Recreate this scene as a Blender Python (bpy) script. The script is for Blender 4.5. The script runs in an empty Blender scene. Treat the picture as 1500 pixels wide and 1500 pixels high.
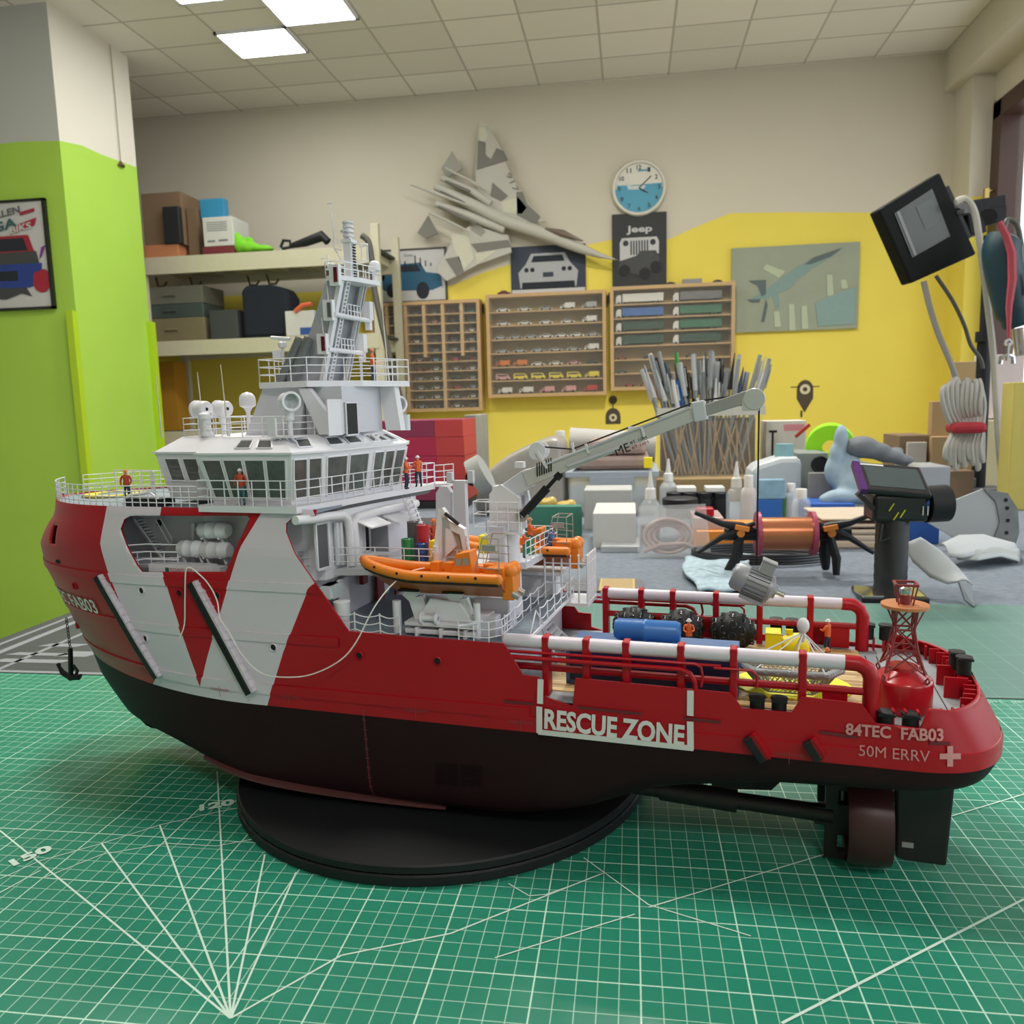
import bpy,math,random
from mathutils import Vector,Matrix
R=random.Random(11)
PI=math.pi
SC=bpy.context.scene; COL=SC.collection
SC.view_settings.view_transform='Standard'; SC.view_settings.look='None'; SC.view_settings.gamma=1; SC.view_settings.use_curve_mapping=False
# ---------------- camera model (used for the camera and to measure the place) -------------
F,PIT,ROL,YAW,H=1180.,.134,.026,.149,.272
def ray(px,py):
    x=(px-750)/F;y=(py-750)/F
    c,s=math.cos(ROL),math.sin(ROL); x,y=c*x-s*y,s*x+c*y
    c,s=math.cos(PIT),math.sin(PIT); Z=c-s*y; D=s+c*y
    c,s=math.cos(YAW),math.sin(YAW)
    return (c*x-s*Z, s*x+c*Z, -D)
def G(px,py,z=0):
    r=ray(px,py); k=(z-H)/r[2]; return Vector((r[0]*k,r[1]*k,z))
def B(px,py,v):
    r=ray(px,py); k=v/r[1]; return Vector((r[0]*k,v,H+r[2]*k))
def U(px,py,u):
    r=ray(px,py); k=u/r[0]; return Vector((u,r[1]*k,H+r[2]*k))
SA=.16; SO=(-.14-.015*math.sin(SA),.56-.015*math.cos(SA))
def sh2w(s,t,z):
    c,n=math.cos(SA),math.sin(SA); return Vector((SO[0]+s*c+t*n, SO[1]-s*n+t*c, z))
def T(px,py,t=-.077):   # on the plane t = const: (s,z)
    r=ray(px,py); c,n=math.cos(SA),math.sin(SA)
    k=(t+SO[0]*n+SO[1]*c)/(r[0]*n+r[1]*c); X,Y=r[0]*k,r[1]*k
    return ((X-SO[0])*c-(Y-SO[1])*n, H+r[2]*k)
def TP(px,py,t): s,z=T(px,py,t); return Vector((s,t,z))
def ZT(px,py,z):
    X,Y,_=G(px,py,z); c,n=math.cos(SA),math.sin(SA); dx,dy=X-SO[0],Y-SO[1]
    return (dx*c-dy*n, dx*n+dy*c)
def ZP(px,py,z): a,b=ZT(px,py,z); return Vector((a,b,z))
def SZ(px,py,s):
    r=ray(px,py); c,n=math.cos(SA),math.sin(SA)
    k=(s+SO[0]*c-SO[1]*n)/(r[0]*c-r[1]*n); X,Y=r[0]*k,r[1]*k
    return Vector((s,(X-SO[0])*n+(Y-SO[1])*c, H+r[2]*k))
cd=bpy.data.cameras.new('camera'); cam=bpy.data.objects.new('camera',cd); COL.objects.link(cam); SC.camera=cam
f0=Vector(ray(750,750)); rx=Vector(ray(750+F,750))-f0; dy=Vector(ray(750,750+F))-f0
cam.matrix_world=Matrix.Translation((0,0,H))@Matrix((rx,-dy,-f0)).transposed().to_4x4()
cd.sensor_width=36; cd.lens=F/1500*36; cd.clip_start=.01; cd.clip_end=60
cd.dof.use_dof=True; cd.dof.focus_distance=.53; cd.dof.aperture_fstop=cd.lens/1.3
# ---------------- materials -------------
MATS={}
def mat(name,rgb,rough=.5,metal=0,var=.05,scale=40,bump=0,emit=0,alpha=1,trans=0,coat=0,spec=.5):
    if name in MATS: return MATS[name]
    m=bpy.data.materials.new(name); m.use_nodes=True; nt=m.node_tree; n=nt.nodes; L=nt.links
    p=n['Principled BSDF']
    tc=n.new('ShaderNodeTexCoord'); no=n.new('ShaderNodeTexNoise'); no.inputs['Scale'].default_value=scale; no.inputs['Detail'].default_value=3
    L.new(tc.outputs['Object'],no.inputs['Vector'])
    mx=n.new('ShaderNodeMix'); mx.data_type='RGBA'; mx.name='mx'
    mx.inputs[6].default_value=[max(0,c*(1-var)) for c in rgb]+[1]; mx.inputs[7].default_value=[min(1,c*(1+var)) for c in rgb]+[1]
    L.new(no.outputs['Fac'],mx.inputs[0]); L.new(mx.outputs[2],p.inputs['Base Color'])
    p.inputs['Roughness'].default_value=rough; p.inputs['Metallic'].default_value=metal; p.inputs['Alpha'].default_value=alpha
    p.inputs['Transmission Weight'].default_value=trans; p.inputs['Coat Weight'].default_value=coat; p.inputs['Specular IOR Level'].default_value=spec
    if emit: L.new(mx.outputs[2],p.inputs['Emission Color']); p.inputs['Emission Strength'].default_value=emit
    if bump:
        b=n.new('ShaderNodeBump'); b.inputs['Strength'].default_value=bump; b.inputs['Distance'].default_value=.001
        L.new(no.outputs['Fac'],b.inputs['Height']); L.new(b.outputs[0],p.inputs['Normal'])
    MATS[name]=m; return m
def nodes(m): return m.node_tree.nodes,m.node_tree.links,m.node_tree.nodes['Principled BSDF']
def math_(n,L,op,a,b=None,c=None):
    x=n.new('ShaderNodeMath'); x.operation=op
    for i,q in enumerate((a,b,c)):
        if q is None: continue
        if isinstance(q,(int,float)): x.inputs[i].default_value=q
        else: L.new(q,x.inputs[i])
    return x.outputs[0]
# ---------------- mesh builder -------------
def fr(d):
    d=Vector(d).normalized(); a=Vector((0,0,1)) if abs(d.z)<.9 else Vector((1,0,0))
    u=d.cross(a).normalized(); return u,d.cross(u).normalized(),d
class MB:
    def __init__(s): s.v=[];s.f=[];s.m=[];s.sm=[]
    def add(s,vs,fs,m=0,sm=False):
        o=len(s.v); s.v+=[tuple(v) for v in vs]
        for f in fs: s.f.append([i+o for i in f]); s.m.append(m); s.sm.append(sm)
        return s
    def box(s,x0,x1,y0,y1,z0,z1,m=0,M=None):
        vs=[Vector((x,y,z)) for x in (x0,x1) for y in (y0,y1) for z in (z0,z1)]
        if M is not None: vs=[M@v for v in vs]
        return s.add(vs,[(0,1,3,2),(4,6,7,5),(0,4,5,1),(2,3,7,6),(0,2,6,4),(1,5,7,3)],m)
    def cb(s,c,d,m=0,rz=0,M=None):
        Q=Matrix.Translation(c)@(M if M is not None else Matrix.Rotation(rz,4,'Z'))
        return s.box(-d[0]/2,d[0]/2,-d[1]/2,d[1]/2,-d[2]/2,d[2]/2,m,Q)
    def bar(s,p,q,w,h=None,m=0):   # square bar
        h=h or w; p,q=Vector(p),Vector(q); u,v,d=fr(q-p); u,v=u*w/2,v*h/2
        return s.add([p-u-v,p+u-v,p+u+v,p-u+v,q-u-v,q+u-v,q+u+v,q-u+v],[(3,2,1,0),(4,5,6,7),(0,1,5,4),(1,2,6,5),(2,3,7,6),(3,0,4,7)],m)
    def cyl(s,p,q,r,r2=None,n=10,m=0,caps=True,sm=True):
        r2=r if r2 is None else r2; p,q=Vector(p),Vector(q); u,v,d=fr(q-p); vs=[]
        for c,rr in ((p,r),(q,r2)):
            vs+=[c+(u*math.cos(2*PI*i/n)+v*math.sin(2*PI*i/n))*rr for i in range(n)]
        s.add(vs,[(i,(i+1)%n,n+(i+1)%n,n+i) for i in range(n)],m,sm)
        if caps: s.add(vs,[tuple(range(n-1,-1,-1)),tuple(range(n,2*n))],m)
        return s
    def tube(s,pts,r,n=6,m=0,closed=False,caps=True):
        pts=[Vector(p) for p in pts]; N=len(pts); vs=[]; pu=None
        for i,p in enumerate(pts):
            a=pts[i-1] if (i>0 or closed) else p; b=pts[(i+1)%N] if (i<N-1 or closed) else p
            d=(b-a); d=d.normalized() if d.length>1e-9 else Vector((0,0,1))
            if pu is None: u,v,_=fr(d)
            else:
                u=(pu-d*pu.dot(d)); u=u.normalized() if u.length>1e-6 else fr(d)[0]; v=d.cross(u)
            pu=u; rr=r[i] if isinstance(r,(list,tuple)) else r
            vs+=[p+(u*math.cos(2*PI*k/n)+v*math.sin(2*PI*k/n))*rr for k in range(n)]
        fs=[]
        for i in range(N if closed else N-1):
            j=(i+1)%N
            fs+=[(i*n+k,i*n+(k+1)%n,j*n+(k+1)%n,j*n+k) for k in range(n)]
        s.add(vs,fs,m,True)
        if caps and not closed: s.add(vs,[tuple(range(n-1,-1,-1)),tuple(range((N-1)*n,N*n))],m)
        return s
    def lathe(s,prof,c=(0,0,0),ax=(0,0,1),n=20,m=0,sm=True):
        u,v,d=fr(ax); c=Vector(c); vs=[]; N=len(prof)
        for r,z in prof: vs+=[c+d*z+(u*math.cos(2*PI*k/n)+v*math.sin(2*PI*k/n))*max(r,1e-6) for k in range(n)]
        fs=[(i*n+k,i*n+(k+1)%n,(i+1)*n+(k+1)%n,(i+1)*n+k) for i in range(N-1) for k in range(n)]
        return s.add(vs,fs,m,sm)
    def ball(s,c,r,n=12,m=0,sc=(1,1,1),M=None):
        c=Vector(c); vs=[];k=n//2
        for i in range(k+1):
            a=PI*i/k-PI/2
            for j in range(n):
                b=2*PI*j/n; w=Vector((math.cos(a)*math.cos(b)*sc[0],math.cos(a)*math.sin(b)*sc[1],math.sin(a)*sc[2]))*r
                vs.append(c+(M@w if M is not None else w))
        return s.add(vs,[(i*n+j,i*n+(j+1)%n,(i+1)*n+(j+1)%n,(i+1)*n+j) for i in range(k) for j in range(n)],m,True)
    def prism(s,poly,f,a,b,m=0):   # poly 2D, f(x,y,h)->3D, between h=a and h=b
        n=len(poly); vs=[f(x,y,a) for x,y in poly]+[f(x,y,b) for x,y in poly]
        return s.add(vs,[tuple(range(n-1,-1,-1)),tuple(range(n,2*n))]+[(i,(i+1)%n,n+(i+1)%n,n+i) for i in range(n)],m)
    def xz(s,poly,a,b,m=0): return s.prism(poly,lambda x,y,h:(x,h,y),a,b,m)
    def xy(s,poly,a,b,m=0): return s.prism(poly,lambda x,y,h:(x,y,h),a,b,m)
    def loft(s,pa,za,pb,zb,m=0,caps=True):
        n=len(pa); vs=[(x,y,za) for x,y in pa]+[(x,y,zb) for x,y in pb]
        s.add(vs,[(i,(i+1)%n,n+(i+1)%n,n+i) for i in range(n)],m)
        if caps: s.add(vs,[tuple(range(n-1,-1,-1)),tuple(range(n,2*n))],m)
        return s
    def patch(s,C,u0,u1,v0,v1,off,th,m=0,rim=0,rm=0):
        # C: bottom-left, bottom-right, top-right, top-left; a raised panel on that quad
        C=[Vector(c) for c in C]; N=((C[1]-C[0]).cross(C[3]-C[0])).normalized()
        P=lambda u,v:(C[0]*(1-u)+C[1]*u)*(1-v)+(C[3]*(1-u)+C[2]*u)*v
        q=[P(u0,v0),P(u1,v0),P(u1,v1),P(u0,v1)]
        s.add([a+N*off for a in q]+[a+N*(off+th) for a in q],[(4,5,6,7),(0,1,5,4),(1,2,6,5),(2,3,7,6),(3,0,4,7)],m)
        if rim:
            for i in range(4): s.bar(q[i]+N*(off+th),q[(i+1)%4]+N*(off+th),rim,None,rm)
        return s
    def rail(s,pts,h=.0145,n=3,sp=.0095,r=.00038,m=0,posts=True,closed=False):
        pts=[Vector(p) for p in pts]; pts+= [pts[0]] if closed else []
        for k in range(1,n+1): s.tube([p+Vector((0,0,h*k/n)) for p in pts],r,5,m)
        if posts:
            for a,b in zip(pts,pts[1:]):
                c=max(1,round((b-a).length/sp))
                for i in range(c): p=a.lerp(b,i/c); s.cyl(p,p+Vector((0,0,h)),r*1.1,n=5,m=m)
            s.cyl(pts[-1],pts[-1]+Vector((0,0,h)),r*1.1,n=5,m=m)
        return s
    def text(s,body,f,m=0,size=1,align='CENTER',w=None,h=None,bold=0):
        c=bpy.data.curves.new('t','FONT'); c.body=body; c.align_x=align; c.align_y='CENTER'; c.size=size; c.offset=bold; c.resolution_u=3
        o=bpy.data.objects.new('t',c); COL.objects.link(o); bpy.context.view_layer.update()
        me=o.to_mesh(); vs=[v.co.copy() for v in me.vertices]; fs=[tuple(p.vertices) for p in me.polygons]; o.to_mesh_clear()
        bpy.data.objects.remove(o); bpy.data.curves.remove(c)
        x0=min(v.x for v in vs);x1=max(v.x for v in vs);y0=min(v.y for v in vs);y1=max(v.y for v in vs)
        kx=(w/(x1-x0)) if w else 1; ky=(h/(y1-y0)) if h else kx
        return s.add([f((v.x-(x0+x1)/2)*kx,(v.y-(y0+y1)/2)*ky) for v in vs],fs,m)
    def out(s,name,mats,parent=None,label=None,bevel=0,smooth=None):
        if not isinstance(mats,(list,tuple)): mats=[mats]
        me=bpy.data.meshes.new(name); me.from_pydata(s.v,[],s.f)
        for x in mats: me.materials.append(x)
        me.polygons.foreach_set('material_index',s.m); me.polygons.foreach_set('use_smooth',s.sm); me.update()
        if any(s.sm):
            me.validate(); me.set_sharp_from_angle(angle=.75)
        o=bpy.data.objects.new(name,me); COL.objects.link(o)
        if parent: o.parent=parent
        if label: o['label']=label
        if bevel:
            b=o.modifiers.new('b','BEVEL'); b.width=bevel; b.segments=2; b.limit_method='ANGLE'
        return o
def tag(o,label,cat,group=None,kind=None):
    if label: o['label']=label
    if cat: o['category']=cat
    if group: o['group']=group
    if kind: o['kind']=kind
    return o
def E(name,label,cat,loc=(0,0,0),rz=0,group=None):
    o=bpy.data.objects.new(name,None); COL.objects.link(o); o.location=loc; o.rotation_euler=(0,0,rz); o.empty_display_size=.02
    return tag(o,label,cat,group)
def SE(name,label,cat,s,t,z,rz=0,group=None): return E(name,label,cat,sh2w(s,t,z),-SA+rz,group)
def dup(root,loc,rz,label,group=None):
    r=root.copy(); COL.objects.link(r); r.location=loc; r.rotation_euler=(0,0,rz)
    if label: r['label']=label
    if group: r['group']=group
    for ch in list(root.children):
        c=ch.copy(); COL.objects.link(c); c.parent=r
        for g in ch.children: d=g.copy(); COL.objects.link(d); d.parent=c
    return r
def one(name,mb,mats,label,cat,group=None,loc=(0,0,0),rz=0,bevel=0):
    o=mb.out(name,mats,bevel=bevel); o.location=loc; o.rotation_euler=(0,0,rz); return tag(o,label,cat,group)
WHITE=mat('model_white',(.74,.74,.79),.42,var=.02); LGREY=mat('light_grey_paint',(.58,.59,.65),.5,var=.03)
MGREY=mat('mid_grey_paint',(.25,.26,.29),.5); DGREY=mat('dark_grey_paint',(.10,.10,.11),.45)
RED=mat('ship_red',(.40,.004,.013),.36,var=.04,spec=.35); HWHITE=mat('hull_white',(.68,.62,.70),.38,var=.02)
BOOT=mat('antifouling',(.018,.005,.007),.6,var=.15,spec=.2); BLACK=mat('black_rubber',(.009,.010,.012),.55,spec=.35); 
ORANGE=mat('rescue_orange',(.80,.22,.015),.4); DECKB=mat('deck_blue_grey',(.22,.27,.33),.5)
BLUE=mat('container_blue',(.035,.13,.36),.4); NAVY=mat('navy',(.01,.02,.06),.5); YEL=mat('bright_yellow',(.85,.68,.01),.4)
GLASS=mat('tinted_window',(.06,.07,.075),.08,var=.3,scale=90); SILVER=mat('silver_paint',(.42,.42,.41),.35,metal=.6)
GREEN=mat('drum_green',(.02,.22,.07),.4); TXT=mat('decal_white',(.72,.70,.70),.5); TXTP=mat('decal_pale_red',(.62,.27,.27),.5)
CHROME=mat('chrome',(.6,.6,.6),.15,metal=1); SKIN=mat('figure_skin',(.55,.25,.15),.6)
# ================= THE SHIP (local axes: x aft, y starboard, z up) =================
SHIP=E('model_ship','large red and white model rescue ship on a black turntable','model ship',sh2w(0,0,0),-SA)
import bmesh
BM=.077; ZW=.0775; ZTOP=.2085
STEM=[T(x,y,-.012) for x,y in [(92,745),(67,787),(68,822),(85,870),(95,905),(120,960),(130,985),(160,1030),(205,1075),(270,1115),(330,1137)]]
STEM=[(s,max(z,.0135)) for s,z in STEM]
def interp(x,pts):
    if x<=pts[0][0]: return pts[0][1]
    for (a,b),(c,d) in zip(pts,pts[1:]):
        if x<=c: return b+(d-b)*(x-a)/(c-a) if c>a else d
    return pts[-1][1]
STZ=sorted((z,s) for s,z in STEM); SLO=[p for p in sorted(STEM) if p[1]<.16]
SMIN=min(s for s,z in STEM)
def sstem(z): return interp(z,STZ)
KEEL=[(-.15,.0135),(.06,.0135),(.09,.0165),(.13,.0245),(.182,.040),(.235,.0505),(.30,.056),(.36,.060)]
def zbot(s):
    zs=interp(s,[p for p in SLO]); return max(zs if s<-.15 else 0,interp(s,KEEL))
def ztopb(s):
    return min(ZTOP,interp(s,sorted([(a,b) for a,b in STEM if b>.16]))) if s<-.33 else ZTOP
def send(z): return interp(z,[(.05,.325),(.056,.338),(.065,.349),(.078,.3555),(.085,.356),(.108,.344),(.12,.342),(.3,.342)])
def hb(s,z):
    k=min(1,max(0,(z-.08)/.11)); sa=-.10*(1-k)-.185*k; p=1.75+.5*k; q=1.15+.75*k
    ss=sstem(z); b=BM
    if s<sa:
        x=min(1,(sa-s)/(sa-ss)); b*=max(0,1-x**p)**(1/q)
    se=send(z); r=.062
    if s>se-r:
        x=min(1,(s-se+r)/r); b*=max(0,1-x**3.0)**(1/2.6)
    if s<-.02 and z>.181: b-=(z-.181)*.22*min(1,max(0,b/.03))
    if s>-.02 and z>.08: q_=min(1,(s+.02)/.16); b-=(z-.08)*.10*min(1,b/.03)*q_*q_*(3-2*q_)
    zb=zbot(s); zc=.060 if s<.08 else .060+.012*min(1,(s-.08)/.15); f=max(0,min(1,(s+.21)/.14))*max(0,min(1,(.17-s)/.08)); f=f*f*(3-2*f)
    if z<zc:
        x=min(1,(zc-z)/max(zc-zb,1e-4)); b*=max(0,1-x**(2.6+4.4*f))**(1/(2.4+2.0*f))
    return max(0,b)
S_=lambda *pts:[T(x,y) for x,y in pts]
SHEER=S_((455,735),(455,757),(421,761),(414,768),(415,780),(432,812),(510,925),(735,945),(764,991),(788,994),(788,1019),(838,1036),(841,996),(1070,1018),(1087,1040),(1160,1046),(1175,1024),(1263,1034),(1284,1062),(1350,1070),(1366,1044))+[(.320,.1085),(.4,.1095)]
CUT=SHEER+[(.4,.3),(SHEER[0][0],.3)]
OPEN1=S_((184,757),(355,757),(359,761),(338,822),(330,838),(208,838),(200,828),(172,776),(175,762))
BOX1=[T(93,766,-.045),T(107,766,-.045),T(107,792,-.045),T(93,792,-.045)]
WH=S_((145,735),(143,797),(152,835),(178,915),(207,1003),(200,1030),(392,1040),(393,1028),(415,955),(452,862),(520,800),(455,757),(449,745),(449,735),(378,735),(378,748),(352,800),(340,838),(290,1008),(238,838),(227,800),(227,735))
WH[5]=(WH[5][0],ZW);WH[6]=(WH[6][0],ZW)
TOPC=[(-.5,ZTOP),(SHEER[0][0],ZTOP),(SHEER[0][0],.4),(-.5,.4)]
def inside(p,poly):
    x,y=p; c=False; n=len(poly)
    for i in range(n):
        x1,y1=poly[i]; x2,y2=poly[i-1]
        if (y1>y)!=(y2>y) and x<(x2-x1)*(y-y1)/(y2-y1)+x1: c=not c
    return c
def cutpaint(mb,name,cuts,mats,solid=0,label=None):
    me=bpy.data.meshes.new(name); me.from_pydata(mb.v,[],mb.f); bm=bmesh.new(); bm.from_mesh(me)
    bmesh.ops.remove_doubles(bm,verts=bm.verts,dist=1e-6)
    def seg(a,b):
        d=Vector((b[0]-a[0],0,b[1]-a[1])); 
        if d.length<1e-6: return
        nrm=Vector((d.z,0,-d.x)).normalized(); L=d.length; dn=d.normalized(); A=Vector((a[0],0,a[1]))
        fs=[]
        for f in bm.faces:
            lo=1e9;hi=-1e9;sl=1e9;sh=-1e9
            for v in f.verts:
                w=Vector((v.co.x,0,v.co.z))-A; k=w.dot(nrm); lo=min(lo,k);hi=max(hi,k); e=w.dot(dn); sl=min(sl,e); sh=max(sh,e)
            if lo<-1e-7 and hi>1e-7 and sh>-.0005 and sl<L+.0005: fs.append(f)
        if fs:
            g=list({v for f in fs for v in f.verts})+list({e for f in fs for e in f.edges})+fs
            bmesh.ops.bisect_plane(bm,geom=g,plane_co=A,plane_no=nrm,dist=1e-7)
    for poly in cuts+[WH]:
        for i in range(len(poly)): seg(poly[i-1],poly[i])
    seg((-.5,ZW),(.5,ZW))
    kill=[]
    for f in bm.faces:
        c=f.calc_center_median(); p=(c.x,c.z)
        if any(inside(p,q) for q in cuts): kill.append(f); continue
        f.material_index=3 if c.z<ZW else (0 if inside(p,WH) else 1); f.smooth=not(-.09<c.x<.285 and c.z>ZW)
    bmesh.ops.delete(bm,geom=kill,context='FACES')
    for e in bm.edges:
        if len(e.link_faces)==2 and e.calc_face_angle(0)>.35: e.smooth=False
    bm.to_mesh(me); bm.free()
    for x in mats: me.materials.append(x)
    o=bpy.data.objects.new(name,me); COL.objects.link(o); o.parent=SHIP
    if solid:
        m=o.modifiers.new('s','SOLIDIFY'); m.thickness=solid; m.offset=-1; m.material_offset_rim=1; m.use_even_offset=False
    if label:o['label']=label
    return o
HM=[HWHITE,RED,RED,BOOT,BOOT]
mb=MB(); NS=150; NZ=44
ss=[]
for i in range(NS+1):
    u=i/NS; ss.append(SMIN+.0002+(.3558-SMIN)*(.55*u+.45*(1-math.cos(PI*u))/2))
for sg in (1,-1):
    vs=[]
    for s in ss:
        zb,zt=zbot(s),ztopb(s)
        if s>.1: zt=.125
        if s>.335: # stern: range of z where the section exists
            pass
        for j in range(NZ+1):
            w=j/NZ; w=.35*w+.65*(w*w*(3-2*w)) if s>.1 else w**1.15
            z=zb+(zt-zb)*w
            vs.append((s if s<=send(z) else send(z),-sg*hb(min(s,send(z)),z),z))
    fs=[]
    for i in range(NS):
        for j in range(NZ):
            a=i*(NZ+1)+j; q=(a,a+NZ+1,a+NZ+2,a+1); fs.append(q if sg==1 else q[::-1])
    mb.add(vs,fs)
hull=cutpaint(mb,'hull',[CUT,OPEN1,BOX1],HM,solid=.0014)
def strake(zs0,zs1,s0,s1,name='rubbing_strake',off=.0011,cuts=[CUT,OPEN1]):
    mb=MB(); n=90
    for sg in (1,-1):
        vs=[]
        for i in range(n+1):
            s=s0+(s1-s0)*i/n; z0=zs0; z1=zs1
            if s0==0: pass
            s=max(s,sstem(z0)+.0004,sstem(z1)+.0004) if s<-.2 else min(s,send(z0)-.0003)
            b0,b1=hb(s,z0),hb(s,z1)
            vs+=[(s,-sg*(b0-.0004),z0-.0004),(s,-sg*(b0+off),z0),(s,-sg*(b1+off),z1),(s,-sg*(b1-.0004),z1+.0004)]
        fs=[]
        for i in range(n):
            for j in range(3):
                a=i*4+j; q=(a,a+4,a+5,a+1); fs.append(q if sg==1 else q[::-1])
        mb.add(vs,fs)
    return cutpaint(mb,name,cuts,HM)
strake(.1555,.1615,-.4,-.03); strake(.1215,.1275,-.4,-.03); strake(.0855,.0925,-.4,.095)
strake(.0782,.0872,.07,.3555,off=.0009)
# bow plating knuckle piece, stripes of the rescue zone, slots
def hs(s,z,off=.0012): return (s,-(hb(s,z)+off),z)
def HP(px,py):
    t=-.07
    for _ in range(14): s,z=T(px,py,t); t=-max(.004,hb(s,z))*.5+t*.5
    return s,z,t
def hmap(px,py,px2,py2,body,h,m,mb,off=.0015,bold=0):
    a=T(px,py);b=T(px2,py2); w=((b[0]-a[0])**2+(b[1]-a[1])**2)**.5; cx,cz=(a[0]+b[0])/2,(a[1]+b[1])/2; dx,dz=(b[0]-a[0])/w,(b[1]-a[1])/w
    mb.text(body,lambda x,y:hs(cx+x*dx-y*dz,cz+x*dz+y*dx,off),m,w=w,h=h,bold=bold); return mb
k=MB(); hmap(798,1052,1003,1077,'RESCUE ZONE',.0122,0,k,bold=.035); k.out('rescue_zone_lettering',TXT,SHIP)
k=MB()
def strip(pts,w,mb):
    p=[T(*q) for q in pts]
    for a,b in zip(p,p[1:]):
        d=Vector((b[0]-a[0],b[1]-a[1])); nrm=Vector((-d.y,d.x)).normalized()*w/2; n=12
        vs=[]
        for i in range(n+1):
            q=Vector(a)+d*(i/n)
            vs+=[hs(q.x-nrm.x,q.y-nrm.y,.0013),hs(q.x+nrm.x,q.y+nrm.y,.0013)]
        mb.add(vs,[(2*i,2*i+1,2*i+3,2*i+2) for i in range(n)])
strip([(791,996),(791,1031)],.0036,k); strip([(790,1035),(791,1073)],.0036,k); strip([(789,1071),(1016,1095)],.0032,k)
strip([(1011,1013),(1011,1049)],.0036,k); strip([(1011,1057),(1012,1096)],.0036,k); k.out('rescue_zone_marking',TXT,SHIP)
k=MB(); hmap(1239,1068,1384,1080,'84TEC  FAB03',.0064,0,k,bold=.03); hmap(1258,1098,1362,1108,'50M ERRV',.0058,0,k,bold=0)
a=T(1393,1110)
for w,h in ((.0102,.0028),(.0028,.0102)):
    k.add([hs(a[0]+x*w/2,a[1]+y*h/2,.0016) for x,y in ((-1,-1),(1,-1),(1,1),(-1,1))],[(3,2,1,0)])
k.out('stern_lettering',TXTP,SHIP)
k=MB(); zt_b=.1335; se_=HP(141,884)[0]; ARC=[(0.,se_)]; s=se_
while s>sstem(zt_b)+.0006:
    s2_=s-.0004; ARC.append((ARC[-1][0]+((s-s2_)**2+(hb(s,zt_b)-hb(s2_,zt_b))**2)**.5,s2_)); s=s2_
def bowt(x,y): d=.047-x; s=interp(max(0,d),ARC); return hs(max(s-y*.25,sstem(zt_b+y)+.0004),zt_b+y,.0012)
k.text('84TEC FAB03',bowt,0,w=.094,h=.0108,bold=.015); k.out('bow_lettering',TXT,SHIP)
k=MB()
for i,(px,py) in enumerate([(322,1012),(425,1022),(610,1042),(763,1060),(188,993),(1156,1107)]):
    a=T(px,py)
    for dx,b in ((-.0042,'1WBS'),(.0044,'DWPP')): k.text(b,lambda x,y:hs(a[0]+dx+x,a[1]+.001+y,.0014),1 if i==0 else 0,w=.007,h=.0019)
    k.add([hs(a[0]+x,a[1]+y,.0014) for x,y in ((-.0002,-.004),(.0002,-.004),(.0002,.003),(-.0002,.003))],[(3,2,1,0)],1 if i==0 else 0)
for i in range(46):
    a=T(533+i*.25,1040+i*2.8); 
    if a[1]>.022: k.add([hs(a[0]+x*(.0012 if i%5==0 else .0006),a[1]+y*.0003,.0008) for x,y in ((-1,-1),(1,-1),(1,1),(-1,1))],[(3,2,1,0)],0)
k.out('draught_marks',[mat('decal_faint',(.26,.05,.06),.5),RED],SHIP)
# portholes
for px,py in [(208,865),(264,869),(319,872),(214,935),(401,948),(527,960),(641,968),(110,858),(110,917)]:
    s,z,_=HP(px,py); y=-hb(s,z); nb=Vector((hb(s+.002,z)-hb(s-.002,z),.004,0)).normalized(); nrm=Vector((-nb.x,-nb.y,0))
    k=MB(); c=Vector((s,y,z)); k.lathe([(.0029,-.001),(.0030,.0009),(.0024,.0013),(.0021,.0004),(.0021,-.001)],c,nrm,18,0); k.lathe([(.0001,.0003),(.0021,.0003)],c,nrm,14,1)
    k.out('porthole',[HWHITE if px in(208,214,401) else RED,BLACK],SHIP)
a=T(101,819,-.05);k=MB(); k.ball((a[0],-hb(a[0],a[1]),a[1]),.003,10,0,(1,.6,.55)); k.out('hawse_pipe',BLACK,SHIP)
# diagonal rubber fenders
def dfender(p,q,w,name,n=16,back=HWHITE,lbl=None,sw=.0):
    a,b=Vector(T(*p)),Vector(T(*q)); d=(b-a).normalized(); nn=Vector((-d.y,d.x))
    k=MB(); 
    for off,ww,m,hh in ((nn*w*.34,w*.42,1,.0046),(nn*-w*.14,w*.68,0,.0056)):
        vs=[]
        for i in range(n+1):
            c=a+(b-a)*i/n+off
            for sx,h in ((-1,-.001),(-1,hh),(1,hh),(1,-.001)):
                q2=c+nn*sx*ww/2; vs.append((q2.x,-(hb(q2.x,q2.y)+h),q2.y))
        k.add(vs,[(i*4+j,i*4+(j+1)%4,(i+1)*4+(j+1)%4,(i+1)*4+j) for i in range(n) for j in range(4)]+[(0,1,2,3),(n*4+3,n*4+2,n*4+1,n*4)],m)
    for i in range(14):
        c=a+(b-a)*(i+.5)/14+nn*w*.56; k.cyl((c.x,-hb(c.x,c.y),c.y),(c.x,-(hb(c.x,c.y)+.0054),c.y),.0007,n=6,m=1)
    k.out(name,[BLACK,back],SHIP,lbl,bevel=.0006)
dfender((141,845),(219,998),.0065,'hull_fender'); dfender((286,852),(372,1013),.0065,'hull_fender')
dfender((1097,1077),(1120,1110),.0062,'hull_fender',4,RED); dfender((1184,1084),(1200,1108),.0062,'hull_fender',4,RED)
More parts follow.
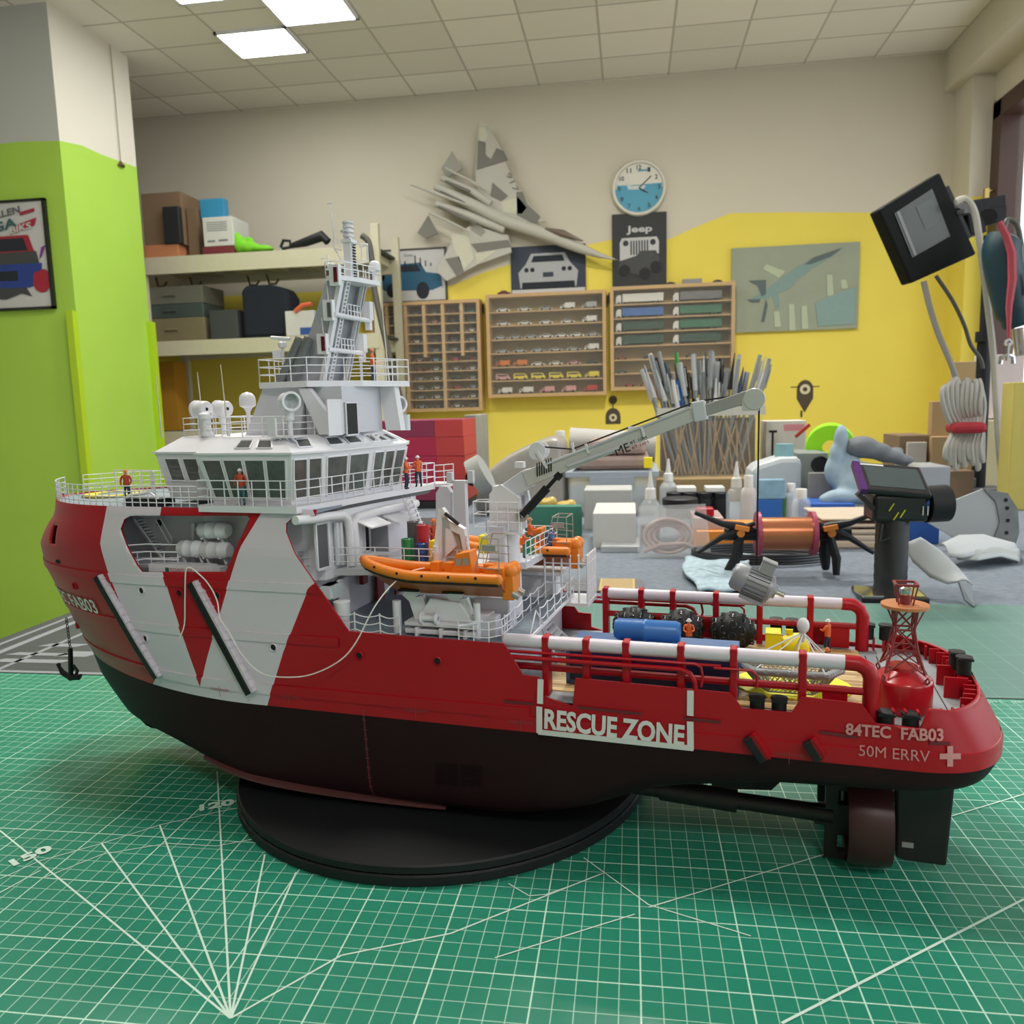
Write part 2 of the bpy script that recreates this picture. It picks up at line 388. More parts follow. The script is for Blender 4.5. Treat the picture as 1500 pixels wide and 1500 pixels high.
# slots in the bulwark
for p,q in [((738,1027),(782,1031)),((846,1036),(940,1046)),((1001,1052),(1056,1058)),((1201,1072),(1255,1080)),((1363,1090),(1394,1093))]:
    a,b=T(*p),T(*q); k=MB(); k.add([hs(a[0],a[1]-.001,.0009),hs(b[0],b[1]-.001,.0009),hs(b[0],b[1]+.0007,.0014),hs(a[0],a[1]+.0007,.0014)],[(0,1,2,3)]); k.out('freeing_port',[mat('red_shade',(.16,.02,.03),.5) if px else RED],SHIP)
k=MB(); n=20; vs=[]
for i in range(n+1):
    u=i/n; s=-.150+.185*u; z=.0185+.012*(1-u)**2; t=-hb(s,z); w=.0050*math.sin(PI*min(1,max(0,u*.96+.02)))**.4
    vs+=[(s,t+.004,z-.0010),(s,t-w,z-.0022),(s,t-w,z-.0004),(s,t+.004,z+.0012)]
k.add(vs,[(i*4+j,i*4+(j+1)%4,(i+1)*4+(j+1)%4,(i+1)*4+j) for i in range(n) for j in range(4)]); k.out('bilge_keel',mat('keel_brown',(.10,.035,.035),.5),SHIP)
k=MB()
for r_ in range(2):
    for i in range(11):
        a=T(638+r_*38,1118+i*3.0+r_*2.4); b=T(672+r_*36,1121+i*3.0+r_*2.4)
        if a[1]>.018: k.add([hs(a[0],a[1],.0006),hs(b[0],b[1],.0006),hs(b[0],b[1]+.0005,.0008),hs(a[0],a[1]+.0005,.0008)],[(0,1,2,3)])
k.out('sea_chest_grille',mat('grille_dark',(.004,.003,.004),.6),SHIP)
# ---- decks ----
def outline(z,s0,s1,inset,n=60):
    a=[]
    for i in range(n+1):
        s=s0+(s1-s0)*i/n; a.append((s,-max(.0,hb(s,z)-inset)))
    return a+[(x,-y) for x,y in a[::-1]]
k=MB().xy(outline(ZTOP-.001,sstem(ZTOP-.001)+.0015,-.046,.0008),ZTOP-.0028,ZTOP-.0012); k.out('forecastle_deck',DECKB,SHIP)
k=MB().xy(outline(.158,sstem(.158)+.004,-.05,.002),.1565,.1585); k.out('upper_deck',MGREY,SHIP)
k=MB().xy(outline(.128,-.26,.079,.002),.1265,.1285); k.out('boat_deck',DECKB,SHIP)
k=MB().xy(outline(.098,.074,.3415,.0018),.0965,.0982); k.out('aft_deck',mat('aft_deck_grey',(.30,.33,.36),.45),SHIP)
plank=mat('deck_planks',(.62,.40,.16),.55)
n,L,p=nodes(plank); tc=n.new('ShaderNodeTexCoord'); sx=n.new('ShaderNodeSeparateXYZ'); L.new(tc.outputs['Object'],sx.inputs[0])
fy=math_(n,L,'MULTIPLY',sx.outputs[1],1/.0031); fl=math_(n,L,'FLOOR',fy); fx=math_(n,L,'MULTIPLY',sx.outputs[0],1/.05); c2=n.new('ShaderNodeCombineXYZ'); L.new(fl,c2.inputs[1]); L.new(math_(n,L,'FLOOR',math_(n,L,'ADD',fx,math_(n,L,'MULTIPLY',fl,.37))),c2.inputs[0])
wn=n.new('ShaderNodeTexWhiteNoise'); L.new(c2.outputs[0],wn.inputs['Vector']); gap=math_(n,L,'GREATER_THAN',math_(n,L,'FRACT',fy),.14)
cr=n.new('ShaderNodeValToRGB'); cr.color_ramp.elements[0].color=(.36,.19,.06,1); cr.color_ramp.elements[1].color=(.80,.60,.30,1); L.new(wn.outputs['Value'],cr.inputs[0])
mx=n.new('ShaderNodeMix'); mx.data_type='RGBA'; mx.inputs[6].default_value=(.10,.07,.04,1); L.new(gap,mx.inputs[0]); L.new(cr.outputs[0],mx.inputs[7]); L.new(mx.outputs[2],p.inputs['Base Color'])
k=MB().box(.095,.288,-.0605,.0605,.0982,.0992); k.out('wooden_deck',plank,SHIP)
k=MB()
for s0 in (.2915,.2985,.324): k.box(s0,s0+.0005,-.052,.052,.0982,.0985)
k.box(.3065,.307,-.02,.0,.0982,.0985); k.out('deck_seam',BLACK,SHIP)
# cross bulkheads closing the hull steps
k=MB().box(.0765,.0785,-.0705,.0705,.097,.1265); k.out('boat_deck_bulkhead',LGREY,SHIP)
k=MB().box(-.24,-.07,-.038,-.036,.1585,.2065); 
for s0 in (-.196,-.15):k.lathe([(.0001,0),(.0026,0)],(s0,-.0382,.192),(0,-1,0),12,1)
k.out('inner_bulkhead',[LGREY,BLACK],SHIP)
k=MB().box(-.25,-.052,-.040,.040,.1285,.1565); k.out('lower_deckhouse',LGREY,SHIP)
# lower deckhouse fittings seen below the walkway
def wallpart(name,px0,py0,px1,py1,s,th,mt,lab=None,bev=0):
    a,b=SZ(px0,py0,s),SZ(px1,py1,s); k=MB().box(s,s+th,min(a.y,b.y),max(a.y,b.y),min(a.z,b.z),max(a.z,b.z)); return k.out(name,mt,SHIP,lab,bevel=bev)
wallpart('deck_door',492,850,511,905,-.049,.002,WHITE,bev=.0008); wallpart('fire_box',526,843,534,853,-.049,.003,mat('dark_red',(.2,.01,.02),.4))
wallpart('red_door',549,845,562,905,-.049,.002,mat('dark_red',(.2,.01,.02),.4)); wallpart('red_panel',577,866,598,880,-.045,.002,mat('dark_red',(.2,.01,.02),.4))
k=MB(); c=ZP(503,925,.1285); k.lathe([(.0045,0),(.0045,.011),(.0052,.0115),(.0055,.020),(.0001,.0205)],(c.x,c.y,.1285)); k.out('capstan',WHITE,SHIP)
c=ZP(583,925,.1285); k=MB().cyl((c.x,c.y,.1285),(c.x,c.y,.149),.0028,n=12); k.out('bollard_post',WHITE,SHIP)
a=TP(455,845,-.062); k=MB().box(a.x-.002,a.x+.016,-.062,-.05,.148,.157).loft([(a.x,-.066),(a.x+.016,-.066),(a.x+.016,-.05),(a.x,-.05)],.149,[(a.x-.003,-.062),(a.x+.014,-.062),(a.x+.014,-.05),(a.x-.003,-.05)],.157); k.out('deck_locker',mat('pale_blue_white',(.6,.68,.72),.35),SHIP)
# ---- upper deckhouse under the bridge, aft face with louvres ----
K=.20
AF=lambda t,s0=-.042:s0+K*t
poly=[(-.20,-.030),(-.066,-.055),(AF(-.05),-.052),(AF(.052),.052),(-.20,.052)]
k=MB().xy(poly,.1585,.2065); k.out('upper_deckhouse',WHITE,SHIP)
def aq(t0,t1,z0,z1,off=0): # quad on the aft face
    return [(AF(t0)+off,t0,z0),(AF(t1)+off,t1,z0),(AF(t1)+off,t1,z1),(AF(t0)+off,t0,z1)]
def aface(px,py): # pixel to (t,z) on slanted aft face
    s=-.042
    for _ in range(6): q=SZ(px,py,s); s=AF(q.y)
    return q.y,q.z
def apart(name,px0,py0,px1,py1,mats,th=.001,louv=0,rim=0,lab=None):
    t0,z1=aface(px0,py0); t1,z0=aface(px1,py1); k=MB().patch(aq(t0,t1,z0,z1),0,1,0,1,.0002,th,0,rim,1)
    for i in range(louv):
        z=z0+(z1-z0)*(i+.5)/louv; k.bar((AF(t0)+th+.0006,t0+.0006,z),(AF(t1)+th+.0006,t1-.0006,z),.0011,None,1)
    k.out(name,mats,SHIP,lab); return t0,t1,z0,z1
apart('doorway',460,768,482,830,[DGREY,WHITE],.0006,0,.0016)
apart('louvre_grille',507,772,524,805,[DGREY,WHITE],.0008,14,.001); apart('louvre_grille',556,768,567,790,[DGREY,WHITE],.0008,10,.001)
apart('doorway',531,762,541,806,[BLACK,WHITE],.0006,0,.0014)
k=MB(); t0,z=aface(541,760);_,z0=aface(541,808); k.box(AF(t0),AF(t0)+.014,t0,t0+.001,z0,z); k.out('open_door',MGREY,SHIP)
for a_,b_ in (((504,755),(535,748)),((548,750),(575,744))):
    t0,z0=aface(*a_); t1,z1=aface(*b_); k=MB(); zz=max(z0,z1)
    k.add([(AF(t0),t0,zz),(AF(t1),t1,zz),(AF(t1)+.018,t1+.004,zz-.009),(AF(t0)+.018,t0+.004,zz-.009),(AF(t0),t0,zz-.001),(AF(t1),t1,zz-.001),(AF(t1)+.018,t1+.004,zz-.010),(AF(t0)+.018,t0+.004,zz-.010)],[(0,1,2,3),(7,6,5,4),(0,4,5,1),(1,5,6,2),(2,6,7,3),(3,7,4,0)]); k.out('canopy_flap',WHITE,SHIP)
for pts in ([(420,762),(445,760),(470,756),(490,754),(497,760),(500,775),(502,800),(503,828)],[(512,830),(510,800),(507,765),(512,757),(540,750),(600,737)]):
    q=[]
    for p in pts:
        t,z=aface(*p); q.append((AF(t)+.006,t,z))
    k=MB().tube(q,.0030,10); k.out('exhaust_pipe',WHITE,SHIP)
k=MB()
for px in (486,492): t,z=aface(px,765);_,z2=aface(px,828); k.cyl((AF(t)+.003,t,z),(AF(t)+.003,t,z2),.0018,n=8)
k.out('riser_pipe',LGREY,SHIP)
# walkway deck level with rails
WK=[(-.10,-.060),(ZT(455,845,.1585)[0],-.060),(-.050,-.044),(-.022,-.038),(.010,-.038),(.055,-.038),(.055,-.004),(.072,.0),(.076,.070),(-.10,.07)]
k=MB().xy(WK,.1600,.1645); k.out('walkway_deck',LGREY,SHIP)
k=MB().rail([(-.10,-.0595,.1645)]+[(x,y,.1645) for x,y in WK[1:6]],h=.0145); k.out('walkway_railing',WHITE,SHIP)
k=MB().rail([(.072,.0,.1645),(.076,.069,.1645),(.05,.069,.1645)],h=.0145); k.out('walkway_railing',WHITE,SHIP)
# ---- bridge platform and bridge ----
PL=[(-.131,-.0745),(-.056,-.0755),(-.0475,-.045),(-.040,.0),(-.024,.073),(-.12,.073),(-.131,.06)]
k=MB().xy(PL,.2062,.2105).loft([(x*.94-.004,y*.88) for x,y in PL],.2035,[(x*.97-.002,y*.95) for x,y in PL],.2062,1); k.out('bridge_platform',[WHITE,DGREY],SHIP)
k=MB().rail([(x,y,.2105) for x,y in PL],h=.0165,closed=True,sp=.0105); k.out('bridge_railing',WHITE,SHIP)
k=MB().rail([(-.024,.072,.2105),(-.018,.078,.2105),(-.014,.088,.2105)],h=.0145); k.box(-.03,-.012,.072,.09,.208,.2105); k.out('wing_platform',WHITE,SHIP)
LOW=[(-.178,-.044),(-.131,-.050),(-.127,-.0635),(-.066,-.0655),(-.0555,-.044),(-.046,.0),(-.038,.035),(-.052,.066),(-.13,.064),(-.178,.044)]
cx_=-.105
def grow(pl,d): 
    out=[]
    for x,y in pl:
        out.append((x+d*math.copysign(1,x-cx_)*(1 if abs(x-cx_)>.03 else .5),y+(d*math.copysign(1,y) if abs(y)>.01 else 0)))
    return out
LOW=[(-.178,-.044),(-.131,-.050),(-.127,-.0635),(-.066,-.0655),(-.0555,-.044),(-.046,.0),(-.038,.035),(-.052,.066),(-.13,.064),(-.178,.044)]
TOPP=grow(LOW,.006); TOPP[2]=(-.134,-.0695); ROOF=grow(LOW,-.0075)
k=MB().loft(LOW,.2105,TOPP,.2435).loft(grow(TOPP,.0012),.2435,grow(TOPP,.0012),.2448).loft(TOPP,.2448,ROOF,.2545); br=k.out('bridge',WHITE,SHIP)
def wq(i,z0=.2105,z1=.2435):
    j=(i+1)%len(LOW); return [(*LOW[i],z0),(*LOW[j],z0),(*TOPP[j],z1),(*TOPP[i],z1)]
GLW=mat('bridge_glass',(.10,.105,.10),.06,var=.5,scale=120)
def wins(C,n,u0=.04,u1=.96,v0=.10,v1=.90,g=.10):
    for i in range(n):
        a=u0+(u1-u0)*(i+g/2)/n; b=u0+(u1-u0)*(i+1-g/2)/n
        MB().patch(C,a,b,v0,v1,.0001,.0003,0,.0010,1).out('window',[GLW,WHITE],br)
wins(wq(0),2,.12,.80,.42,.90,.2); wins(wq(2),4); wins(wq(3),2,.04,.96); wins(wq(4),2,.04,.96); wins(wq(5),3,.06,.98); wins(wq(6),2,.05,.9); wins(wq(9),3,.1,.9,.4,.9,.2)
def rq(i): j=(i+1)%len(LOW); return [(*TOPP[i],.2448),(*TOPP[j],.2448),(*ROOF[j],.2545),(*ROOF[i],.2545)]
for i,n_,a,b in ((2,2,.35,.85),(4,2,.1,.95),(5,3,.1,.95),(3,1,.2,.8)): wins(rq(i),n_,a,b,.25,.75,.3)
# bulged locker on side of the bridge front
k=MB().ball((-.134,-.058,.232),.0085,12,0,(.8,.7,1.2)); k.out('side_locker',LGREY,SHIP)
RR=[(x*.985-.002,y*.97) for x,y in ROOF]
k=MB().rail([(x,y,.2545) for x,y in RR],h=.0130,closed=True,sp=.016); k.out('roof_railing',WHITE,SHIP)
# bow deck rail + ring
bo=outline(ZTOP-.001,sstem(ZTOP-.001)+.002,-.135,.0015,26); bo=[(x,y,ZTOP-.001) for x,y in bo]
k=MB().rail(bo[:27],h=.0150,n=4,sp=.024); k.rail(bo[27:],h=.0150,n=4,sp=.024)
k.out('bow_railing',WHITE,SHIP)
k=MB().lathe([(.0001,.0012),(.024,.0012),(.024,0)],(-.27,.0,ZTOP-.0012),(0,0,1),32,0).lathe([(.013,.0016),(.024,.0018),(.024,.0)],(-.27,.0,ZTOP-.0012),(0,0,1),32,1); k.out('helicopter_winching_mark',[DECKB,YEL],SHIP)
k=MB().rail([TP(200,697,-.0)+Vector((0,0,-.0)),TP(232,695,-.0)],h=.004,n=1); a=(-.215,-.02)
k=MB(); k.rail([(-.24,-.03,.208),(-.205,-.032,.208),(-.19,-.046,.208)],h=.022,n=3); k.out('inner_railing',WHITE,SHIP)
k=MB().tube([(-.205,-.062,.209),(-.200,-.060,.215),(-.182,-.060,.217),(-.172,-.062,.211)],.0009).box(-.2,-.17,-.064,-.05,.2075,.213,1); k.out('deck_hatch',[WHITE,BLACK],SHIP)
# searchlights
def searchlight(s,t,z0,z1,fx,r=.0058):
    k=MB(); d=Vector(fx).normalized(); c=Vector((s,t,z1))
    k.cyl((s,t,z0),(s,t,z0+(z1-z0)*.55),.0018,n=10).cyl((s,t,z0+(z1-z0)*.45),(s,t,z1-r*.75),.0031,.0030,n=12)
    sd=d.cross(Vector((0,0,1)))
    for q in (-1,1): k.bar(c+sd*q*r*.95+Vector((0,0,.001)),Vector((s,t,z1-r*1.1))+sd*q*r*.3,.0016,.0008)
    k.lathe([(.0012,-.0062),(r*.85,-.0062),(r,-.005),(r,.003),(r*1.12,.0034),(r*1.12,.0055),(r*.86,.0055),(r*.84,.001),(.0001,.0006)],c,d,22)
    o=k.out('searchlight',WHITE,SHIP); MB().lathe([(.0001,.001),(r*.84,.0018)],c,d,20).out('lens',mat('lens_grey',(.35,.38,.38),.1),o)
    MB().lathe([(.0001,-.0064),(.0011,-.0064)],c,d,10).out('bolt',BLACK,o)
searchlight(-.158,-.030,.2545,.2735,(-.9,.25,0)); searchlight(-.160,-.004,.2545,.2735,(-.9,.25,0)); searchlight(-.072,-.052,.2545,.2770,(.75,-.55,0)); searchlight(TP(583,640,.05).x,.05,.2545,.2735,(.75,-.55,0))
k=MB().box(-.079,-.063,-.064,-.047,.2535,.2548)
for i in range(4): k.bar((-.078+i*.0045,-.063,.254),(-.078+i*.0045,-.058,.2505),.001,.0008)
k.box(-.083,-.077,-.0615,-.0595,.2548,.2665); k.out('searchlight_bracket',WHITE,SHIP)
q=TP(590,640,.056).x; k=MB().box(q-.004,q+.005,.055,.060,.2535,.2655); k.out('raft_locker',mat('pale_blue_white',(.6,.68,.72),.35),SHIP)
def dome(s,t,z,r,zb,name='satellite_dome',h=1.0):
    k=MB().lathe([(.0015,0),(.0015,(z-zb)-r*1.5),(r*.45,(z-zb)-r*1.25),(r*.5,(z-zb)-r*1.05),(r,(z-zb)-r*.75),(r*1.02,(z-zb)),(r*.92,(z-zb)+r*.45),(r*.6,(z-zb)+r*.82),(.0001,(z-zb)+r)],(s,t,zb),(0,0,1),20); k.out(name,WHITE,SHIP)
dome(-.132,-.012,.2795,.0057,.2545)
k=MB().lathe([(.0045,0),(.0045,.002),(.0032,.004),(.0032,.012),(.005,.0125),(.005,.0155),(.002,.017)],(-.150,-.036,.2545),(0,0,1),14); k.cyl((-.156,-.036,.2705),(-.144,-.036,.2705),.0012,n=8); k.out('searchlight_stub',WHITE,SHIP)
for bx,by,tx,ty,t,zb in [(238,648,228,550,-.05,.2545),(300,648,289,545,-.03,.2545),(335,645,323,534,-.03,.2545),(569,530,560,455,.045,.288),(577,600,568,535,.055,.2545),(512,625,507,528,-.005,.2545)]:
    a=TP(bx,by,t); b=TP(tx,ty,t); a.z=zb; MB().tube([a,a.lerp(b,.4),b],[.0008,.0005,.0003],5).out('whip_antenna',mat('antenna_cream',(.62,.6,.5),.5),SHIP)
# ---- mast house ----
p=lambda x,y,t=-.030:T(x,y,t)
A=[p(360,645),p(385,571),p(448,573),p(440,645)]; A[0]=(A[0][0],.2545);A[3]=(A[3][0],.2545); zt_=.2865; A[1]=(A[1][0],zt_);A[2]=(A[2][0],zt_)
k=MB().xz(A,-.030,.030); k.out('mast_house',LGREY,SHIP)
s1=A[2][0]
k=MB().box(s1-.002,s1+.026,-.028,.030,.2545,.2865); k.out('mast_house_core',LGREY,SHIP); s2=s1+.026
for px0,py0,px1,py1,m_,nm in ((477,586,500,636,WHITE,'mast_house_door'),(504,590,523,636,BLACK,'mast_house_opening')):
    a,b=SZ(px0,py0,s2),SZ(px1,py1,s2); MB().patch([(s2,a.y,b.z),(s2,b.y,b.z),(s2,b.y,a.z),(s2,a.y,a.z)],0,1,0,1,.0002,.0008,0,.0009,1).out(nm,[m_,WHITE],SHIP)
k=MB(); k.xz([(s2+.004,.2545),(s2+.016,.2545),(s2+.012,.2865),(s2,.2865)],.028,.036); k.out('mast_house_buttress',WHITE,SHIP)
k=MB(); k.xz([(s1-.002,.2855),(s1+.006,.2855),(s1+.024,.262),(s1+.024,.2545),(s1+.012,.2545)],-.036,-.031); k.out('mast_house_buttress',WHITE,SHIP)
MD=[(A[1][0]-.0,-.034),(s1+.004,-.038),(s1+.046,.040),(A[1][0],.040)]
k=MB().xy([(A[1][0],-.034),(s1+.006,-.038),(s1+.030,-.005),(s1+.044,.042),(A[1][0],.04)],.2865,.2905); k.out('mast_deck',WHITE,SHIP)
k=MB().rail([(A[1][0],-.033,.2905),(s1+.006,-.037,.2905),(s1+.030,-.005,.2905),(s1+.044,.041,.2905),(A[1][0],.039,.2905)],h=.0155,closed=True,sp=.012); k.out('mast_deck_railing',WHITE,SHIP)
# ---- mast ----
zb=.2905; zp=.358
m0=[T(432,572,-.016),T(474,572,-.016),T(500,407,-.016),T(481,405,-.016)]
for i in (0,1): m0[i]=(m0[i][0],zb)
k=MB().xz(m0,-.017,-.0155); off=Vector((.004,0))
k.xz([(x+.003,z) for x,z in m0],.0145,.016); k.out('mast_side_plate',mat('mast_grey',(.40,.41,.46),.45),SHIP)
c0,c1=Vector((m0[1][0],0,zb)),Vector((m0[2][0],0,zp))
k=MB()
for t in (-.0165,.0155): k.bar(c0+Vector((0,t,0)),c1+Vector((0,t,0)),.0042,.0030)
k.out('mast_column',WHITE,SHIP)
k=MB().add([(c0.x-.004,-.012,zb),(c0.x-.004,.013,zb),(c1.x-.004,.013,zp),(c1.x-.004,-.012,zp)],[(0,1,2,3)]).add([(c0.x-.0055,-.012,zb),(c0.x-.0055,.013,zb),(c1.x-.0055,.013,zp),(c1.x-.0055,-.012,zp)],[(3,2,1,0)]); k.out('mast_back_plate',MGREY,SHIP)
def at(z): return c0.lerp(c1,(z-zb)/(zp-zb))
k=MB(); 
for t in (-.0115,-.0075): k.bar(at(zb)+Vector((.002,t,0)),at(zp)+Vector((.002,t,0)),.0008)
for i in range(26): z=zb+(zp-zb)*(i+.5)/26; k.bar(at(z)+Vector((.002,-.0115,0)),at(z)+Vector((.002,-.0075,0)),.0007)
k.out('mast_ladder',WHITE,SHIP)
for z in (.3115,.3345):
    a=at(z); k=MB().box(a.x-.001,a.x+.004,-.021,.022,z-.0012,z+.0008).cyl((a.x+.003,-.022,z),(a.x+.003,.03,z),.0016,n=8).rail([(a.x+.004,-.005,z),(a.x+.004,.013,z)],h=.0085,n=2,sp=.005); k.out('mast_crosstree',WHITE,SHIP)
    k=MB().box(a.x-.001,a.x+.005,.026,.0315,z+.0005,z+.0135).box(a.x,a.x+.004,.027,.0305,z-.0065,z-.001); k.out('navigation_light_box',WHITE,SHIP)
for z,mm in ((.3085,1),(.3305,2),(.353,1)):
    a=at(z); MB().box(a.x-.003,a.x+.004,-.0245,-.0205,z,z+.0135).box(a.x+.0008,a.x+.0032,-.0255,-.0245,z+.002,z+.0115,1).out('navigation_light',[WHITE,mat('lamp_red',(.10,.004,.012),.2) if mm==1 else DGREY],SHIP)
for px,py,px2,py2 in ((478,412,481,440),(471,465,474,490)):
    a,b=TP(px,py,-.018),TP(px2,py2,-.018); MB().cyl(a,b,.0004,n=5).out('whip_antenna',WHITE,SHIP)
k=MB(); PX=[(c1.x-.009,-.021),(c1.x+.001,-.022),(c1.x+.007,-.006),(c1.x+.012,.018),(c1.x-.006,.020)]
k.xy(PX,zp-.001,zp+.002); k.out('mast_top_platform',WHITE,SHIP)
k=MB().rail([(x,y,zp+.002) for x,y in PX],h=.009,n=2,closed=True,sp=.006); k.out('mast_top_railing',WHITE,SHIP)
u0=Vector((c1.x+.0005,-.004,zp+.002)); u1=TP(504,357,-.004); u2=TP(503,325,-.004); u1.x=u0.x; u2.x=u0.x-.001
k=MB().bar(u0,u1,.0065,.0055).bar(u1,u1+Vector((0,0,.002)),.0085,.008).bar(u1+Vector((0,0,.002)),u2-Vector((0,0,.007)),.0045,.004)
for i in range(4): z=u1.z+.004+i*.003; k.cyl((u1.x,u1.y,z),(u1.x,u1.y,z+.0012),.0038,n=10)
k.cyl(u2-Vector((0,0,.007)),u2-Vector((0,0,.006)),.0045,n=12).cyl(u2-Vector((0,0,.006)),u2,.0024,n=12); k.out('topmast',WHITE,SHIP)
k=MB()
for i in range(12): z=u0.z+(u1.z-u0.z)*(i+.5)/12; k.bar((u0.x+.0035,u0.y-.001,z),(u0.x+.0035,u0.y+.0022,z),.0009,None)
k.out('topmast_ladder',BLACK,SHIP)
k=MB()
for z in (u1.z-.012,u1.z-.001): k.tube([(u1.x+.003+.009*math.sin(a*PI/8),u1.y+.004-.0055*math.cos(a*PI/8),z) for a in range(9)],.0004,5)
for a in (2,4,6): k.cyl((u1.x+.003+.009*math.sin(a*PI/8),u1.y+.004-.0055*math.cos(a*PI/8),u1.z-.012),(u1.x+.003+.009*math.sin(a*PI/8),u1.y+.004-.0055*math.cos(a*PI/8),u1.z-.001),.0004,n=5)
k.out('ladder_cage',WHITE,SHIP)
dome(c1.x+.009,.016,zp+.0125,.0040,zp+.002)
q=[TP(x,y,-.008) for x,y in ((504,387),(489,363),(488,340),(486,315),(483,298))]
k=MB().tube(q,[.0006,.0006,.0005,.0004,.0003],5).bar(TP(500,367,-.008),TP(489,363,-.008),.0008).tube([TP(500,366,-.008),TP(488,342,-.008)],.0004,5); k.bar(q[-1]+Vector((-.002,0,0)),q[-1]+Vector((.002,0,0)),.0006); k.out('masthead_antenna',WHITE,SHIP)
q=[TP(x,y,-.018) for x,y in ((480,395),(480,385),(476,379),(470,378),(471,383))]; k=MB().tube(q,.00035,5).tube([q[1],TP(479,372,-.018),TP(484,380,-.018)],.0003,5); k.out('wind_sensor',WHITE,SHIP)
# exhausts and radar on the mast deck
for dx in (0,.0085):
    a=TP(412,565,-.024)+Vector((dx,0,0)); a.z=.2905; b=TP(440,494,-.024)+Vector((dx*.8,0,-.001)); k=MB().cyl(a,b,.0036,n=14,caps=False).cyl(b,a,.0022,n=14,caps=False).lathe([(.0022,0),(.0032,0)],b,b-a,14,1).cyl((a.x,a.y,.2905),(a.x,a.y,.296),.0034,n=12); k.out('exhaust_stack',[mat('exhaust_grey',(.16,.17,.18),.35),CHROME],SHIP)
a=TP(413,497,-.020); k=MB().cyl((a.x,a.y,.2905),(a.x,a.y,a.z-.004),.001,n=8).lathe([(.002,-.006),(.003,-.005),(.003,-.0025),(.0012,-.001),(.0012,0)],a,(0,0,1),12).cyl(a+Vector((-.0085,0,.0015)),a+Vector((.0065,0,-.0002)),.0013,n=8).box(a.x-.007,a.x-.0005,a.y-.002,a.y+.002,a.z-.0135,a.z-.0075); k.out('radar_scanner',WHITE,SHIP)
# ================= crane =================
CT=.0
def cp(x,y,dt=0): return TP(x,y,CT+dt)
k=MB(); c=cp(752,900); cx=c.x; k.cyl((cx,0,.1285),(cx,0,.176),.0066,.0060,n=24).cyl((cx,0,.176),(cx,0,.1965),.0056,n=24).cyl((cx,0,.1885),(cx,0,.2),.0072,n=24); k.out('crane_pedestal',WHITE,SHIP)
k=MB().box(cx-.0125,cx-.0005,-.0125,-.0045,.162,.191); o=k.out('crane_cabinet',LGREY,SHIP,bevel=.001); MB().patch([(cx-.0115,-.0126,.170),(cx-.0015,-.0126,.170),(cx-.0015,-.0126,.189),(cx-.0115,-.0126,.189)],0,1,0,1,.0001,.0005,0,.0006,0).out('panel',LGREY,o)
k=MB(); A=[T(x,y,0) for x,y in ((722,775),(722,722),(730,712),(738,708),(766,728),(768,775))]
k.xz(A,-.0075,-.005).xz(A,.005,.0075).box(A[0][0]+.002,A[5][0]-.002,-.005,.005,.197,.217); k.out('crane_head',WHITE,SHIP)
k=MB(); d=T(724,735,0); 
a,b=TP(700,775,-.004),TP(766,775,-.010)
k.rail([(b.x-.002,-.012,.187),(a.x+.009,-.012,.187)],h=.020,n=3,sp=.007).rail([(a.x+.009,-.012,.187),(a.x+.009,.006,.187)],h=.020,n=3,sp=.02)
for z in (.190,.1985,.207): k.tube([(a.x+.009,-.010,z),(a.x-.001,-.009,z),(a.x-.001,.002,z),(a.x+.009,.004,z)],.0004,5)
k.cyl((a.x-.001,-.009,.19),(a.x-.001,-.009,.207),.0004,n=5); k.box(a.x+.009,b.x,-.012,-.006,.1855,.187); k.out('crane_platform_railing',WHITE,SHIP)
# boom: knuckle, main box, inner stage
def boomseg(name,pts,hw,mt,bev=.0006):
    k=MB().xz([T(x,y,0) for x,y in pts],-hw,hw); return k.out(name,mt,SHIP,bevel=bev)
BOOMG=mat('boom_grey',(.56,.56,.56),.35,metal=.15)
boomseg('boom_knuckle',[(728,716),(768,688),(778,686),(782,712),(757,728),(735,735)],.0052,LGREY)
bm_=boomseg('boom_main',[(768,690),(1024,592),(1028,612),(776,712)],.0060,BOOMG)
boomseg('boom_extension',[(1020,597),(1094,572),(1097,590),(1024,613)],.0045,mat('boom_dark',(.36,.36,.36),.35,metal=.3))
k=MB().bar(TP(800,680,-.0064),TP(1010,597,-.0064),.0016,.0012).bar(TP(832,682,-.0064),TP(905,656,-.0064),.0035,.0016); k.out('boom_side_rail',LGREY,SHIP)
for x,y in ((860,664),(942,640),(1020,613)): a=TP(x-2,y-14,-.0066);b=TP(x+2,y,-.0066); MB().bar(a,b,.0014).out('boom_bracket',WHITE,SHIP)
k=MB(); a,b=TP(1018,590,0),TP(1023,614,0); k.bar(a+Vector((.002,0,.001)),b+Vector((.002,0,-.001)),.015,.008); k.out('boom_collar',LGREY,SHIP,bevel=.0008)
k=MB(); c=cp(1105,587); k.lathe([(.0001,-.005),(.0062,-.005),(.0066,-.004),(.0066,-.0025),(.0048,-.0015),(.0048,.0015),(.0066,.0025),(.0066,.004),(.0062,.005),(.0001,.005)],c+Vector((0,0,.001)),(0,1,0),22).box(c.x-.007,c.x+.003,-.0046,.0046,c.z-.006,c.z+.002); k.out('boom_tip_sheave',BOOMG,SHIP)
k=MB(); c=cp(790,667); k.lathe([(.0001,-.0055),(.0058,-.0055),(.0058,-.0045),(.003,-.004),(.003,.004),(.0058,.0045),(.0058,.0055),(.0001,.0055)],c+Vector((0,0,.003)),(0,1,0),20).bar(c+Vector((0,-.006,.003)),c+Vector((.007,-.006,-.008)),.0018); k.out('crane_winch',WHITE,SHIP)
k=MB()
for i in range(7): a=TP(786+i*3.4,686-i*1.3,-.0066); k.box(a.x,a.x+.0006,-.0068,-.0060,a.z-.0055,a.z+.0035)
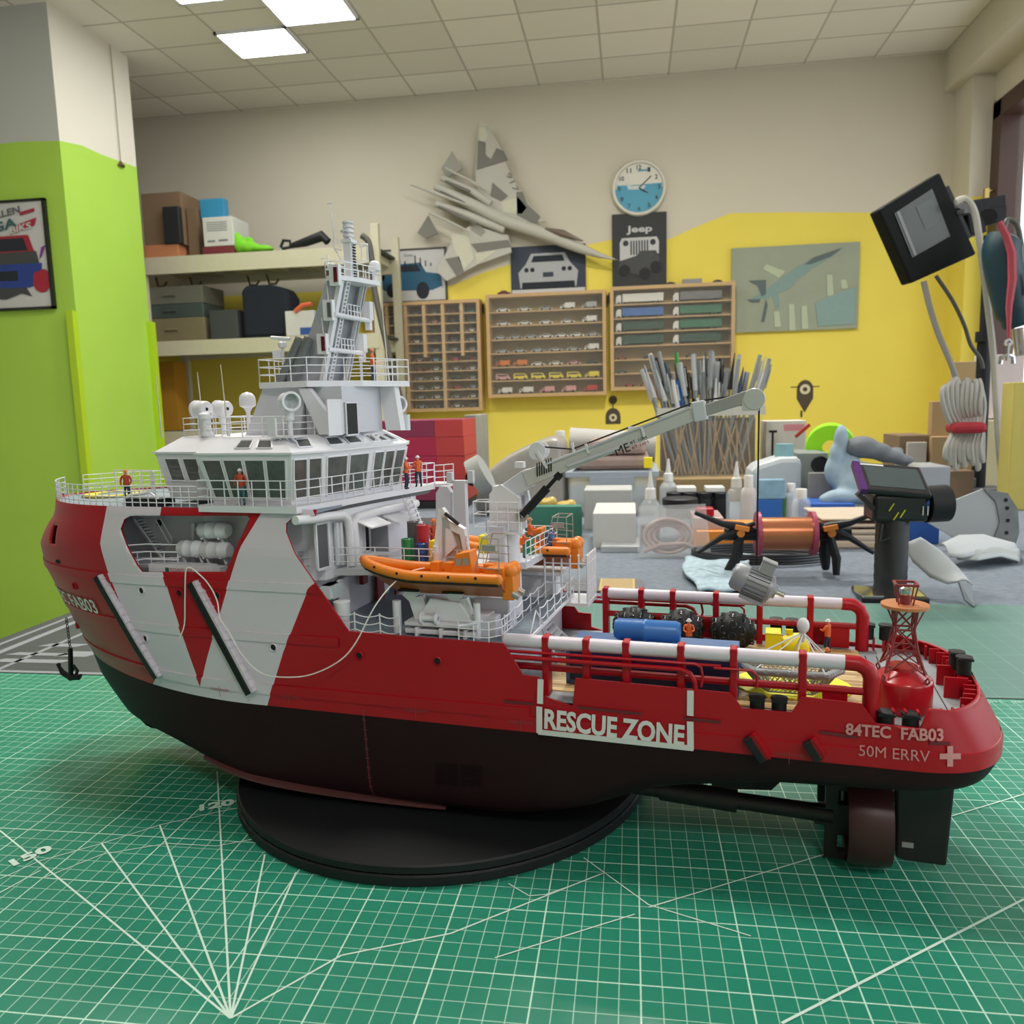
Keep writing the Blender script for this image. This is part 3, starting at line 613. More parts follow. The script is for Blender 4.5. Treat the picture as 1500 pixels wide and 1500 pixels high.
k.out('winch_grille',BLACK,SHIP)
k=MB(); c=cp(764,685); k.box(c.x-.004,c.x+.002,-.003,.003,c.z,c.z+.004).bar(cp(841,663),cp(838,648),.0016).bar(cp(1025,593),cp(1021,583),.0014).box(cp(930,627).x-.004,cp(930,627).x+.004,-.002,.002,cp(930,627).z-.003,cp(930,627).z+.001); k.out('cable_guide',WHITE,SHIP)
k=MB(); a,b=cp(765,755,-.009),cp(824,690,-.004); m=a.lerp(b,.62); k.cyl(a,m,.0029,n=14).cyl(m,b,.0014,n=10).cyl(b-(b-a)*.16,b-(b-a)*.05,.0027,n=8); o=k.out('luffing_ram',BLACK,SHIP); MB().lathe([(.0015,-.0015),(.0042,-.0015),(.0042,.0015),(.0015,.0015)],a,(0,1,0),16).out('ram_pivot',SILVER,o)
k=MB().bar(cp(769,712,.004),cp(776,745,.004),.004,.003).bar(cp(752,738,.001),cp(770,712,.001),.006,.003); k.out('crane_link_arm',WHITE,SHIP)
k=MB(); c=TP(930,651,-.0062); bd=(Vector(T(1024,601,0))-Vector(T(772,700,0))).normalized()
def bmp(x,y): return (c.x+x*bd.x-y*bd.y,-.0064,c.z+x*bd.y+y*bd.x)
k.text('ME',lambda x,y:bmp(x-.0085,y),0,w=.0095,h=.0055); k.text('8T 10M',lambda x,y:bmp(x+.003,y+.0018),0,w=.011,h=.0019); k.text('6T 14M',lambda x,y:bmp(x+.003,y-.0015),0,w=.011,h=.0019); k.out('crane_lettering',BLACK,SHIP)
a=cp(791,663);b=cp(838,658);c=cp(1021,588);d=cp(1102,576); e=cp(1112,590); tip=Vector((e.x,0,e.z)); mot=Vector((e.x,0,cp(1113,828).z))
k=MB().tube([a+Vector((0,0,.004)),b,c,d,e,mot],.0006,6); k.out('crane_wire',BLACK,SHIP)
# electric motor on the hook
mo=SE('electric_motor','silver ribbed electric motor hanging from the crane wire','motor',mot.x,0,mot.z)
MX=Matrix.Rotation(math.radians(22),4,'Y')
def MM(name,k,mt,bev=0):
    o=k.out(name,mt,mo,bevel=bev); return o
Q=Matrix.Translation((-.001,0,-.0115))@MX
def qv(x,y,z): return Q@Vector((x,y,z))
MET=mat('motor_silver',(.34,.35,.38),.42,metal=.25)
k=MB().lathe([(.0001,-.0145),(.0068,-.0145),(.0086,-.0125),(.009,-.006),(.0082,-.0058),(.0082,.008),(.0088,.008),(.0088,.010),(.0045,.012),(.0045,.0135),(.0001,.0135)],qv(0,0,0),Q.to_3x3()@Vector((1,0,0)),24); MM('motor_body',k,MET)
k=MB()
for i in range(20):
    a=2*PI*i/20; Mx=Q@Matrix.Rotation(a,4,'X'); k.box(-.0055,.0078,-.0003,.0003,.008,.0094,0,Mx)
MM('cooling_fins',k,MET); MM('shaft',MB().cyl(qv(.0135,0,0),qv(.019,0,0),.0016,n=12),CHROME)
MM('terminal_box',MB().box(-.001,.0075,-.0045,.0045,.008,.016,0,Q).box(-.0015,.008,-.005,.005,.0155,.017,0,Q),MET,.0004)
MM('foot',MB().box(-.006,.009,-.008,-.004,-.0105,-.0085,0,Q).box(-.006,.009,.004,.008,-.0105,-.0085,0,Q),MET)
# ================= boats =================
def boat(t0,label,x1=None,zt=None):
    L=.1045
    if x1 is None: x0,z1=T(533,822,t0); x1,_=T(757,835,t0); L=x1-x0; zt=T(640,838,t0)[1]
    x0=x1-L
    b=SE('rescue_boat',label,'boat',x0,t0,0,group=None)
    hw=.0145; rt=.0034; n=22
    def cl(u): return hw*(min(1,(u/.42))**.55 if u<.42 else 1)
    def sh(u): return zt+.006*max(0,1-u/.45)**2
    pts=[];
    for i in range(n+1):
        u=i/n; pts.append((L*u*.93,-cl(u),sh(u)))
    port=pts; st_=[(x,-y,z) for x,y,z in pts]
    k=MB().tube(st_[::-1]+port[1:],rt,10); k.ball(port[-1],rt,8).ball(st_[-1],rt,8); o=k.out('inflatable_collar',ORANGE,b)
    k=MB()
    for i in range(3,n,4): x,y,z=port[i]; k.lathe([(.0001,.0004),(.0009,.0004),(.0009,-.001)],(x,y-rt*.9,z+.001),(0,-1,.3),8)
    k.out('grommet',BLACK,o)
    k=MB(); vs=[]
    for i in range(n+1):
        u=i/n; w=cl(u); z=sh(u); kz=z-.0125*min(1,(u/.22)**.6) if u>0 else z-.001
        vs+=[(L*u*.95,-w-.0005,z-.0012),(L*u*.95,-w*.93,z-.0050),(L*u*.95,0,kz-.0015),(L*u*.95,w*.93,z-.0050),(L*u*.95,w+.0005,z-.0012)]
    k.add(vs,[(i*5+j,(i+1)*5+j,(i+1)*5+j+1,i*5+j+1) for i in range(n) for j in range(4)]+[tuple(n*5+j for j in range(5))],0,False); k.out('boat_hull',mat('boat_brown_orange',(.42,.11,.025),.35),b)
    k=MB(); k.tube([(x*1.005,y-.0022,z-.0030) for x,y,z in port],.0008,5); k.tube([(x*1.005,y+.0022,z-.0030) for x,y,z in st_],.0008,5); k.out('rubbing_band',BLACK,b)
    k=MB().xy([(L*.06,0),(L*.25,-hw*.72),(L*.9,-hw*.85),(L*.9,hw*.85),(L*.25,hw*.72)],zt-.003,zt-.0018); k.out('boat_floor',ORANGE,b)
    k=MB().xz([(L*.60,zt-.002),(L*.64,zt+.013),(L*.73,zt+.015),(L*.75,zt-.002)],-.006,.006); o=k.out('steering_console',ORANGE,b,bevel=.0006)
    a,c,d,e=Vector((L*.601,-.0062,zt)),Vector((L*.745,-.0062,zt)),Vector((L*.73,-.0062,zt+.0135)),Vector((L*.64,-.0062,zt+.0115))
    MB().patch([a,c,d,e],.12,.45,.5,.85,.0001,.0004).patch([a,c,d,e],.55,.88,.5,.85,.0001,.0004).out('console_panel',SILVER,o)
    k=MB()
    for i,x in enumerate((.46,.55,.80)): k.box(L*x,L*x+.006,-.003,.003,zt-.002,zt+.007)
    k.out('seat',ORANGE,b,bevel=.0005)
    k=MB()
    for y in (-.0095,.0095):
        for x in (.80,.96): k.cyl((L*x-.004,y,zt),(L*(x-.86)*.6+L*.86,y,zt+.024),.0004,n=5)
        for z in (.006,.012,.017): k.cyl((L*.79,y,zt+z),(L*.93,y,zt+z-.001),.00035,n=5)
    k.cyl((L*.82,-.0095,zt+.024),(L*.82,.0095,zt+.024),.0005,n=5).cyl((L*.92,-.0095,zt+.024),(L*.92,.0095,zt+.024),.0005,n=5).cyl((L*.82,-.0095,zt+.024),(L*.92,-.0095,zt+.024),.0004,n=5).cyl((L*.82,.0095,zt+.024),(L*.92,.0095,zt+.024),.0004,n=5).box(L*.82,L*.90,-.0095,-.0085,zt+.016,zt+.020); k.out('radar_arch',SILVER,b)
    k=MB().box(L*.84,L*.95,-.009,.009,zt-.002,zt+.006).ball((L*.97,-.004,zt+.0035),.0048,12).ball((L*.97,.004,zt+.0035),.0048,12).box(L*.93,L*1.0,-.0075,.0075,zt-.014,zt+.001); k.out('engine_housing',ORANGE,b,bevel=.0006)
    k=MB().cyl((L*.99,-.006,zt-.010),(L*1.03,-.006,zt-.012),.0022,n=10).cyl((L*.99,.004,zt-.010),(L*1.03,.004,zt-.012),.0022,n=10); k.out('water_jet',SILVER,b)
    return b
boat(-.0565,'orange rescue boat on its white cradle above the near side deck')
# cradle and davit, port and starboard
def cradle(t0,sg,name='boat_cradle'):
    g=lambda x,y:T(x,y,-.06)
    k=MB(); a=g(598,912); b=g(705,930)
    k.box(a[0],b[0],t0-.009,t0+.009,.1300,.1330).box(a[0],b[0],t0-.0095,t0+.0095,.1350,.1375)
    for i in range(3): x=a[0]+(b[0]-a[0])*(.15+.33*i); k.box(x,x+.002,t0-.011,t0+.011,.1285,.1345)
    k.xz([(a[0]+.006,.1375),(a[0]+.044,.1375),(a[0]+.036,.150),(a[0]+.016,.152)],t0-.004,t0+.006); 
    for x in (a[0]+.012,a[0]+.022): k.lathe([(.0012,-.0008),(.0042,-.0008),(.0042,.0008),(.0012,.0008)],(x,t0-.0085*sg,.1405),(1,0,0),14)
    k.cyl((a[0]+.012,t0-.0085*sg,.1405),(a[0]+.022,t0-.0085*sg,.1405),.0022,n=10)
    o=k.out(name,WHITE,SHIP,bevel=.0005)
    for x in (a[0]+.003,a[0]+.033):
        k=MB().bar((x+.006,t0,.138),(x+.002,t0,.1515),.004,.010).bar((x+.002,t0,.1515),(x-.004,t0,.1565),.0035,.010).box(x-.008,x+.006,t0-.006,t0+.006,.1560,.1572,1); k.out('cradle_arm',[WHITE,BLACK],SHIP)
cradle(-.0565,1)
k=MB(); P_=[T(x,y,-.038) for x,y in ((640,828),(638,800),(644,745),(650,743),(656,752),(670,800))]; k.xz(P_,-.041,-.036)
P_=[T(x,y,-.038) for x,y in ((650,755),(682,774),(690,822),(684,822),(676,782),(655,772),(655,828),(650,828))]; k.xz(P_,-.041,-.036); k.xz([T(x,y,-.036) for x,y in ((655,772),(676,782),(684,828),(655,828))],-.038,-.036,1)
k.cyl(TP(652,752,-.043),TP(672,768,-.043),.0012,n=6,m=2); k.out('boat_davit',[WHITE,mat('davit_inner',(.42,.33,.27),.6),BLACK],SHIP)
k=MB(); a=T(681,785,-.0412); b=T(688,818,-.0412); k.text('MAN OVERBOARD',lambda x,y:(a[0]*.5+b[0]*.5+y+.1*x*.8,-.0413,(a[1]+b[1])/2-x),0,w=.014,h=.0016); k.out('davit_lettering',mat('letter_red',(.5,.05,.05),.5),SHIP)
k=MB(); c=TP(638,780,-.042); k.cyl((c.x,c.y,.1645),(c.x,c.y,.182),.0022,n=10).cyl((c.x,c.y,.170),(c.x,c.y,.1715),.0028,n=10).cyl((c.x,c.y,.177),(c.x,c.y,.1785),.0028,n=10); k.out('davit_winch',WHITE,SHIP)
k=MB(); P_=[T(x,y,.02) for x,y in ((640,765),(640,722),(646,712),(656,712),(662,722),(662,765))]; k.xz(P_,.018,.024); c=T(668,760,.02); k.box(c[0],c[0]+.009,.016,.022,.160,c[1]+.028).box(c[0]-.005,c[0]-.001,.017,.021,c[1]+.026,c[1]+.034).box(c[0]+.011,c[0]+.015,.017,.021,c[1]+.027,c[1]+.035).box(c[0]-.005,c[0]+.015,.018,.020,c[1]+.026,c[1]+.0275)
k.out('far_davit',LGREY,SHIP)
k=MB(); A0=TP(602,740,.03); A1=TP(615,812,.03); st0=Vector((A0.x,.020,.205)); st1=Vector((A0.x+.016,.020,.1645))
for y in (.018,.030): k.bar(Vector((st0.x,y,st0.z)),Vector((st1.x,y,st1.z)),.0012)
for i in range(12): q=st0.lerp(st1,(i+.5)/12); k.box(q.x-.002,q.x+.002,.018,.030,q.z-.0003,q.z+.0003)
k.out('wing_staircase',WHITE,SHIP)
q=T(851,803,.052); bt=boat(.052,'orange rescue boat on the far side behind the crane',q[0],q[1]); 
k=MB().box(.045,.085,.044,.066,.1460,.1485).box(.05,.08,.048,.062,.1285,.146); k.out('boat_cradle',WHITE,SHIP)
# ================= gangway, cage, stairs =================
g0=ZP(736,930,.1285).x; 
k=MB(); SL=Matrix.Identity(4)
W0,W1=.074,.0915
k.box(W0,W1,-.062,.058,.1285,.1305); o=k.out('gangway',WHITE,SHIP); k=MB()
for i in range(44): y=-.0605+i*.0027; k.box(W0+.001,W1-.001,y,y+.0012,.1305,.1310)
k.out('grating',DECKB,o)
k=MB()
def wavy(x,y0,y1,z,nn=4):
    for i in range(nn):
        ya,yb=y0+(y1-y0)*i/nn,y0+(y1-y0)*(i+1)/nn
        for h in (.0055,.0125):
            k.tube([(x,ya+(yb-ya)*j/5,z+h-.0016*math.sin(PI*j/5)) for j in range(6)],.00038,5)
        k.cyl((x,ya,z),(x,ya,z+.0128),.00045,n=5)
    k.cyl((x,y1,z),(x,y1,z+.0128),.00045,n=5)
wavy(W1-.0006,-.035,.057,.1305,5); wavy(W0+.0006,-.058,.057,.1305,6)
for x in (W0,W1): k.bar((x,-.061,.131),(x,-.046,.144),.0006).bar((x,-.030,.131),(x,-.046,.144),.0006)
k.out('gangway_railing',WHITE,SHIP)
k=MB(); zc=.1305; y0=.040;y1=.068; xx0,xx1=W0+.0,W1+.014
for x,y in [(xx0+(xx1-xx0)*i/5,y0) for i in range(6)]+[(xx1,y0+(y1-y0)*i/6) for i in range(1,7)]: k.cyl((x,y,zc-.003),(x,y,.162),.00075,n=6).ball((x,y,.1625),.0011,6)
for z in (.142,.1565): k.tube([(xx0,y0,z),(xx1,y0,z),(xx1,y1,z)],.0005,5)
k.box(xx0,xx1+.001,y0-.002,y1,zc-.005,zc-.0025); k.out('cargo_cage',WHITE,SHIP)
k=MB()
for i in range(8): k.box(.066+i*.0035,.070+i*.0035,.016,.036,.124-i*.0035,.1248-i*.0035)
k.bar((.066,.016,.125),(.096,.016,.0985),.0012).bar((.066,.036,.125),(.096,.036,.0985),.0012); k.out('deck_staircase',WHITE,SHIP)
MB().bar((.083,-.03,.128),(.097,-.03,.0985),.0012).out('gangway_strut',WHITE,SHIP); MB().bar((.097,-.012,.0985),(.083,-.012,.128),.0012).out('gangway_strut',WHITE,SHIP)
k=MB().box(.05,.074,-.045,-.030,.1285,.150).box(.052,.070,-.060,-.05,.1285,.142); k.out('deck_equipment_box',LGREY,SHIP,bevel=.001)
# chain rail along the boat deck edge
k=MB(); P_=[(TP(491,885,-.0735)),TP(519,932,-.0735),TP(554,936,-.0735),TP(585,938,-.0735)]
zz=.1285
q0=T(481,880,-.0745); 
posts=[(q0[0],.1455),(T(519,900,-.0735)[0],zz),(T(556,900,-.0735)[0],zz),(T(585,900,-.0735)[0],zz)]
for (xa,za),(xb,zb_) in zip(posts,posts[1:]):
    for h in (.0045,.0095,.0145):
        k.tube([(xa+(xb-xa)*j/7,-.0735,zz+h-.0018*math.sin(PI*j/7)) for j in range(8)],.0004,5)
for x,_ in posts[1:]: k.cyl((x,-.0735,zz-.002),(x,-.0735,zz+.0155),.0005,n=5)
k.tube([(q0[0]-.002,-.0745,.1475),(posts[1][0]-.010,-.0745,.1295),(posts[3][0],-.0745,.1288)],.0005,5); k.out('chain_railing',WHITE,SHIP)
k=MB(); xa=T(672,935,-.0735)[0]; k.rail([(xa,-.0735,.128),(T(716,935,-.0735)[0],-.0735,.128),(.0755,-.066,.128),(.0755,-.045,.128)],h=.0145,n=3,sp=.012); k.out('boat_deck_railing',WHITE,SHIP)
k=MB().tube([(xa,-.073,.139),(xa+.006,-.070,.1395),(xa+.01,-.060,.139),(xa+.016,-.05,.139)],.001).cyl((xa+.008,-.062,.1285),(xa+.008,-.062,.151),.0022,n=10).box(xa+.004,xa+.014,-.058,-.046,.140,.1425); k.out('deck_stanchion',WHITE,SHIP)
# interior of the side opening: stairs and rail
k=MB(); a=TP(196,760,-.045);b=TP(250,835,-.045); 
for dy_ in (0,.010): k.bar(a+Vector((0,dy_,0)),b+Vector((0,dy_,0)),.0012)
for i in range(17): q=a.lerp(b,(i+.5)/17); k.box(q.x-.0022,q.x+.0022,q.y,q.y+.010,q.z-.0003,q.z+.0003)
k.out('inner_staircase',WHITE,SHIP)
k=MB(); k.rail([TP(184,836,-.066)*1,TP(262,836,-.060)],h=.0135,n=3,sp=.011); k.tube([TP(228,762,-.047),TP(250,800,-.047),TP(252,790,-.047),TP(235,760,-.047)],.0005,5).tube([TP(184,799,-.072),TP(207,836,-.072)],.0006,5)
for y in (799,810,821): k.tube([TP(184+(y-799)*.6,y,-.072),TP(214,y-2,-.066),TP(262,y-1,-.060)],.0005,5)
k.out('opening_railing',WHITE,SHIP)
k=MB(); a=TP(220,825,-.066);b=TP(322,834,-.066); k.box(a.x,b.x-.008,-.068,-.058,a.z-.007,a.z); k.box(b.x-.012,b.x,-.066,-.058,a.z-.0065,a.z-.001); k.text('84 TECHNOLOGY',lambda x,y:((a.x+b.x)/2-.003+x,-.0684,a.z-.0035+y),1,w=.022,h=.0028); k.box(a.x+.0145,a.x+.0172,-.0685,-.068,a.z-.005,a.z-.002,2); k.out('name_box',[WHITE,mat('letter_red',(.5,.05,.05),.5),mat('sign_green',(.03,.15,.1),.5)],SHIP)
k=MB().cyl(TP(283,766,-.044),TP(283,834,-.044),.0016,n=8).cyl(TP(331,766,-.044),TP(331,834,-.044),.0016,n=8).cyl(TP(283,776,-.044),TP(331,776,-.044),.0008,n=6)
for px,y in ((265,816),(300,818),(297,790)):
    for d in (3,28): a=TP(px+d,y,-.056); k.bar(a,a+Vector((.002,0,-.004)),.0012).bar(a+Vector((0,-.004,.001)),a+Vector((0,.004,.001)),.001)
k.out('raft_rack',WHITE,SHIP)
def raft(px0,px1,pyc,t,label):
    a,b=TP(px0,pyc,t),TP(px1,pyc,t); L=b.x-a.x; r=.0057
    e=SE('life_raft_canister',label,'life raft',a.x,t,a.z,group='white life raft canisters in the side opening')
    MB().lathe([(.0001,0),(r*.75,.0002),(r,.002),(r,L*.28),(r*1.05,L*.3),(r*1.05,L*.34),(r,L*.36),(r,L*.64),(r*1.05,L*.66),(r*1.05,L*.70),(r,L*.72),(r,L-.002),(r*.75,L-.0002),(.0001,L)],(0,0,0),(1,0,0),20).out('canister',WHITE,e)
    k=MB()
    for x in (L*.32,L*.68): k.lathe([(r*1.06,-.0005),(r*1.10,0),(r*1.06,.0005)],(x,0,0),(1,0,0),18)
    k.out('strap',LGREY,e)
raft(293,335,776,-.056,'white life raft canister on top of the other two in the side opening')
raft(263,298,803,-.056,'lower left white life raft canister beside the inner stairs')
raft(296,337,805,-.056,'lower right white life raft canister at the aft end of the opening')
# ================= side guard frames on the aft deck =================
def guard(t0,pxs,e0,e1,sg):
    s0=ZT(*e0,.13)[0]; s1=ZT(*e1,.13)[0]; z=.1300
    k=MB().cyl((s0,t0,z),(s1,t0,z),.0041,n=16); k.out('guard_tube',mat('tube_white',(.68,.62,.71),.4),SHIP)
    k=MB().tube([(s1-.001,t0,z),(s1+.006,t0,z-.0003),(s1+.0105,t0,z-.003),(s1+.0125,t0,z-.008),(s1+.0125,t0,.0985)],.0043,14); k.out('guard_elbow',RED,SHIP)
    for px in pxs:
        s=TP(px,960 if sg<0 else 890,t0).x; MB().box(s-.0021,s+.0021,t0-.0044,t0+.0044,.098,.1346).out('guard_post',RED,SHIP,bevel=.0008)
    k=MB().cyl((s0+.004,t0,.1145),(s1+.010,t0,.1145),.0022,n=8).cyl((s0-.012 if sg<0 else s0,t0+.0045*sg,.1245),(s1-.065,t0+.0045*sg,.1245),.0009,n=6); k.out('guard_rail',RED,SHIP)
    xs=TP(1020,960,t0).x
    k=MB().tube([(s0-.01,t0+.006*sg,.1215),(xs-.008,t0+.006*sg,.1215),(xs-.003,t0+.006*sg,.1195),(xs,t0+.006*sg,.114),(xs,t0+.006*sg,.101)],.0015,8).tube([(s0-.01,t0+.0055*sg,.125),(xs,t0+.0055*sg,.125),(xs+.003,t0+.0055*sg,.1235),(xs+.004,t0+.0055*sg,.118),(xs+.003,t0+.0055*sg,.112)],.0009,6).tube([(xs+.01,t0+.0055*sg,.1235),(xs+.030,t0+.0055*sg,.1235),(xs+.033,t0+.0055*sg,.121),(xs+.033,t0+.0055*sg,.114)],.0008,6); k.out('hand_rail',RED,SHIP)
    return s0,s1
guard(-.0655,(801,860,918,998,1075,1176),(735,941),(1242,977),-1)
guard(.0655,(888,940,986,1049,1113,1187),(880,870),(1237,889),1)
for t0 in (-.0665,.0645):
    a=TP(1205,1010,t0);b=TP(1242,1010,t0); MB().box(a.x,b.x,t0,t0+.003,.099,.1165).out('guard_panel',RED,SHIP,bevel=.0005)
a=TP(1175,1010,.0); 
for sg in (-1,1):
    k=MB()
    for i in range(9): s=.292+i*.006; k.box(s,s+.0012,(hb(s,.107)-.0085) if sg>0 else -(hb(s,.107)-.0035),(hb(s,.107)-.0035) if sg>0 else -(hb(s,.107)-.0085),.098,.107)
    k.out('bulwark_frame',RED,SHIP)
k=MB()
for i in range(13):
    y=-.045+i*.0075; s=send(.108)-.002
    while hb(s,.107)<abs(y)+.0035: s-=.001
    k.box(s-.007,s-.001,y,y+.0012,.098,.108)
k.box(.326,.338,-.019,-.0175,.098,.1105).box(.326,.338,.003,.0045,.098,.1105); k.out('transom_frame',RED,SHIP)
def bollard(px,py,z,lab,t=None):
    c=ZP(px,py,z) if t is None else Vector((TP(px,py,t).x,t,z))
    o=SE('mooring_bollard',lab,'bollard',c.x,c.y,z,group='black mooring bollards'); MB().lathe([(.0040,0),(.0040,.009),(.0046,.0095),(.0046,.0105),(.0001,.0108)],(0,0,0),(0,0,1),16).out('post',BLACK,o); MB().box(-.0042,.0042,-.0046,-.0036,.0088,.0102).out('lip',BLACK,o)
bollard(1109,1042,.0982,'black bollard at the near bulwark below the net basket, forward one',-.0685); bollard(1141,1044,.0982,'black bollard at the near bulwark below the net basket, aft one',-.0685)
bollard(1297,1058,.0955,'black bollard in front of the red buoy, left one',-.0685); bollard(1333,1060,.0955,'black bollard in front of the red buoy, right one',-.0685)
bollard(1400,984,.1085,'black bollard on the stern bulwark, rear one of the pair',.006); bollard(1411,993,.1085,'black bollard on the stern bulwark, front one of the pair',-.004)
for px,l in ((1271,'left of the buoy tower, first'),(1297,'left of the buoy tower, second')): bollard(px,925,.106,'black bollard at the far bulwark '+l,.068)
for px,l in ((1137,'first'),(1160,'second')): bollard(px,905,.106,'black bollard behind the yellow submersible, '+l,.069)
# ================= underwater gear =================
DK=mat('under_dark',(.012,.008,.009),.5)
for t0 in (-.035,.035):
    a=TP(1308,1255,t0);b=TP(1385,1265,t0);c=TP(1399,1140,t0);d=TP(1310,1140,t0)
    if t0>0: a,b,c,d=[Vector((v.x,t0,v.z)) for v in R0]
    else: R0=[a,b,c,d]
    zz0=max(.004,b.z); k=MB()
    pl=[(a.x+.001,zz0+.0015),(a.x+.006,zz0),(b.x,zz0),(c.x,.063),(d.x,.063)]
    k.xz(pl,t0-.0035,t0+.0035); o=k.out('rudder',DK,SHIP,bevel=.0015)
    k=MB().patch([(a.x,t0-.0036,zz0),(b.x,t0-.0036,zz0),(b.x,t0-.0036,.05),(a.x,t0-.0036,.05)],.14,.36,.20,.27,.0001,.0003).out('rudder_mark',mat('mark_grey',(.3,.3,.3),.5),o)
    x0=TP(1240,1200,-.035).x; x1=TP(1302,1200,-.035).x; zc=.0275; r=.0262
    k=MB().lathe([(r*.86,0),(r*.96,-.001),(r,.002),(r,(x1-x0)*.6),(r*.95,(x1-x0)),(r*.82,(x1-x0)),(r*.80,(x1-x0)*.5),(r*.86,0)],(x0,t0,zc),(1,0,0),30); k.out('propeller_nozzle',mat('nozzle_maroon',(.045,.010,.012),.4),SHIP)
    k=MB()
    for i in range(4):
        a_=i*PI/2+.5; M_=Matrix.Translation(((x0+x1)/2,t0,zc))@Matrix.Rotation(a_,4,'X')@Matrix.Rotation(.5,4,'Z'); k.add([M_@Vector(v) for v in ((0,-.002,.003),(0,.002,.003),(0,.008,.014),(0,.005,.0195),(0,-.005,.0195),(0,-.007,.012))],[(0,1,2,3,4,5)])
    k.lathe([(.0001,-.010),(.003,-.008),(.0035,.002),(.0001,.01)],((x0+x1)/2,t0,zc),(1,0,0),12); k.out('propeller',mat('bronze',(.25,.15,.06),.3,metal=1),SHIP)
    xa=TP(1208,1200,-.035).x
    k=MB(); H_=[(xa,zc-r),(x0+.002,zc-r),(x0+.002,zc-r+.005),(xa+.007,zc-r+.005),(xa+.007,zc-r+.015),(x0+.002,zc-r+.015),(x0+.002,zc+.008),(xa+.007,zc+.008),(xa+.007,zc+.016),(x0+.002,zc+.016),(x0+.002,.058),(xa,.058),(xa,zc+.005),(xa-.006,zc+.005),(xa-.006,zc-.006),(xa,zc-.006)]
    k.xz(H_,t0-.003,t0+.003); k.out('shaft_bracket',DK,SHIP,bevel=.0006)
    k=MB().cyl((TP(1140,1195,-.035).x-.09,t0,.0305),(xa+.004,t0,zc),.0048,.0052,n=16).cyl((TP(1040,1160,-.035).x-.03,t0,.0305),(TP(1080,1160,-.035).x,t0,.0285),.0068,n=16); k.out('propeller_shaft',DK,SHIP)
k=MB(); k.xz([T(1040,1140,-.02),T(1180,1130,-.02),T(1130,1175,-.02),T(1040,1172,-.02)],-.004,.004); k.out('skeg',mat('skeg_maroon',(.03,.012,.013),.5),SHIP)
# anchor
an=SE('anchor','black anchor hanging on a chain below the bow','anchor',*TP(97,905,-.03)); o0=TP(97,905,-.03)
k=MB(); b=TP(103,950,-.03)-o0
for i in range(9): p_=Vector((0,0,0)).lerp(b,(i+.5)/9); k.tube([p_+Vector((math.cos(a*PI/3)*(.0008 if i%2 else .0002),math.cos(a*PI/3)*(.0002 if i%2 else .0008),math.sin(a*PI/3)*.0017)) for a in range(6)],.00035,5,closed=True)
k.out('chain',BLACK,an)
k=MB(); c=TP(104,992,-.03)-o0; k.bar(b,c,.0028,.0022).ball(c,.003,8).tube([c+Vector((-.0115,0,.0085)),c+Vector((-.008,0,.003)),c,c+Vector((.008,0,.0005)),c+Vector((.011,0,.003))],[.0012,.0022,.0026,.0022,.0008],8); k.tube([c+Vector((.0035,.001,0)),c+Vector((.005,.002,.005)),c+Vector((.002,.002,.009)),c+Vector((0,.002,.005))],.0013,6).ball(c+Vector((-.0115,0,.0095)),.0018,8); k.out('flukes',BLACK,an)
# white string
Y=[(622,832,-.055),(600,838,-.06),(575,856,-.072),(548,890,-.08),(522,940,-.083),(500,966,-.084),(465,985,-.085),(430,992,-.085),(385,987,-.0855),(355,960,-.0865),(335,925,-.0865),(322,905,-.0855),(318,880,-.083),(305,855,-.081),(288,838,-.080),(278,832,-.079),(272,838,-.080),(271,880,-.081),(270,915,-.081),(262,937,-.081)]
def smooth(P,n=5):
    out=[]; P=[P[0]]+P+[P[-1]]
    for i in range(1,len(P)-2):
        a,b,c,d=P[i-1:i+3]
        for j in range(n):
            t=j/n; out.append(.5*((2*b)+(c-a)*t+(2*a-5*b+4*c-d)*t*t+(3*b-3*c+d-a)*t**3))
    return out+[P[-2]]
k=MB().tube(smooth([TP(*q) for q in Y]),.00045,7); o=one('white_string',k,mat('string_white',(.8,.78,.74),.6),'thin white string draped from the near rescue boat down the hull side','string',loc=sh2w(0,0,0),rz=-SA)
# ================= cargo =================
c0=TP(832,1000,-.047);c1=TP(1080,1020,-.047)
e=SE('shipping_container','long blue container on the aft deck beside the near guard rail','container',c0.x,-.047,.0992); L=c1.x-c0.x
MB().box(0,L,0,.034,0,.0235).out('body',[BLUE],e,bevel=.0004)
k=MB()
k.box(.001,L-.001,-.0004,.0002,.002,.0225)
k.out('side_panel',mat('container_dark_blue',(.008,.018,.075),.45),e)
k=MB().box(-.0005,L+.0005,-.0012,.0,0,.0025).box(-.0005,L+.0005,-.0012,.0,.0219,.0235).box(L-.0015,L+.0008,-.0012,.0003,0,.0235).box(-.0008,.0015,-.0012,.0003,0,.0235).box(L*.93,L*.94,.008,.0095,.0232,.0238,1); k.out('frame',[mat('container_edge',(.06,.12,.28),.4),BLACK],e)
a=ZP(900,945,.1317);b=ZP(998,948,.1317); tt=-.030; xa=TP(900,930,tt).x; xb=TP(998,930,tt).x
e=SE('gas_tank','blue two-section cylindrical tank lying on the blue container','tank',xa,tt,.1227)
L=xb-xa; MB().lathe([(.0001,0),(.0055,.0005),(.0068,.0025),(.0068,L*.44),(.0071,L*.45),(.0071,L*.49),(.0068,L*.5),(.0068,L-.003),(.0055,L-.0006),(.0001,L)],(0,0,.0080),(1,0,0),24).out('tank',mat('tank_blue',(.04,.17,.50),.3),e)
k=MB()
for x in (.06,.46,.88): k.box(L*x,L*x+.0022,-.0055,.0055,0,.0015).bar((L*x+.001,-.005,.001),(L*x+.001,-.004,.007),.0012).bar((L*x+.001,.005,.001),(L*x+.001,.004,.007),.0012)
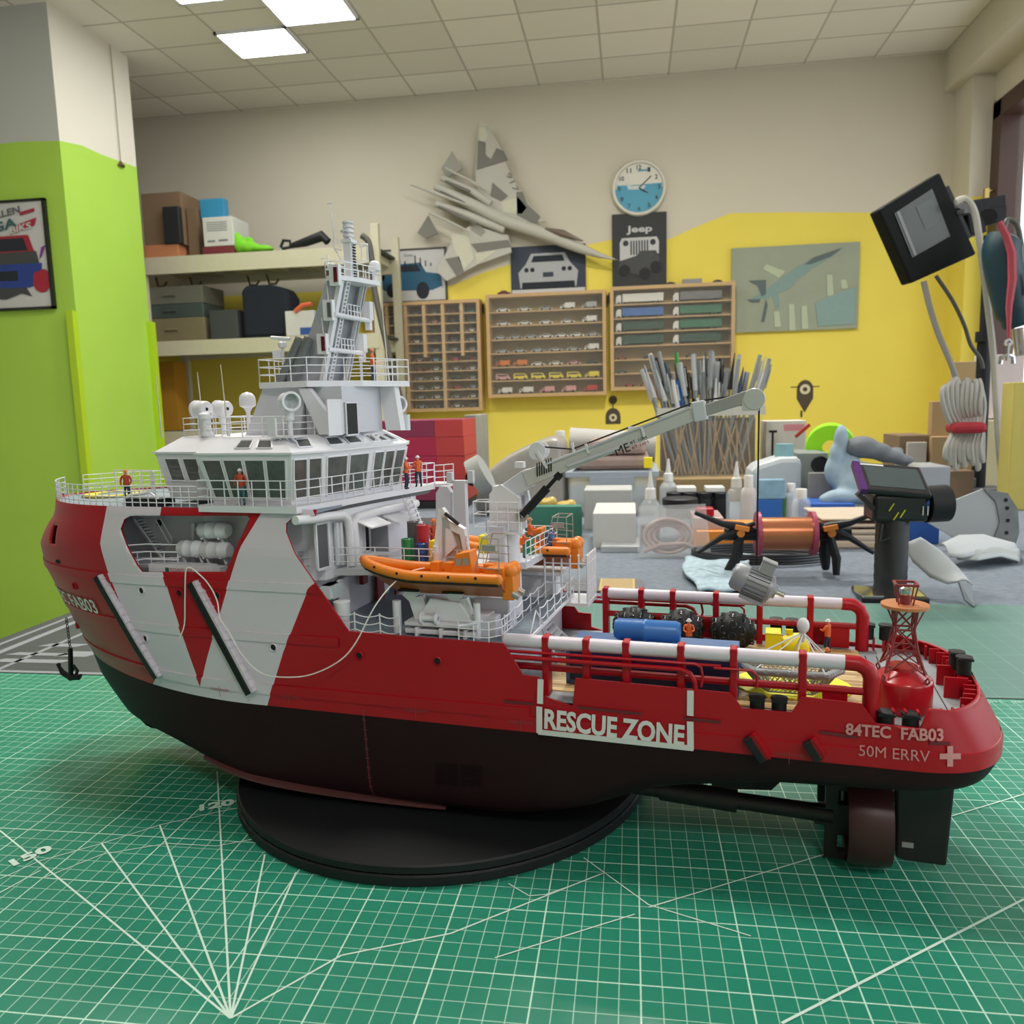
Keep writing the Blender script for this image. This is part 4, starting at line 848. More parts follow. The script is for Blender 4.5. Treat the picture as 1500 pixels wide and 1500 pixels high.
k.out('saddle',mat('tank_blue',(.04,.17,.50),.3),e)
for i,(px0,px1,yc,l) in enumerate([(897,962,916,'forward'),(967,1031,920,'middle'),(1040,1108,924,'aft')]):
    t0=.044; a=TP(px0,yc,t0).x;b=TP(px1,yc,t0).x; L=b-a; r=.0132
    e=SE('tyre_fender','black tyre-netted barrel fender by the far guard rail, the '+l+' one','fender',(a+b)/2,t0,.0992+r,group='black pneumatic fenders')
    if i==0:
        MB().lathe([(r*math.sin(PI*j/16)**.55 if 0<j<16 else .0001,-L/2+L*j/16) for j in range(17)],(0,0,0),(1,0,0),28).out('body',BLACK,e)
        k=MB(); 
        for kx in range(5):
            x=-L*.36+L*.18*kx; rr=r*math.sin(PI*(x/L+.5))**.55*.988
            for ka in range(10):
                aa=2*PI*(ka+.5*(kx%2))/10; n_=Vector((0,math.cos(aa),math.sin(aa))); c=Vector((x,0,0))+n_*rr
                u=Vector((1,0,0)); v=n_.cross(u); k.tube([c+(u*math.cos(q*PI/4)+v*math.sin(q*PI/4))*.0026 for q in range(8)],.0004,4,closed=True)
                k.bar(c-u*.0024,c+u*.0024,.0005).bar(c-v*.0024,c+v*.0024,.0005)
        k.out('tyre_net',mat('rubber_sheen',(.03,.03,.033),.25),e); FE=e
    else:
        for ch in FE.children: d=ch.copy(); COL.objects.link(d); d.parent=e
# yellow submersible
a=TP(1121,936,.036); b=TP(1186,936,.036); e=SE('yellow_submersible','yellow torpedo-shaped submersible with square tail on the wooden deck','submersible',a.x,.034,.0992); L=b.x-a.x
MB().lathe([(.0001,.0),(.0025,.001),(.0045,L*.35),(.0075,L*.62),(.0080,L*.8),(.0066,L*.93),(.0040,L),(.0001,L)],(0,0,.0095),(1,0,0),22).out('hull',YEL,e)
k=MB()
for q in ((-.0078,-.0066),(.0066,.0078)): k.box(0,.010,q[0],q[1],.001,.018)
k.box(0,.010,-.0078,.0078,.001,.0022).box(0,.010,-.0078,.0078,.0168,.018).bar((.004,0,.002),(.004,0,.017),.001,.006).bar((.004,-.007,.0095),(.004,.007,.0095),.001); k.out('tail_frame',YEL,e,bevel=.0004)
MB().cyl((L*.6,-.003,.0),(L*.6,-.003,.004),.0022,n=8).cyl((L*.78,-.0,.0),(L*.78,-.0,.004),.0022,n=8).lathe([(.0001,.0002),(.0034,0)],(L+.0002,0,.0095),(1,0,0),14).out('viewport',BLACK,e)
MB().box(L*.45,L*.62,-.001,.001,.0165,.0195).out('fin',YEL,e)
# net basket with float on a yellow mat
c=ZP(1170,993,.1); e=SE('yellow_floor_mat','bright yellow oval mat on the wooden deck under the net basket','mat',.2435,-.021,.0992)
pl=[(.034*math.copysign(abs(math.cos(a))**.8,math.cos(a)),.024*math.sin(a)) for a in [2*PI*i/40 for i in range(40)]]
MB().xy(pl,0,.001).out('mat_sheet',mat('sheet_yellow',(.90,.85,.01),.5),e)
k=MB()
for i in range(16):
    for j in range(3): k.lathe([(.0001,.0012),(.0006,.0012)],(-.004+(i%4)*.003,-.012+(i//4)*.006+j*.0019,0),(0,0,1),6)
k.out('mat_hole',BLACK,e)
e=SE('net_basket','grey-rimmed rescue net basket hanging from a white ball float','basket',.243,-.031,.1004); 
hx=[(-.0285,-.004),(-.021,-.0155),(.018,-.0155),(.0265,-.003),(.019,.013),(-.021,.013)]; RZ=.0145
GT=mat('rim_grey',(.30,.32,.34),.35)
k=MB().tube([(x,y,RZ) for x,y in hx],.0022,10,closed=True)
for i in range(6):
    a,b=Vector((*hx[i],RZ)),Vector((*hx[(i+1)%6],RZ))
    for j in range(6): p_=a.lerp(b,j/6); k.ball(p_,.0026,8,0,(1,1,.9))
k.out('rim',GT,e)
k=MB(); low=[(x*.62,y*.62) for x,y in hx]
for i in range(6):
    a0,a1=Vector((*hx[i],RZ)),Vector((*hx[(i+1)%6],RZ)); b0,b1=Vector((*low[i],.0012)),Vector((*low[(i+1)%6],.0012)); n=10
    for j in range(n+1):
        u=j/n
        v=min(1,u+.45); p0=a0.lerp(a1,u); q0=b0.lerp(b1,v)
        k.bar(p0,q0,.00035); v=max(0,u-.45); q0=b0.lerp(b1,v); k.bar(p0,q0,.00035)
    k.bar(b0,b1,.0008)
    k.bar(a0,b0,.001)
for j in range(12):
    x=-.026+j*.0047; k.bar((x,-.0145+ (abs(x)*.2),RZ),(x+.002,.012-abs(x)*.15,RZ),.0003)
for j in range(6): y=-.013+j*.0048; k.bar((-.024,y,RZ),(.023,y,RZ),.0003)
k.out('netting',GT,e)
k=MB(); F_=Vector((.006,.006,.0335))
for x,y in hx+[(0,-.0155),(0,.013)]: k.cyl(F_,(x*.96,y*.96,RZ+.0015),.00042,n=5)
k.out('sling_line',WHITE,e); MB().ball(F_+Vector((0,0,.004)),.0042,14,0,(.85,.85,1.15)).lathe([(.0016,0),(.001,-.006)],F_,(0,0,1),8).out('float_ball',WHITE,e)
# navigation buoy
c=Vector((.3005,-.0405,.0984)); e=SE('navigation_buoy','red navigation buoy with lattice tower and lamp at the stern','buoy',*c); BR=mat('buoy_red',(.45,.010,.018),.25,coat=.3); BR2=mat('buoy_brown_red',(.25,.03,.035),.35); r=.0158
MB().lathe([(.0001,0),(r*.96,0),(r,.0015)],n=36).lathe([(r,.0015),(r,.0165)],n=36).lathe([(r,.0165),(r*.985,.0173),(r*.95,.0179)],n=36).lathe([(r*.95,.0179),(r*.5,.0225)],n=36).lathe([(r*.5,.0225),(r*.5,.0245)],n=36).lathe([(r*.5,.0245),(.0001,.0246)],n=36).out('float_body',BR,e)
k=MB()
for i in range(4):
    a=PI/4+i*PI/2; x,y=math.cos(a),math.sin(a); k.tube([(x*r*.97,y*r*.97,.0175),(x*r*1.06,y*r*1.06,.0195),(x*r*1.0,y*r*1.0,.0215),(x*r*.9,y*r*.9,.0195)],.0006,6,closed=True)
k.out('lifting_eye',BR2,e)
k=MB(); lv=[(.0222,.0108),(.0345,.0070),(.0455,.0050),(.0575,.0062)]
def cn(h,w,i): a=PI/4+i*PI/2; return Vector((math.cos(a)*w*1.3,math.sin(a)*w*1.3,h))
for i in range(4):
    k.tube([cn(h,w,i) for h,w in lv],.00075,6)
    for j in range(1,4): k.bar(cn(*lv[j],i),cn(*lv[j],i+1),.0010)
    for j in range(3): k.bar(cn(*lv[j],i),cn(*lv[j+1],i+1),.0007).bar(cn(*lv[j],i+1),cn(*lv[j+1],i),.0007)
    for q in (-.3,.3): k.bar(Vector((math.cos(PI/4+i*PI/2+q)*.0105,math.sin(PI/4+i*PI/2+q)*.0105,.0577)),cn(.047,.0052,i),.0006)
k.out('lattice_tower',BR2,e)
MB().lathe([(.0001,.0575),(.0122,.0575),(.0122,.0592),(.0001,.0592)],(0,0,0),(0,0,1),28).out('lamp_platform',mat('platform_orange',(.55,.20,.08),.4),e)
k=MB()
for i in range(4): k.bar(cn(.0592,.0038,i),cn(.0705,.0058,i),.0007).bar(cn(.0705,.0058,i),cn(.0705,.0058,i+1),.0012)
k.cyl((0,0,.0592),(0,0,.0645),.0028,n=12); k.out('lamp_guard',BR2,e); MB().lathe([(.0028,.0645),(.0032,.066),(.003,.068),(.0001,.0692)],(0,0,0),(0,0,1),14).out('lamp',CHROME,e)
# ================= drums =================
def drum(px,col,name,lab,z=.1645,t=-.030,square=False,h=.0125):
    x=TP(px,820,t).x; e=SE('oil_drum' if not square else 'plastic_jerrycan',lab,'drum' if not square else 'canister',x,t,z)
    r=.0041
    if square: MB().box(-r,r*.9,-r,r,0,h+.0008).out('body',col,e,bevel=.0006); MB().cyl((0,0,h),(0,0,h+.0018),.001,n=8).out('cap',WHITE,e)
    else: MB().lathe([(.0001,0),(r,0),(r*1.03,.0004),(r,.0008),(r,h*.32),(r*1.04,h*.34),(r,h*.36),(r,h*.64),(r*1.04,h*.66),(r,h*.68),(r,h-.0006),(r*1.03,h),(r*.94,h),(r*.94,h-.0005),(.0001,h-.0005)],(0,0,0),(0,0,1),22).out('body',col,e); MB().cyl((.0018,-.001,h-.0006),(.0018,-.001,h+.0003),.0007,n=8).out('bung',WHITE,e)
    return e
drum(598,GREEN,'','green oil drum in the front row on the walkway deck',h=.0195); drum(619,mat('drum_blue',(.02,.07,.28),.4),'','blue oil drum in the middle of the front row',h=.0165); drum(641,YEL,'','yellow square canister at the right of the drum row',square=True,h=.0185)
drum(621,mat('drum_red',(.55,.02,.04),.35),'','red oil drum standing behind the blue one',t=-.014,h=.0265); drum(607,DGREY,'','black oil drum behind the green one',t=-.006,h=.0275)
x=TP(712,790,.03).x; drum(712,YEL,'','small yellow canister behind the crane cabinet',t=.032,square=True,h=.012); drum(774,GREEN,'','green oil drum right of the crane behind two crewmen',t=.030); drum(805,BLUE,'','blue oil drum beside the railing right of the crane',t=.052)
# ================= crew figures =================
PANTS=mat('trousers_navy',(.015,.025,.06),.7); TEAL=mat('trousers_teal',(.05,.16,.20),.7); JACK=mat('jacket_orange',(.70,.13,.03),.6); RJ=mat('jacket_rust',(.45,.06,.02),.6)
def figure(s,t,z,rz,lab,jack=JACK,pants=PANTS,helmet=WHITE,arms=0,h=.0245,squat=0):
    e=SE('crew_figure',lab,'figurine',s,t,z,rz,'miniature crew figures on the ship')
    k_=h/1.78
    hip=.90-squat; J={'pel':(0,0,hip),'ch':(0.0,0,hip+.28),'sh':(0,0,hip+.50),'nk':(0,0,hip+.60),'hd':(.01,0,hip+.70),'tp':(.01,0,hip+.80),
      'hl':(0,.10,hip-.06),'kl':(.06+squat*.5,.12,.48),'al':(-.02,.12,.08),'tl':(.12,.14,.04),'hr':(0,-.10,hip-.06),'kr':(.02+squat*.5,-.13,.48),'ar':(-.06,-.14,.08),'tr':(.08,-.16,.04),
      'sl':(0,.20,hip+.50),'sr':(0,-.20,hip+.50)}
    A={0:(((.03,.28,hip+.26),(.16,.22,hip+.06)),((.03,-.28,hip+.26),(.14,-.22,hip+.04))),1:(((.12,.25,hip+.28),(.34,.14,hip+.30)),((.12,-.25,hip+.28),(.34,-.10,hip+.24))),2:(((.08,.32,hip+.60),(.12,.40,hip+.86)),((.10,-.28,hip+.28),(.3,-.14,hip+.2)))}[arms]
    J['el'],J['wl']=A[0];J['er'],J['wr']=A[1]
    names=list(J); ed=[('pel','ch'),('ch','sh'),('sh','nk'),('nk','hd'),('hd','tp'),('pel','hl'),('hl','kl'),('kl','al'),('al','tl'),('pel','hr'),('hr','kr'),('kr','ar'),('ar','tr'),('sh','sl'),('sl','el'),('el','wl'),('sh','sr'),('sr','er'),('er','wr')]
    rad={'pel':.14,'ch':.15,'sh':.13,'nk':.055,'hd':.105,'tp':.06,'hl':.10,'kl':.075,'al':.055,'tl':.05,'hr':.10,'kr':.075,'ar':.055,'tr':.05,'sl':.07,'sr':.07,'el':.055,'er':.055,'wl':.04,'wr':.04}
    me=bpy.data.meshes.new('body'); me.from_pydata([Vector(J[n])*k_ for n in names],[(names.index(a),names.index(b)) for a,b in ed],[])
    o=bpy.data.objects.new('body',me); COL.objects.link(o)
    m=o.modifiers.new('skin','SKIN'); m.use_smooth_shade=True; m.branch_smoothing=.3
    for i,n in enumerate(names): me.skin_vertices[0].data[i].radius=(rad[n]*k_,rad[n]*k_); me.skin_vertices[0].data[i].use_root=(n=='pel')
    o.modifiers.new('sub','SUBSURF').levels=1
    dg=bpy.context.evaluated_depsgraph_get(); dg.update(); m2=bpy.data.meshes.new_from_object(o.evaluated_get(dg)); bpy.data.objects.remove(o)
    m2.materials.clear()
    for x in (pants,jack,SKIN,BLACK): m2.materials.append(x)
    for p_ in m2.polygons:
        c=p_.center/k_; p_.use_smooth=True
        p_.material_index= 3 if c.z<.10 else 0 if (c.z<hip and abs(c.y)<.22 and c.x<.28 and not(c.x>.12 and c.z>hip-.08)) else 2 if c.z>hip+.60 and abs(c.y)<.13 else 1
    o=bpy.data.objects.new('body',m2); COL.objects.link(o); o.parent=e
    MB().lathe([(.135,-.01),(.14,.0),(.105,.01),(.10,.05),(.07,.10),(.0001,.125)],(.01,0,hip+.745),(0,0,1),12).out('helmet',helmet,e)
    for c in e.children:
        if c.name.startswith('helmet'): c.data.transform(Matrix.Scale(k_,4))
    return e
OH=mat('helmet_orange',(.75,.2,.06),.4)
def fz(px,py,z,*a,**k): c=ZP(px,py,z); return figure(c.x,c.y,z,*a,**k)
p_=TP(188,742,-.045); figure(p_.x,-.045,ZTOP-.001,-1.2,'crewman with orange helmet and navy trousers alone on the bow deck',RJ,PANTS,OH)
p_=TP(358,738,-.068); figure(p_.x,-.0705,.2105,-1.3,'crewman in teal trousers on the bridge walkway leaning by the windows',RJ,TEAL,WHITE)
figure(-.0285,.030,.2105,.2,'crewman with white helmet on the aft bridge walkway, left one',JACK,PANTS,WHITE,1); figure(-.026,.046,.2105,2.4,'crewman with white helmet on the aft bridge walkway, right one',JACK,PANTS,WHITE,1)
figure(SZ(547,560,s1+.02).x,SZ(547,560,s1+.02).y,.2905,.3,'crewman standing on the mast deck beside the whip aerial',JACK,PANTS,OH)
figure(.268,.0485,.0992,2.6,'crewman with white helmet standing by the far guard elbow',JACK,PANTS,WHITE,1); figure(.263,-.018,.0992,.6,'crewman bending over the net basket with orange helmet',JACK,PANTS,OH,1)
figure(.178,.030,.0992,-1.5,'crewman with white helmet between the tyre fenders behind the blue tank',JACK,PANTS,WHITE,1)
figure(.0660,.016,.1645,.2,'white helmeted crewman leaning on the railing right of the crane',JACK,TEAL,WHITE,1,h=.020); figure(.0655,.033,.1645,.2,'bare-headed taller crewman at the railing right of the crane',JACK,PANTS,SKIN,1,h=.0265)
figure(TP(622,800,-.012).x+.004,-.004,.1645,-.8,'crewman climbing behind the red drum with raised arm',RJ,PANTS,OH,2,h=.030)
figure(TP(642,800,-.020).x,-.018,.1645,-.8,'crewman bending beside the davit behind the yellow canister',JACK,PANTS,OH,1)
figure(TP(739,800,.03).x,.03,.1645,-.8,'crewman half hidden behind the crane cabinet',RJ,PANTS,OH,1)
# ================= THE ROOM (x along the back wall, y away, z up; bench top z=0) =================
def struct(name,mb,m,bevel=0):
    o=mb.out(name,m,bevel=bevel); o['kind']='structure'; return o
V=4.5; CZ=1.93; FZ=-.75; UR=1.69
CREAM=mat('cream_plaster',(.62,.575,.47),.9,var=.04,scale=3,bump=.1); YW=mat('yellow_paint',(.80,.66,.10),.8,var=.05,scale=4,bump=.1); GW=mat('green_paint',(.38,.62,.075),.8,var=.06,scale=4)
GPL=mat('grey_shaded_plaster',(.50,.51,.48),.9,var=.04,scale=3)  # on the pillar front this grey is shade put into the plaster colour
wave=[(-3.4,.93),(-1.4,.93),(-.975,.929),(-.8,.99),(-.5,1.06),(-.12,1.124),(.19,1.108),(.35,1.17),(.519,1.227),(.8,1.215),(1.2,1.19),(UR+.02,1.189)]
def twotone(name,line,f,lo,hi,mats):
    k=MB(); n=len(line)
    k.add([f(a,lo) for a,_ in line]+[f(a,z) for a,z in line]+[f(a,hi) for a,_ in line],[(i,i+1,n+i+1,n+i) for i in range(n-1)],1)
    k.add([f(a,z) for a,z in line]+[f(a,hi) for a,_ in line],[(i,i+1,n+i+1,n+i) for i in range(n-1)],0); return k
k=twotone('wall_back',wave,lambda a,z:(a,V,z),FZ,CZ,0); k.box(-3.4,UR+.02,V+.002,V+.1,FZ,CZ); struct('wall_back',k,[CREAM,YW])
struct('floor',MB().box(-3.5,UR+.2,-2.6,V+.1,FZ-.1,FZ),mat('floor_tile',(.5,.48,.44),.4,var=.1,scale=5))
cm=mat('ceiling_tile',(.50,.47,.40),.9,var=.03,scale=6)
n,L,p=nodes(cm); tc=n.new('ShaderNodeTexCoord'); sx=n.new('ShaderNodeSeparateXYZ'); L.new(tc.outputs['Object'],sx.inputs[0])
gx=math_(n,L,'DIVIDE',math_(n,L,'ADD',sx.outputs[0],1.815+33.5),.335); gy=math_(n,L,'DIVIDE',math_(n,L,'ADD',sx.outputs[1],26.5-3.58),.266)
lx=math_(n,L,'LESS_THAN',math_(n,L,'FRACT',gx),.03); ly=math_(n,L,'LESS_THAN',math_(n,L,'FRACT',gy),.04); ln=math_(n,L,'MAXIMUM',lx,ly)
cc=n.new('ShaderNodeCombineXYZ'); L.new(math_(n,L,'FLOOR',gx),cc.inputs[0]); L.new(math_(n,L,'FLOOR',gy),cc.inputs[1]); wn=n.new('ShaderNodeTexWhiteNoise'); L.new(cc.outputs[0],wn.inputs['Vector'])
cr=n.new('ShaderNodeValToRGB'); cr.color_ramp.elements[0].color=(.68,.65,.58,1); cr.color_ramp.elements[1].color=(.80,.77,.70,1); L.new(wn.outputs['Value'],cr.inputs[0])
mx=n.new('ShaderNodeMix'); mx.data_type='RGBA'; mx.inputs[7].default_value=(.46,.44,.38,1); L.new(ln,mx.inputs[0]); L.new(cr.outputs[0],mx.inputs[6]); L.new(mx.outputs[2],p.inputs['Base Color'])
struct('ceiling',MB().box(-3.5,UR+.1,-2.6,V+.1,CZ,CZ+.08),cm)
k=MB().box(UR-.0,UR+.12,-2.6,V,FZ,.02,1).box(UR,UR+.12,-2.6,V,1.60,CZ).box(UR,UR+.12,4.27,V,FZ,1.62,1)
for a,b in ((2.15,2.5),(-.3,0),(-2.6,-2.3)): k.box(UR,UR+.12,a,b,.02,1.6,0)
struct('wall_right',k,[CREAM,YW])
k=twotone('',[(1.594,1.19),(UR+.02,1.19)],lambda a,z:(a,4.28,z),FZ,CZ,0); k.box(1.594,UR+.02,4.282,V,FZ,1.19,1).box(1.594,UR+.02,4.282,V,1.19,CZ); struct('trim_1',k,[CREAM,YW])
struct('trim_2',MB().box(1.54,UR,-2.6,4.5,1.74,CZ),CREAM)
struct('wall_left',MB().box(-3.5,-3.4,-2.6,V,FZ,CZ),GPL); struct('wall_front',MB().box(-3.5,UR+.12,-2.7,-2.6,FZ,CZ),CREAM)
# green and white pillar
PU=-2.33; k=MB(); q=U(200,245,PU); zt2=q.z; VP=q.y; print('PILLAR',q)
def pil(line,f,lo,hi,m0,m1):
    n=len(line); k.add([f(a,lo) for a,_ in line]+[f(a,z) for a,z in line],[(i,i+1,n+i+1,n+i) for i in range(n-1)],m1)
    k.add([f(a,z) for a,z in line]+[f(a,hi) for a,_ in line],[(i,i+1,n+i+1,n+i) for i in range(n-1)],m0)
pil([(-3.4,1.40),(-2.7,1.40),(-2.5,1.405),(PU,1.395)],lambda a,z:(a,3.2,z),FZ,CZ,2,1)
pil([(3.2,1.395)]+[(U(x,y,PU).y,U(x,y,PU).z) for x,y in ((120,213),(148,226),(175,236))]+[(VP,zt2)],lambda a,z:(PU,a,z),FZ,CZ,0,1)
k.box(-3.4,PU-.001,3.202,VP,FZ,CZ); struct('wall_pillar',k,[mat('cream_lit',(.70,.67,.58),.9,var=.03,scale=3),GW,GPL])  # side face cream is lightened, daylight painted into its colour
LG=mat('green_trim',(.42,.62,.02),.5)
q=B(108,455,3.18); struct('trim_3',MB().box(PU-.028,PU+.004,3.17,3.2,FZ,q.z),LG); q=U(222,472,PU+.02); struct('trim_4',MB().box(PU,PU+.03,VP-.03,VP,FZ,q.z),LG)
# windows with brown frames
BRN=mat('brown_frame',(.05,.018,.011),.35,var=.15,scale=12); PANE=mat('window_pane',(.9,.95,1),.02,alpha=.08,var=0)
for i,(a,b) in enumerate(((2.5,4.27),(0,2.15),(-2.3,-.3))):
    o=struct('window_%d'%(i+1),MB().box(UR+.07,UR+.074,a+.05,b-.05,.07,1.55),PANE)
    k=MB().box(UR-.01,UR+.10,b-.09,b,.02,1.60).box(UR-.01,UR+.10,a,a+.07,.02,1.60).box(UR-.01,UR+.10,a,b,1.52,1.60).box(UR-.01,UR+.10,a,b,.02,.09).box(UR+.03,UR+.09,(a+b)/2-.03,(a+b)/2+.03,.09,1.52); k.out('window_frame',BRN,o,bevel=.004)
    MB().cyl((UR-.012,b-.05,1.20),(UR-.04,b-.05,1.20),.008,n=10).box(UR-.05,UR-.03,b-.06,b-.04,1.15,1.21).out('window_latch',mat('brass',(.45,.33,.12),.3,metal=1),o)
# ceiling light panels
LE=mat('light_panel',(1,1,1),.5,var=0,emit=14)
for i,(a,b,c,d,l) in enumerate(((-1.815,-1.48,3.58,3.845,'square ceiling light panel nearest the back wall'),(-1.48,-1.145,3.314,3.58,'ceiling light panel second from the back, at the top edge'),(-1.815,-1.48,3.048,3.314,'ceiling light panel cut off by the top edge, left of the others'))):
    e=E('ceiling_light',l,'ceiling light',((a+b)/2,(c+d)/2,CZ)); w,h=(b-a)/2,(d-c)/2
    MB().box(-w,w,-h,-h+.012,-.012,0).box(-w,w,h-.012,h,-.012,0).box(-w,-w+.012,-h,h,-.012,0).box(w-.012,w,-h,h,-.012,0).out('frame',WHITE,e); MB().box(-w+.012,w-.012,-h+.012,h-.012,-.008,-.001).out('diffuser',LE,e)
# ================= the wall: posters, clock, jet, cabinets =================
def poster(name,lab,cat,c,v,depth,frame,paper,fn=None,fw=.008,z_=None):
    # c = (x0,z0,x1,z1)
    x0,z0,x1,z1=c; e=E(name,lab,cat,((x0+x1)/2,v,z0)); w=(x1-x0)/2; h=z1-z0
    MB().box(-w,w,-depth,0,0,h).out('backing',paper,e)
    if frame:
        k=MB().box(-w-fw*.2,w+fw*.2,-depth-.006,0,0,fw).box(-w-fw*.2,w+fw*.2,-depth-.006,0,h-fw,h).box(-w-fw*.2,-w+fw,-depth-.006,0,0,h).box(w-fw,w+fw*.2,-depth-.006,0,0,h); k.out('frame',frame,e)
    if fn: fn(e,w,h,-depth-.001)
    return e
def flat(k,pts,y,m=0,th=.0008): return k.prism(pts,lambda x,z,hh:(x,hh,z),y-th,y,m)
def disc(k,x,z,r,y,m=0,sx=1,n=20,th=.0008): return flat(k,[(x+r*sx*math.cos(2*PI*i/n),z+r*math.sin(2*PI*i/n)) for i in range(n)],y,m,th)
PAPER=mat('paper_white',(.55,.55,.54),.8); PGREY=mat('print_grey',(.12,.12,.13),.8)
def car_print(e,w,h,y,body,sc=1.0,ox=0,oz=0,dark=PGREY,name='printed_car'):
    k=MB(); X=lambda x:ox+x*w*sc
    Z=lambda z:oz+z*h*sc
    flat(k,[(X(-.85),Z(.30)),(X(-.9),Z(.45)),(X(-.6),Z(.52)),(X(-.5),Z(.68)),(X(.3),Z(.7)),(X(.45),Z(.52)),(X(.85),Z(.47)),(X(.88),Z(.25)),(X(.6),Z(.18)),(X(-.7),Z(.2))],y,0)
    disc(k,X(-.5),Z(.2),h*.13*sc,y-.001,1,.8); disc(k,X(.35),Z(.18),h*.16*sc,y-.001,1,.8)
    flat(k,[(X(-.42),Z(.54)),(X(-.38),Z(.65)),(X(.22),Z(.66)),(X(.32),Z(.54))],y-.001,1); k.out(name,[body,dark],e)
BMET=mat('print_blue',(.02,.10,.18),.7)
def f_blue(e,w,h,y):
    car_print(e,w,h,y,BMET,1.0,0,.01,mat('print_dark',(.015,.02,.03),.8)); k=MB(); 
    for i in range(9): x=-w*.55+i*w*.14; flat(k,[(x,h*.66),(x+w*.04,h*.66),(x+w*.04,h*(.72+.05*(i*7%4))),(x,h*(.72+.05*(i*7%4)))],y)
    disc(k,-w*.78,h*.5,.022,y,1); k.text('Defy',lambda a,b:(a,y-.001,h*.87+b),0,w=.05,h=.018); k.out('printed_skyline',[PGREY,mat('print_red',(.35,.02,.04),.8)],e)
def wr(p0,p1,v): a,b=B(*p0,v),B(*p1,v); return (min(a.x,b.x),min(a.z,b.z),max(a.x,b.x),max(a.z,b.z))
poster('framed_poster','framed poster of a blue off-road car, left of the jet wing','poster',(-1.425,.845,-1.005,1.135),V-.001,.012,mat('frame_dark',(.05,.05,.045),.5),PAPER,f_blue)
def f_gt(e,w,h,y):
    k=MB(); flat(k,[(-w*.9,.05),(w*.9,.05),(w*.98,h*.95),(-w*.98,h*.95)],y+.0005,1); 
    flat(k,[(-w*.75,h*.12),(-w*.8,h*.45),(-w*.6,h*.62),(-w*.45,h*.84),(w*.45,h*.84),(w*.6,h*.62),(w*.8,h*.45),(w*.75,h*.12)],y,0); flat(k,[(-w*.45,h*.66),(-w*.38,h*.79),(w*.38,h*.79),(w*.45,h*.66)],y-.001,2)
    flat(k,[(-w*.72,h*.06),(w*.72,h*.06),(w*.7,h*.24),(-w*.7,h*.24)],y-.001,2)
    for x in (-.58,-.42,.42,.58): disc(k,w*x,h*.5,.012,y-.001,2)
    flat(k,[(-w*.14,h*.34),(w*.14,h*.34),(w*.14,h*.44),(-w*.14,h*.44)],y-.001,1); k.out('printed_car',[mat('print_silver',(.38,.39,.40),.6),mat('print_navy',(.035,.045,.07),.7),mat('print_dark',(.015,.02,.03),.8)],e)
    k=MB(); flat(k,[(-w*.98,.005),(w*.98,.005),(w*.98,h*.09),(-w*.98,h*.09)],y-.0015,0); k.out('printed_border',PAPER,e)
poster('framed_poster','dark poster showing the back of a silver sports car','poster',(-.645,.862,-.238,1.113),V-.001,.01,None,mat('print_navy',(.035,.045,.07),.7),f_gt)
def f_jeep(e,w,h,y):
    k=MB(); k.text('Jeep',lambda a,b:(a,y-.001,h*.78+b),0,w=w*.95,h=.045,bold=.03)
    flat(k,[(-w*.72,h*.38),(-w*.72,h*.62),(-w*.64,h*.68),(w*.64,h*.68),(w*.72,h*.62),(w*.72,h*.46),(w*.2,h*.42)],y,0); k.out('printed_grille',mat('print_pale',(.5,.5,.5),.7),e)
    k=MB(); 
    for x in (-.5,.5): disc(k,w*x,h*.61,.015,y-.0012)
    for i in range(7): x=-w*.3+i*w*.1; flat(k,[(x-w*.025,h*.45),(x+w*.025,h*.45),(x+w*.025,h*.64),(x-w*.025,h*.64)],y-.0012)
    k.out('printed_slot',mat('poster_black',(.03,.032,.035),.7),e)
    k=MB(); flat(k,[(-w*.8,h*.25),(-w*.7,h*.38),(-w*.1,h*.44),(w*.05,h*.5),(w*.6,h*.5),(w*.75,h*.4),(w*.7,h*.26),(0,h*.18)],y-.0018,0)
    for x,z in ((-.55,.25),(.2,.2),(.6,.28)): disc(k,w*x,h*z,.030,y-.0024,1)
    k.out('printed_car',[mat('print_charcoal',(.055,.058,.062),.7),mat('print_tyre',(.022,.022,.024),.8)],e)
poster('canvas_print','black canvas print of an off-road car under the clock','poster',(-.095,.862,.19,1.25),V-.001,.02,None,mat('poster_black',(.03,.032,.035),.7),f_jeep)
def f_jet(e,w,h,y):
    k=MB(); P=lambda px,py:((px-1050-1500*.0)/1.0,py)
    M=lambda x,z:(( (x-150)/1200*2-1)*w, h*(1-(z-170)/770))
    def F(pts,m): flat(k,[M(x,z) for x,z in pts],y-.0004*m,m)
    F([(1190,215),(1060,250),(920,290),(720,400),(560,500),(480,560),(330,640),(470,640),(540,620),(700,560),(780,480),(900,390),(1080,300)],1)
    F([(660,400),(480,330),(450,370),(600,460)],2); F([(480,470),(310,470),(400,520),(440,620),(480,600)],3); F([(430,640),(300,640),(340,670),(420,670)],3); F([(480,640),(440,850),(470,850),(500,700)],3); F([(540,620),(580,740),(610,730),(600,600)],1)
    F([(1190,215),(1060,250),(920,290),(840,350),(900,350),(1080,290)],3)
    for a,b,c in ((700,700,940),(820,720,930),(1050,450,640),(1180,500,580),(560,760,900)): F([(a,b),(a+50,b),(a+70,c),(a+10,c)],2)
    F([(1050,650),(1320,570),(1320,900),(980,910),(950,700)],4); k.out('printed_jet',[PGREY,mat('jet_teal',(.20,.30,.28),.7),mat('jet_pale',(.42,.48,.34),.7),mat('jet_dark',(.10,.13,.13),.7),mat('jet_blue',(.22,.33,.31),.7)],e)
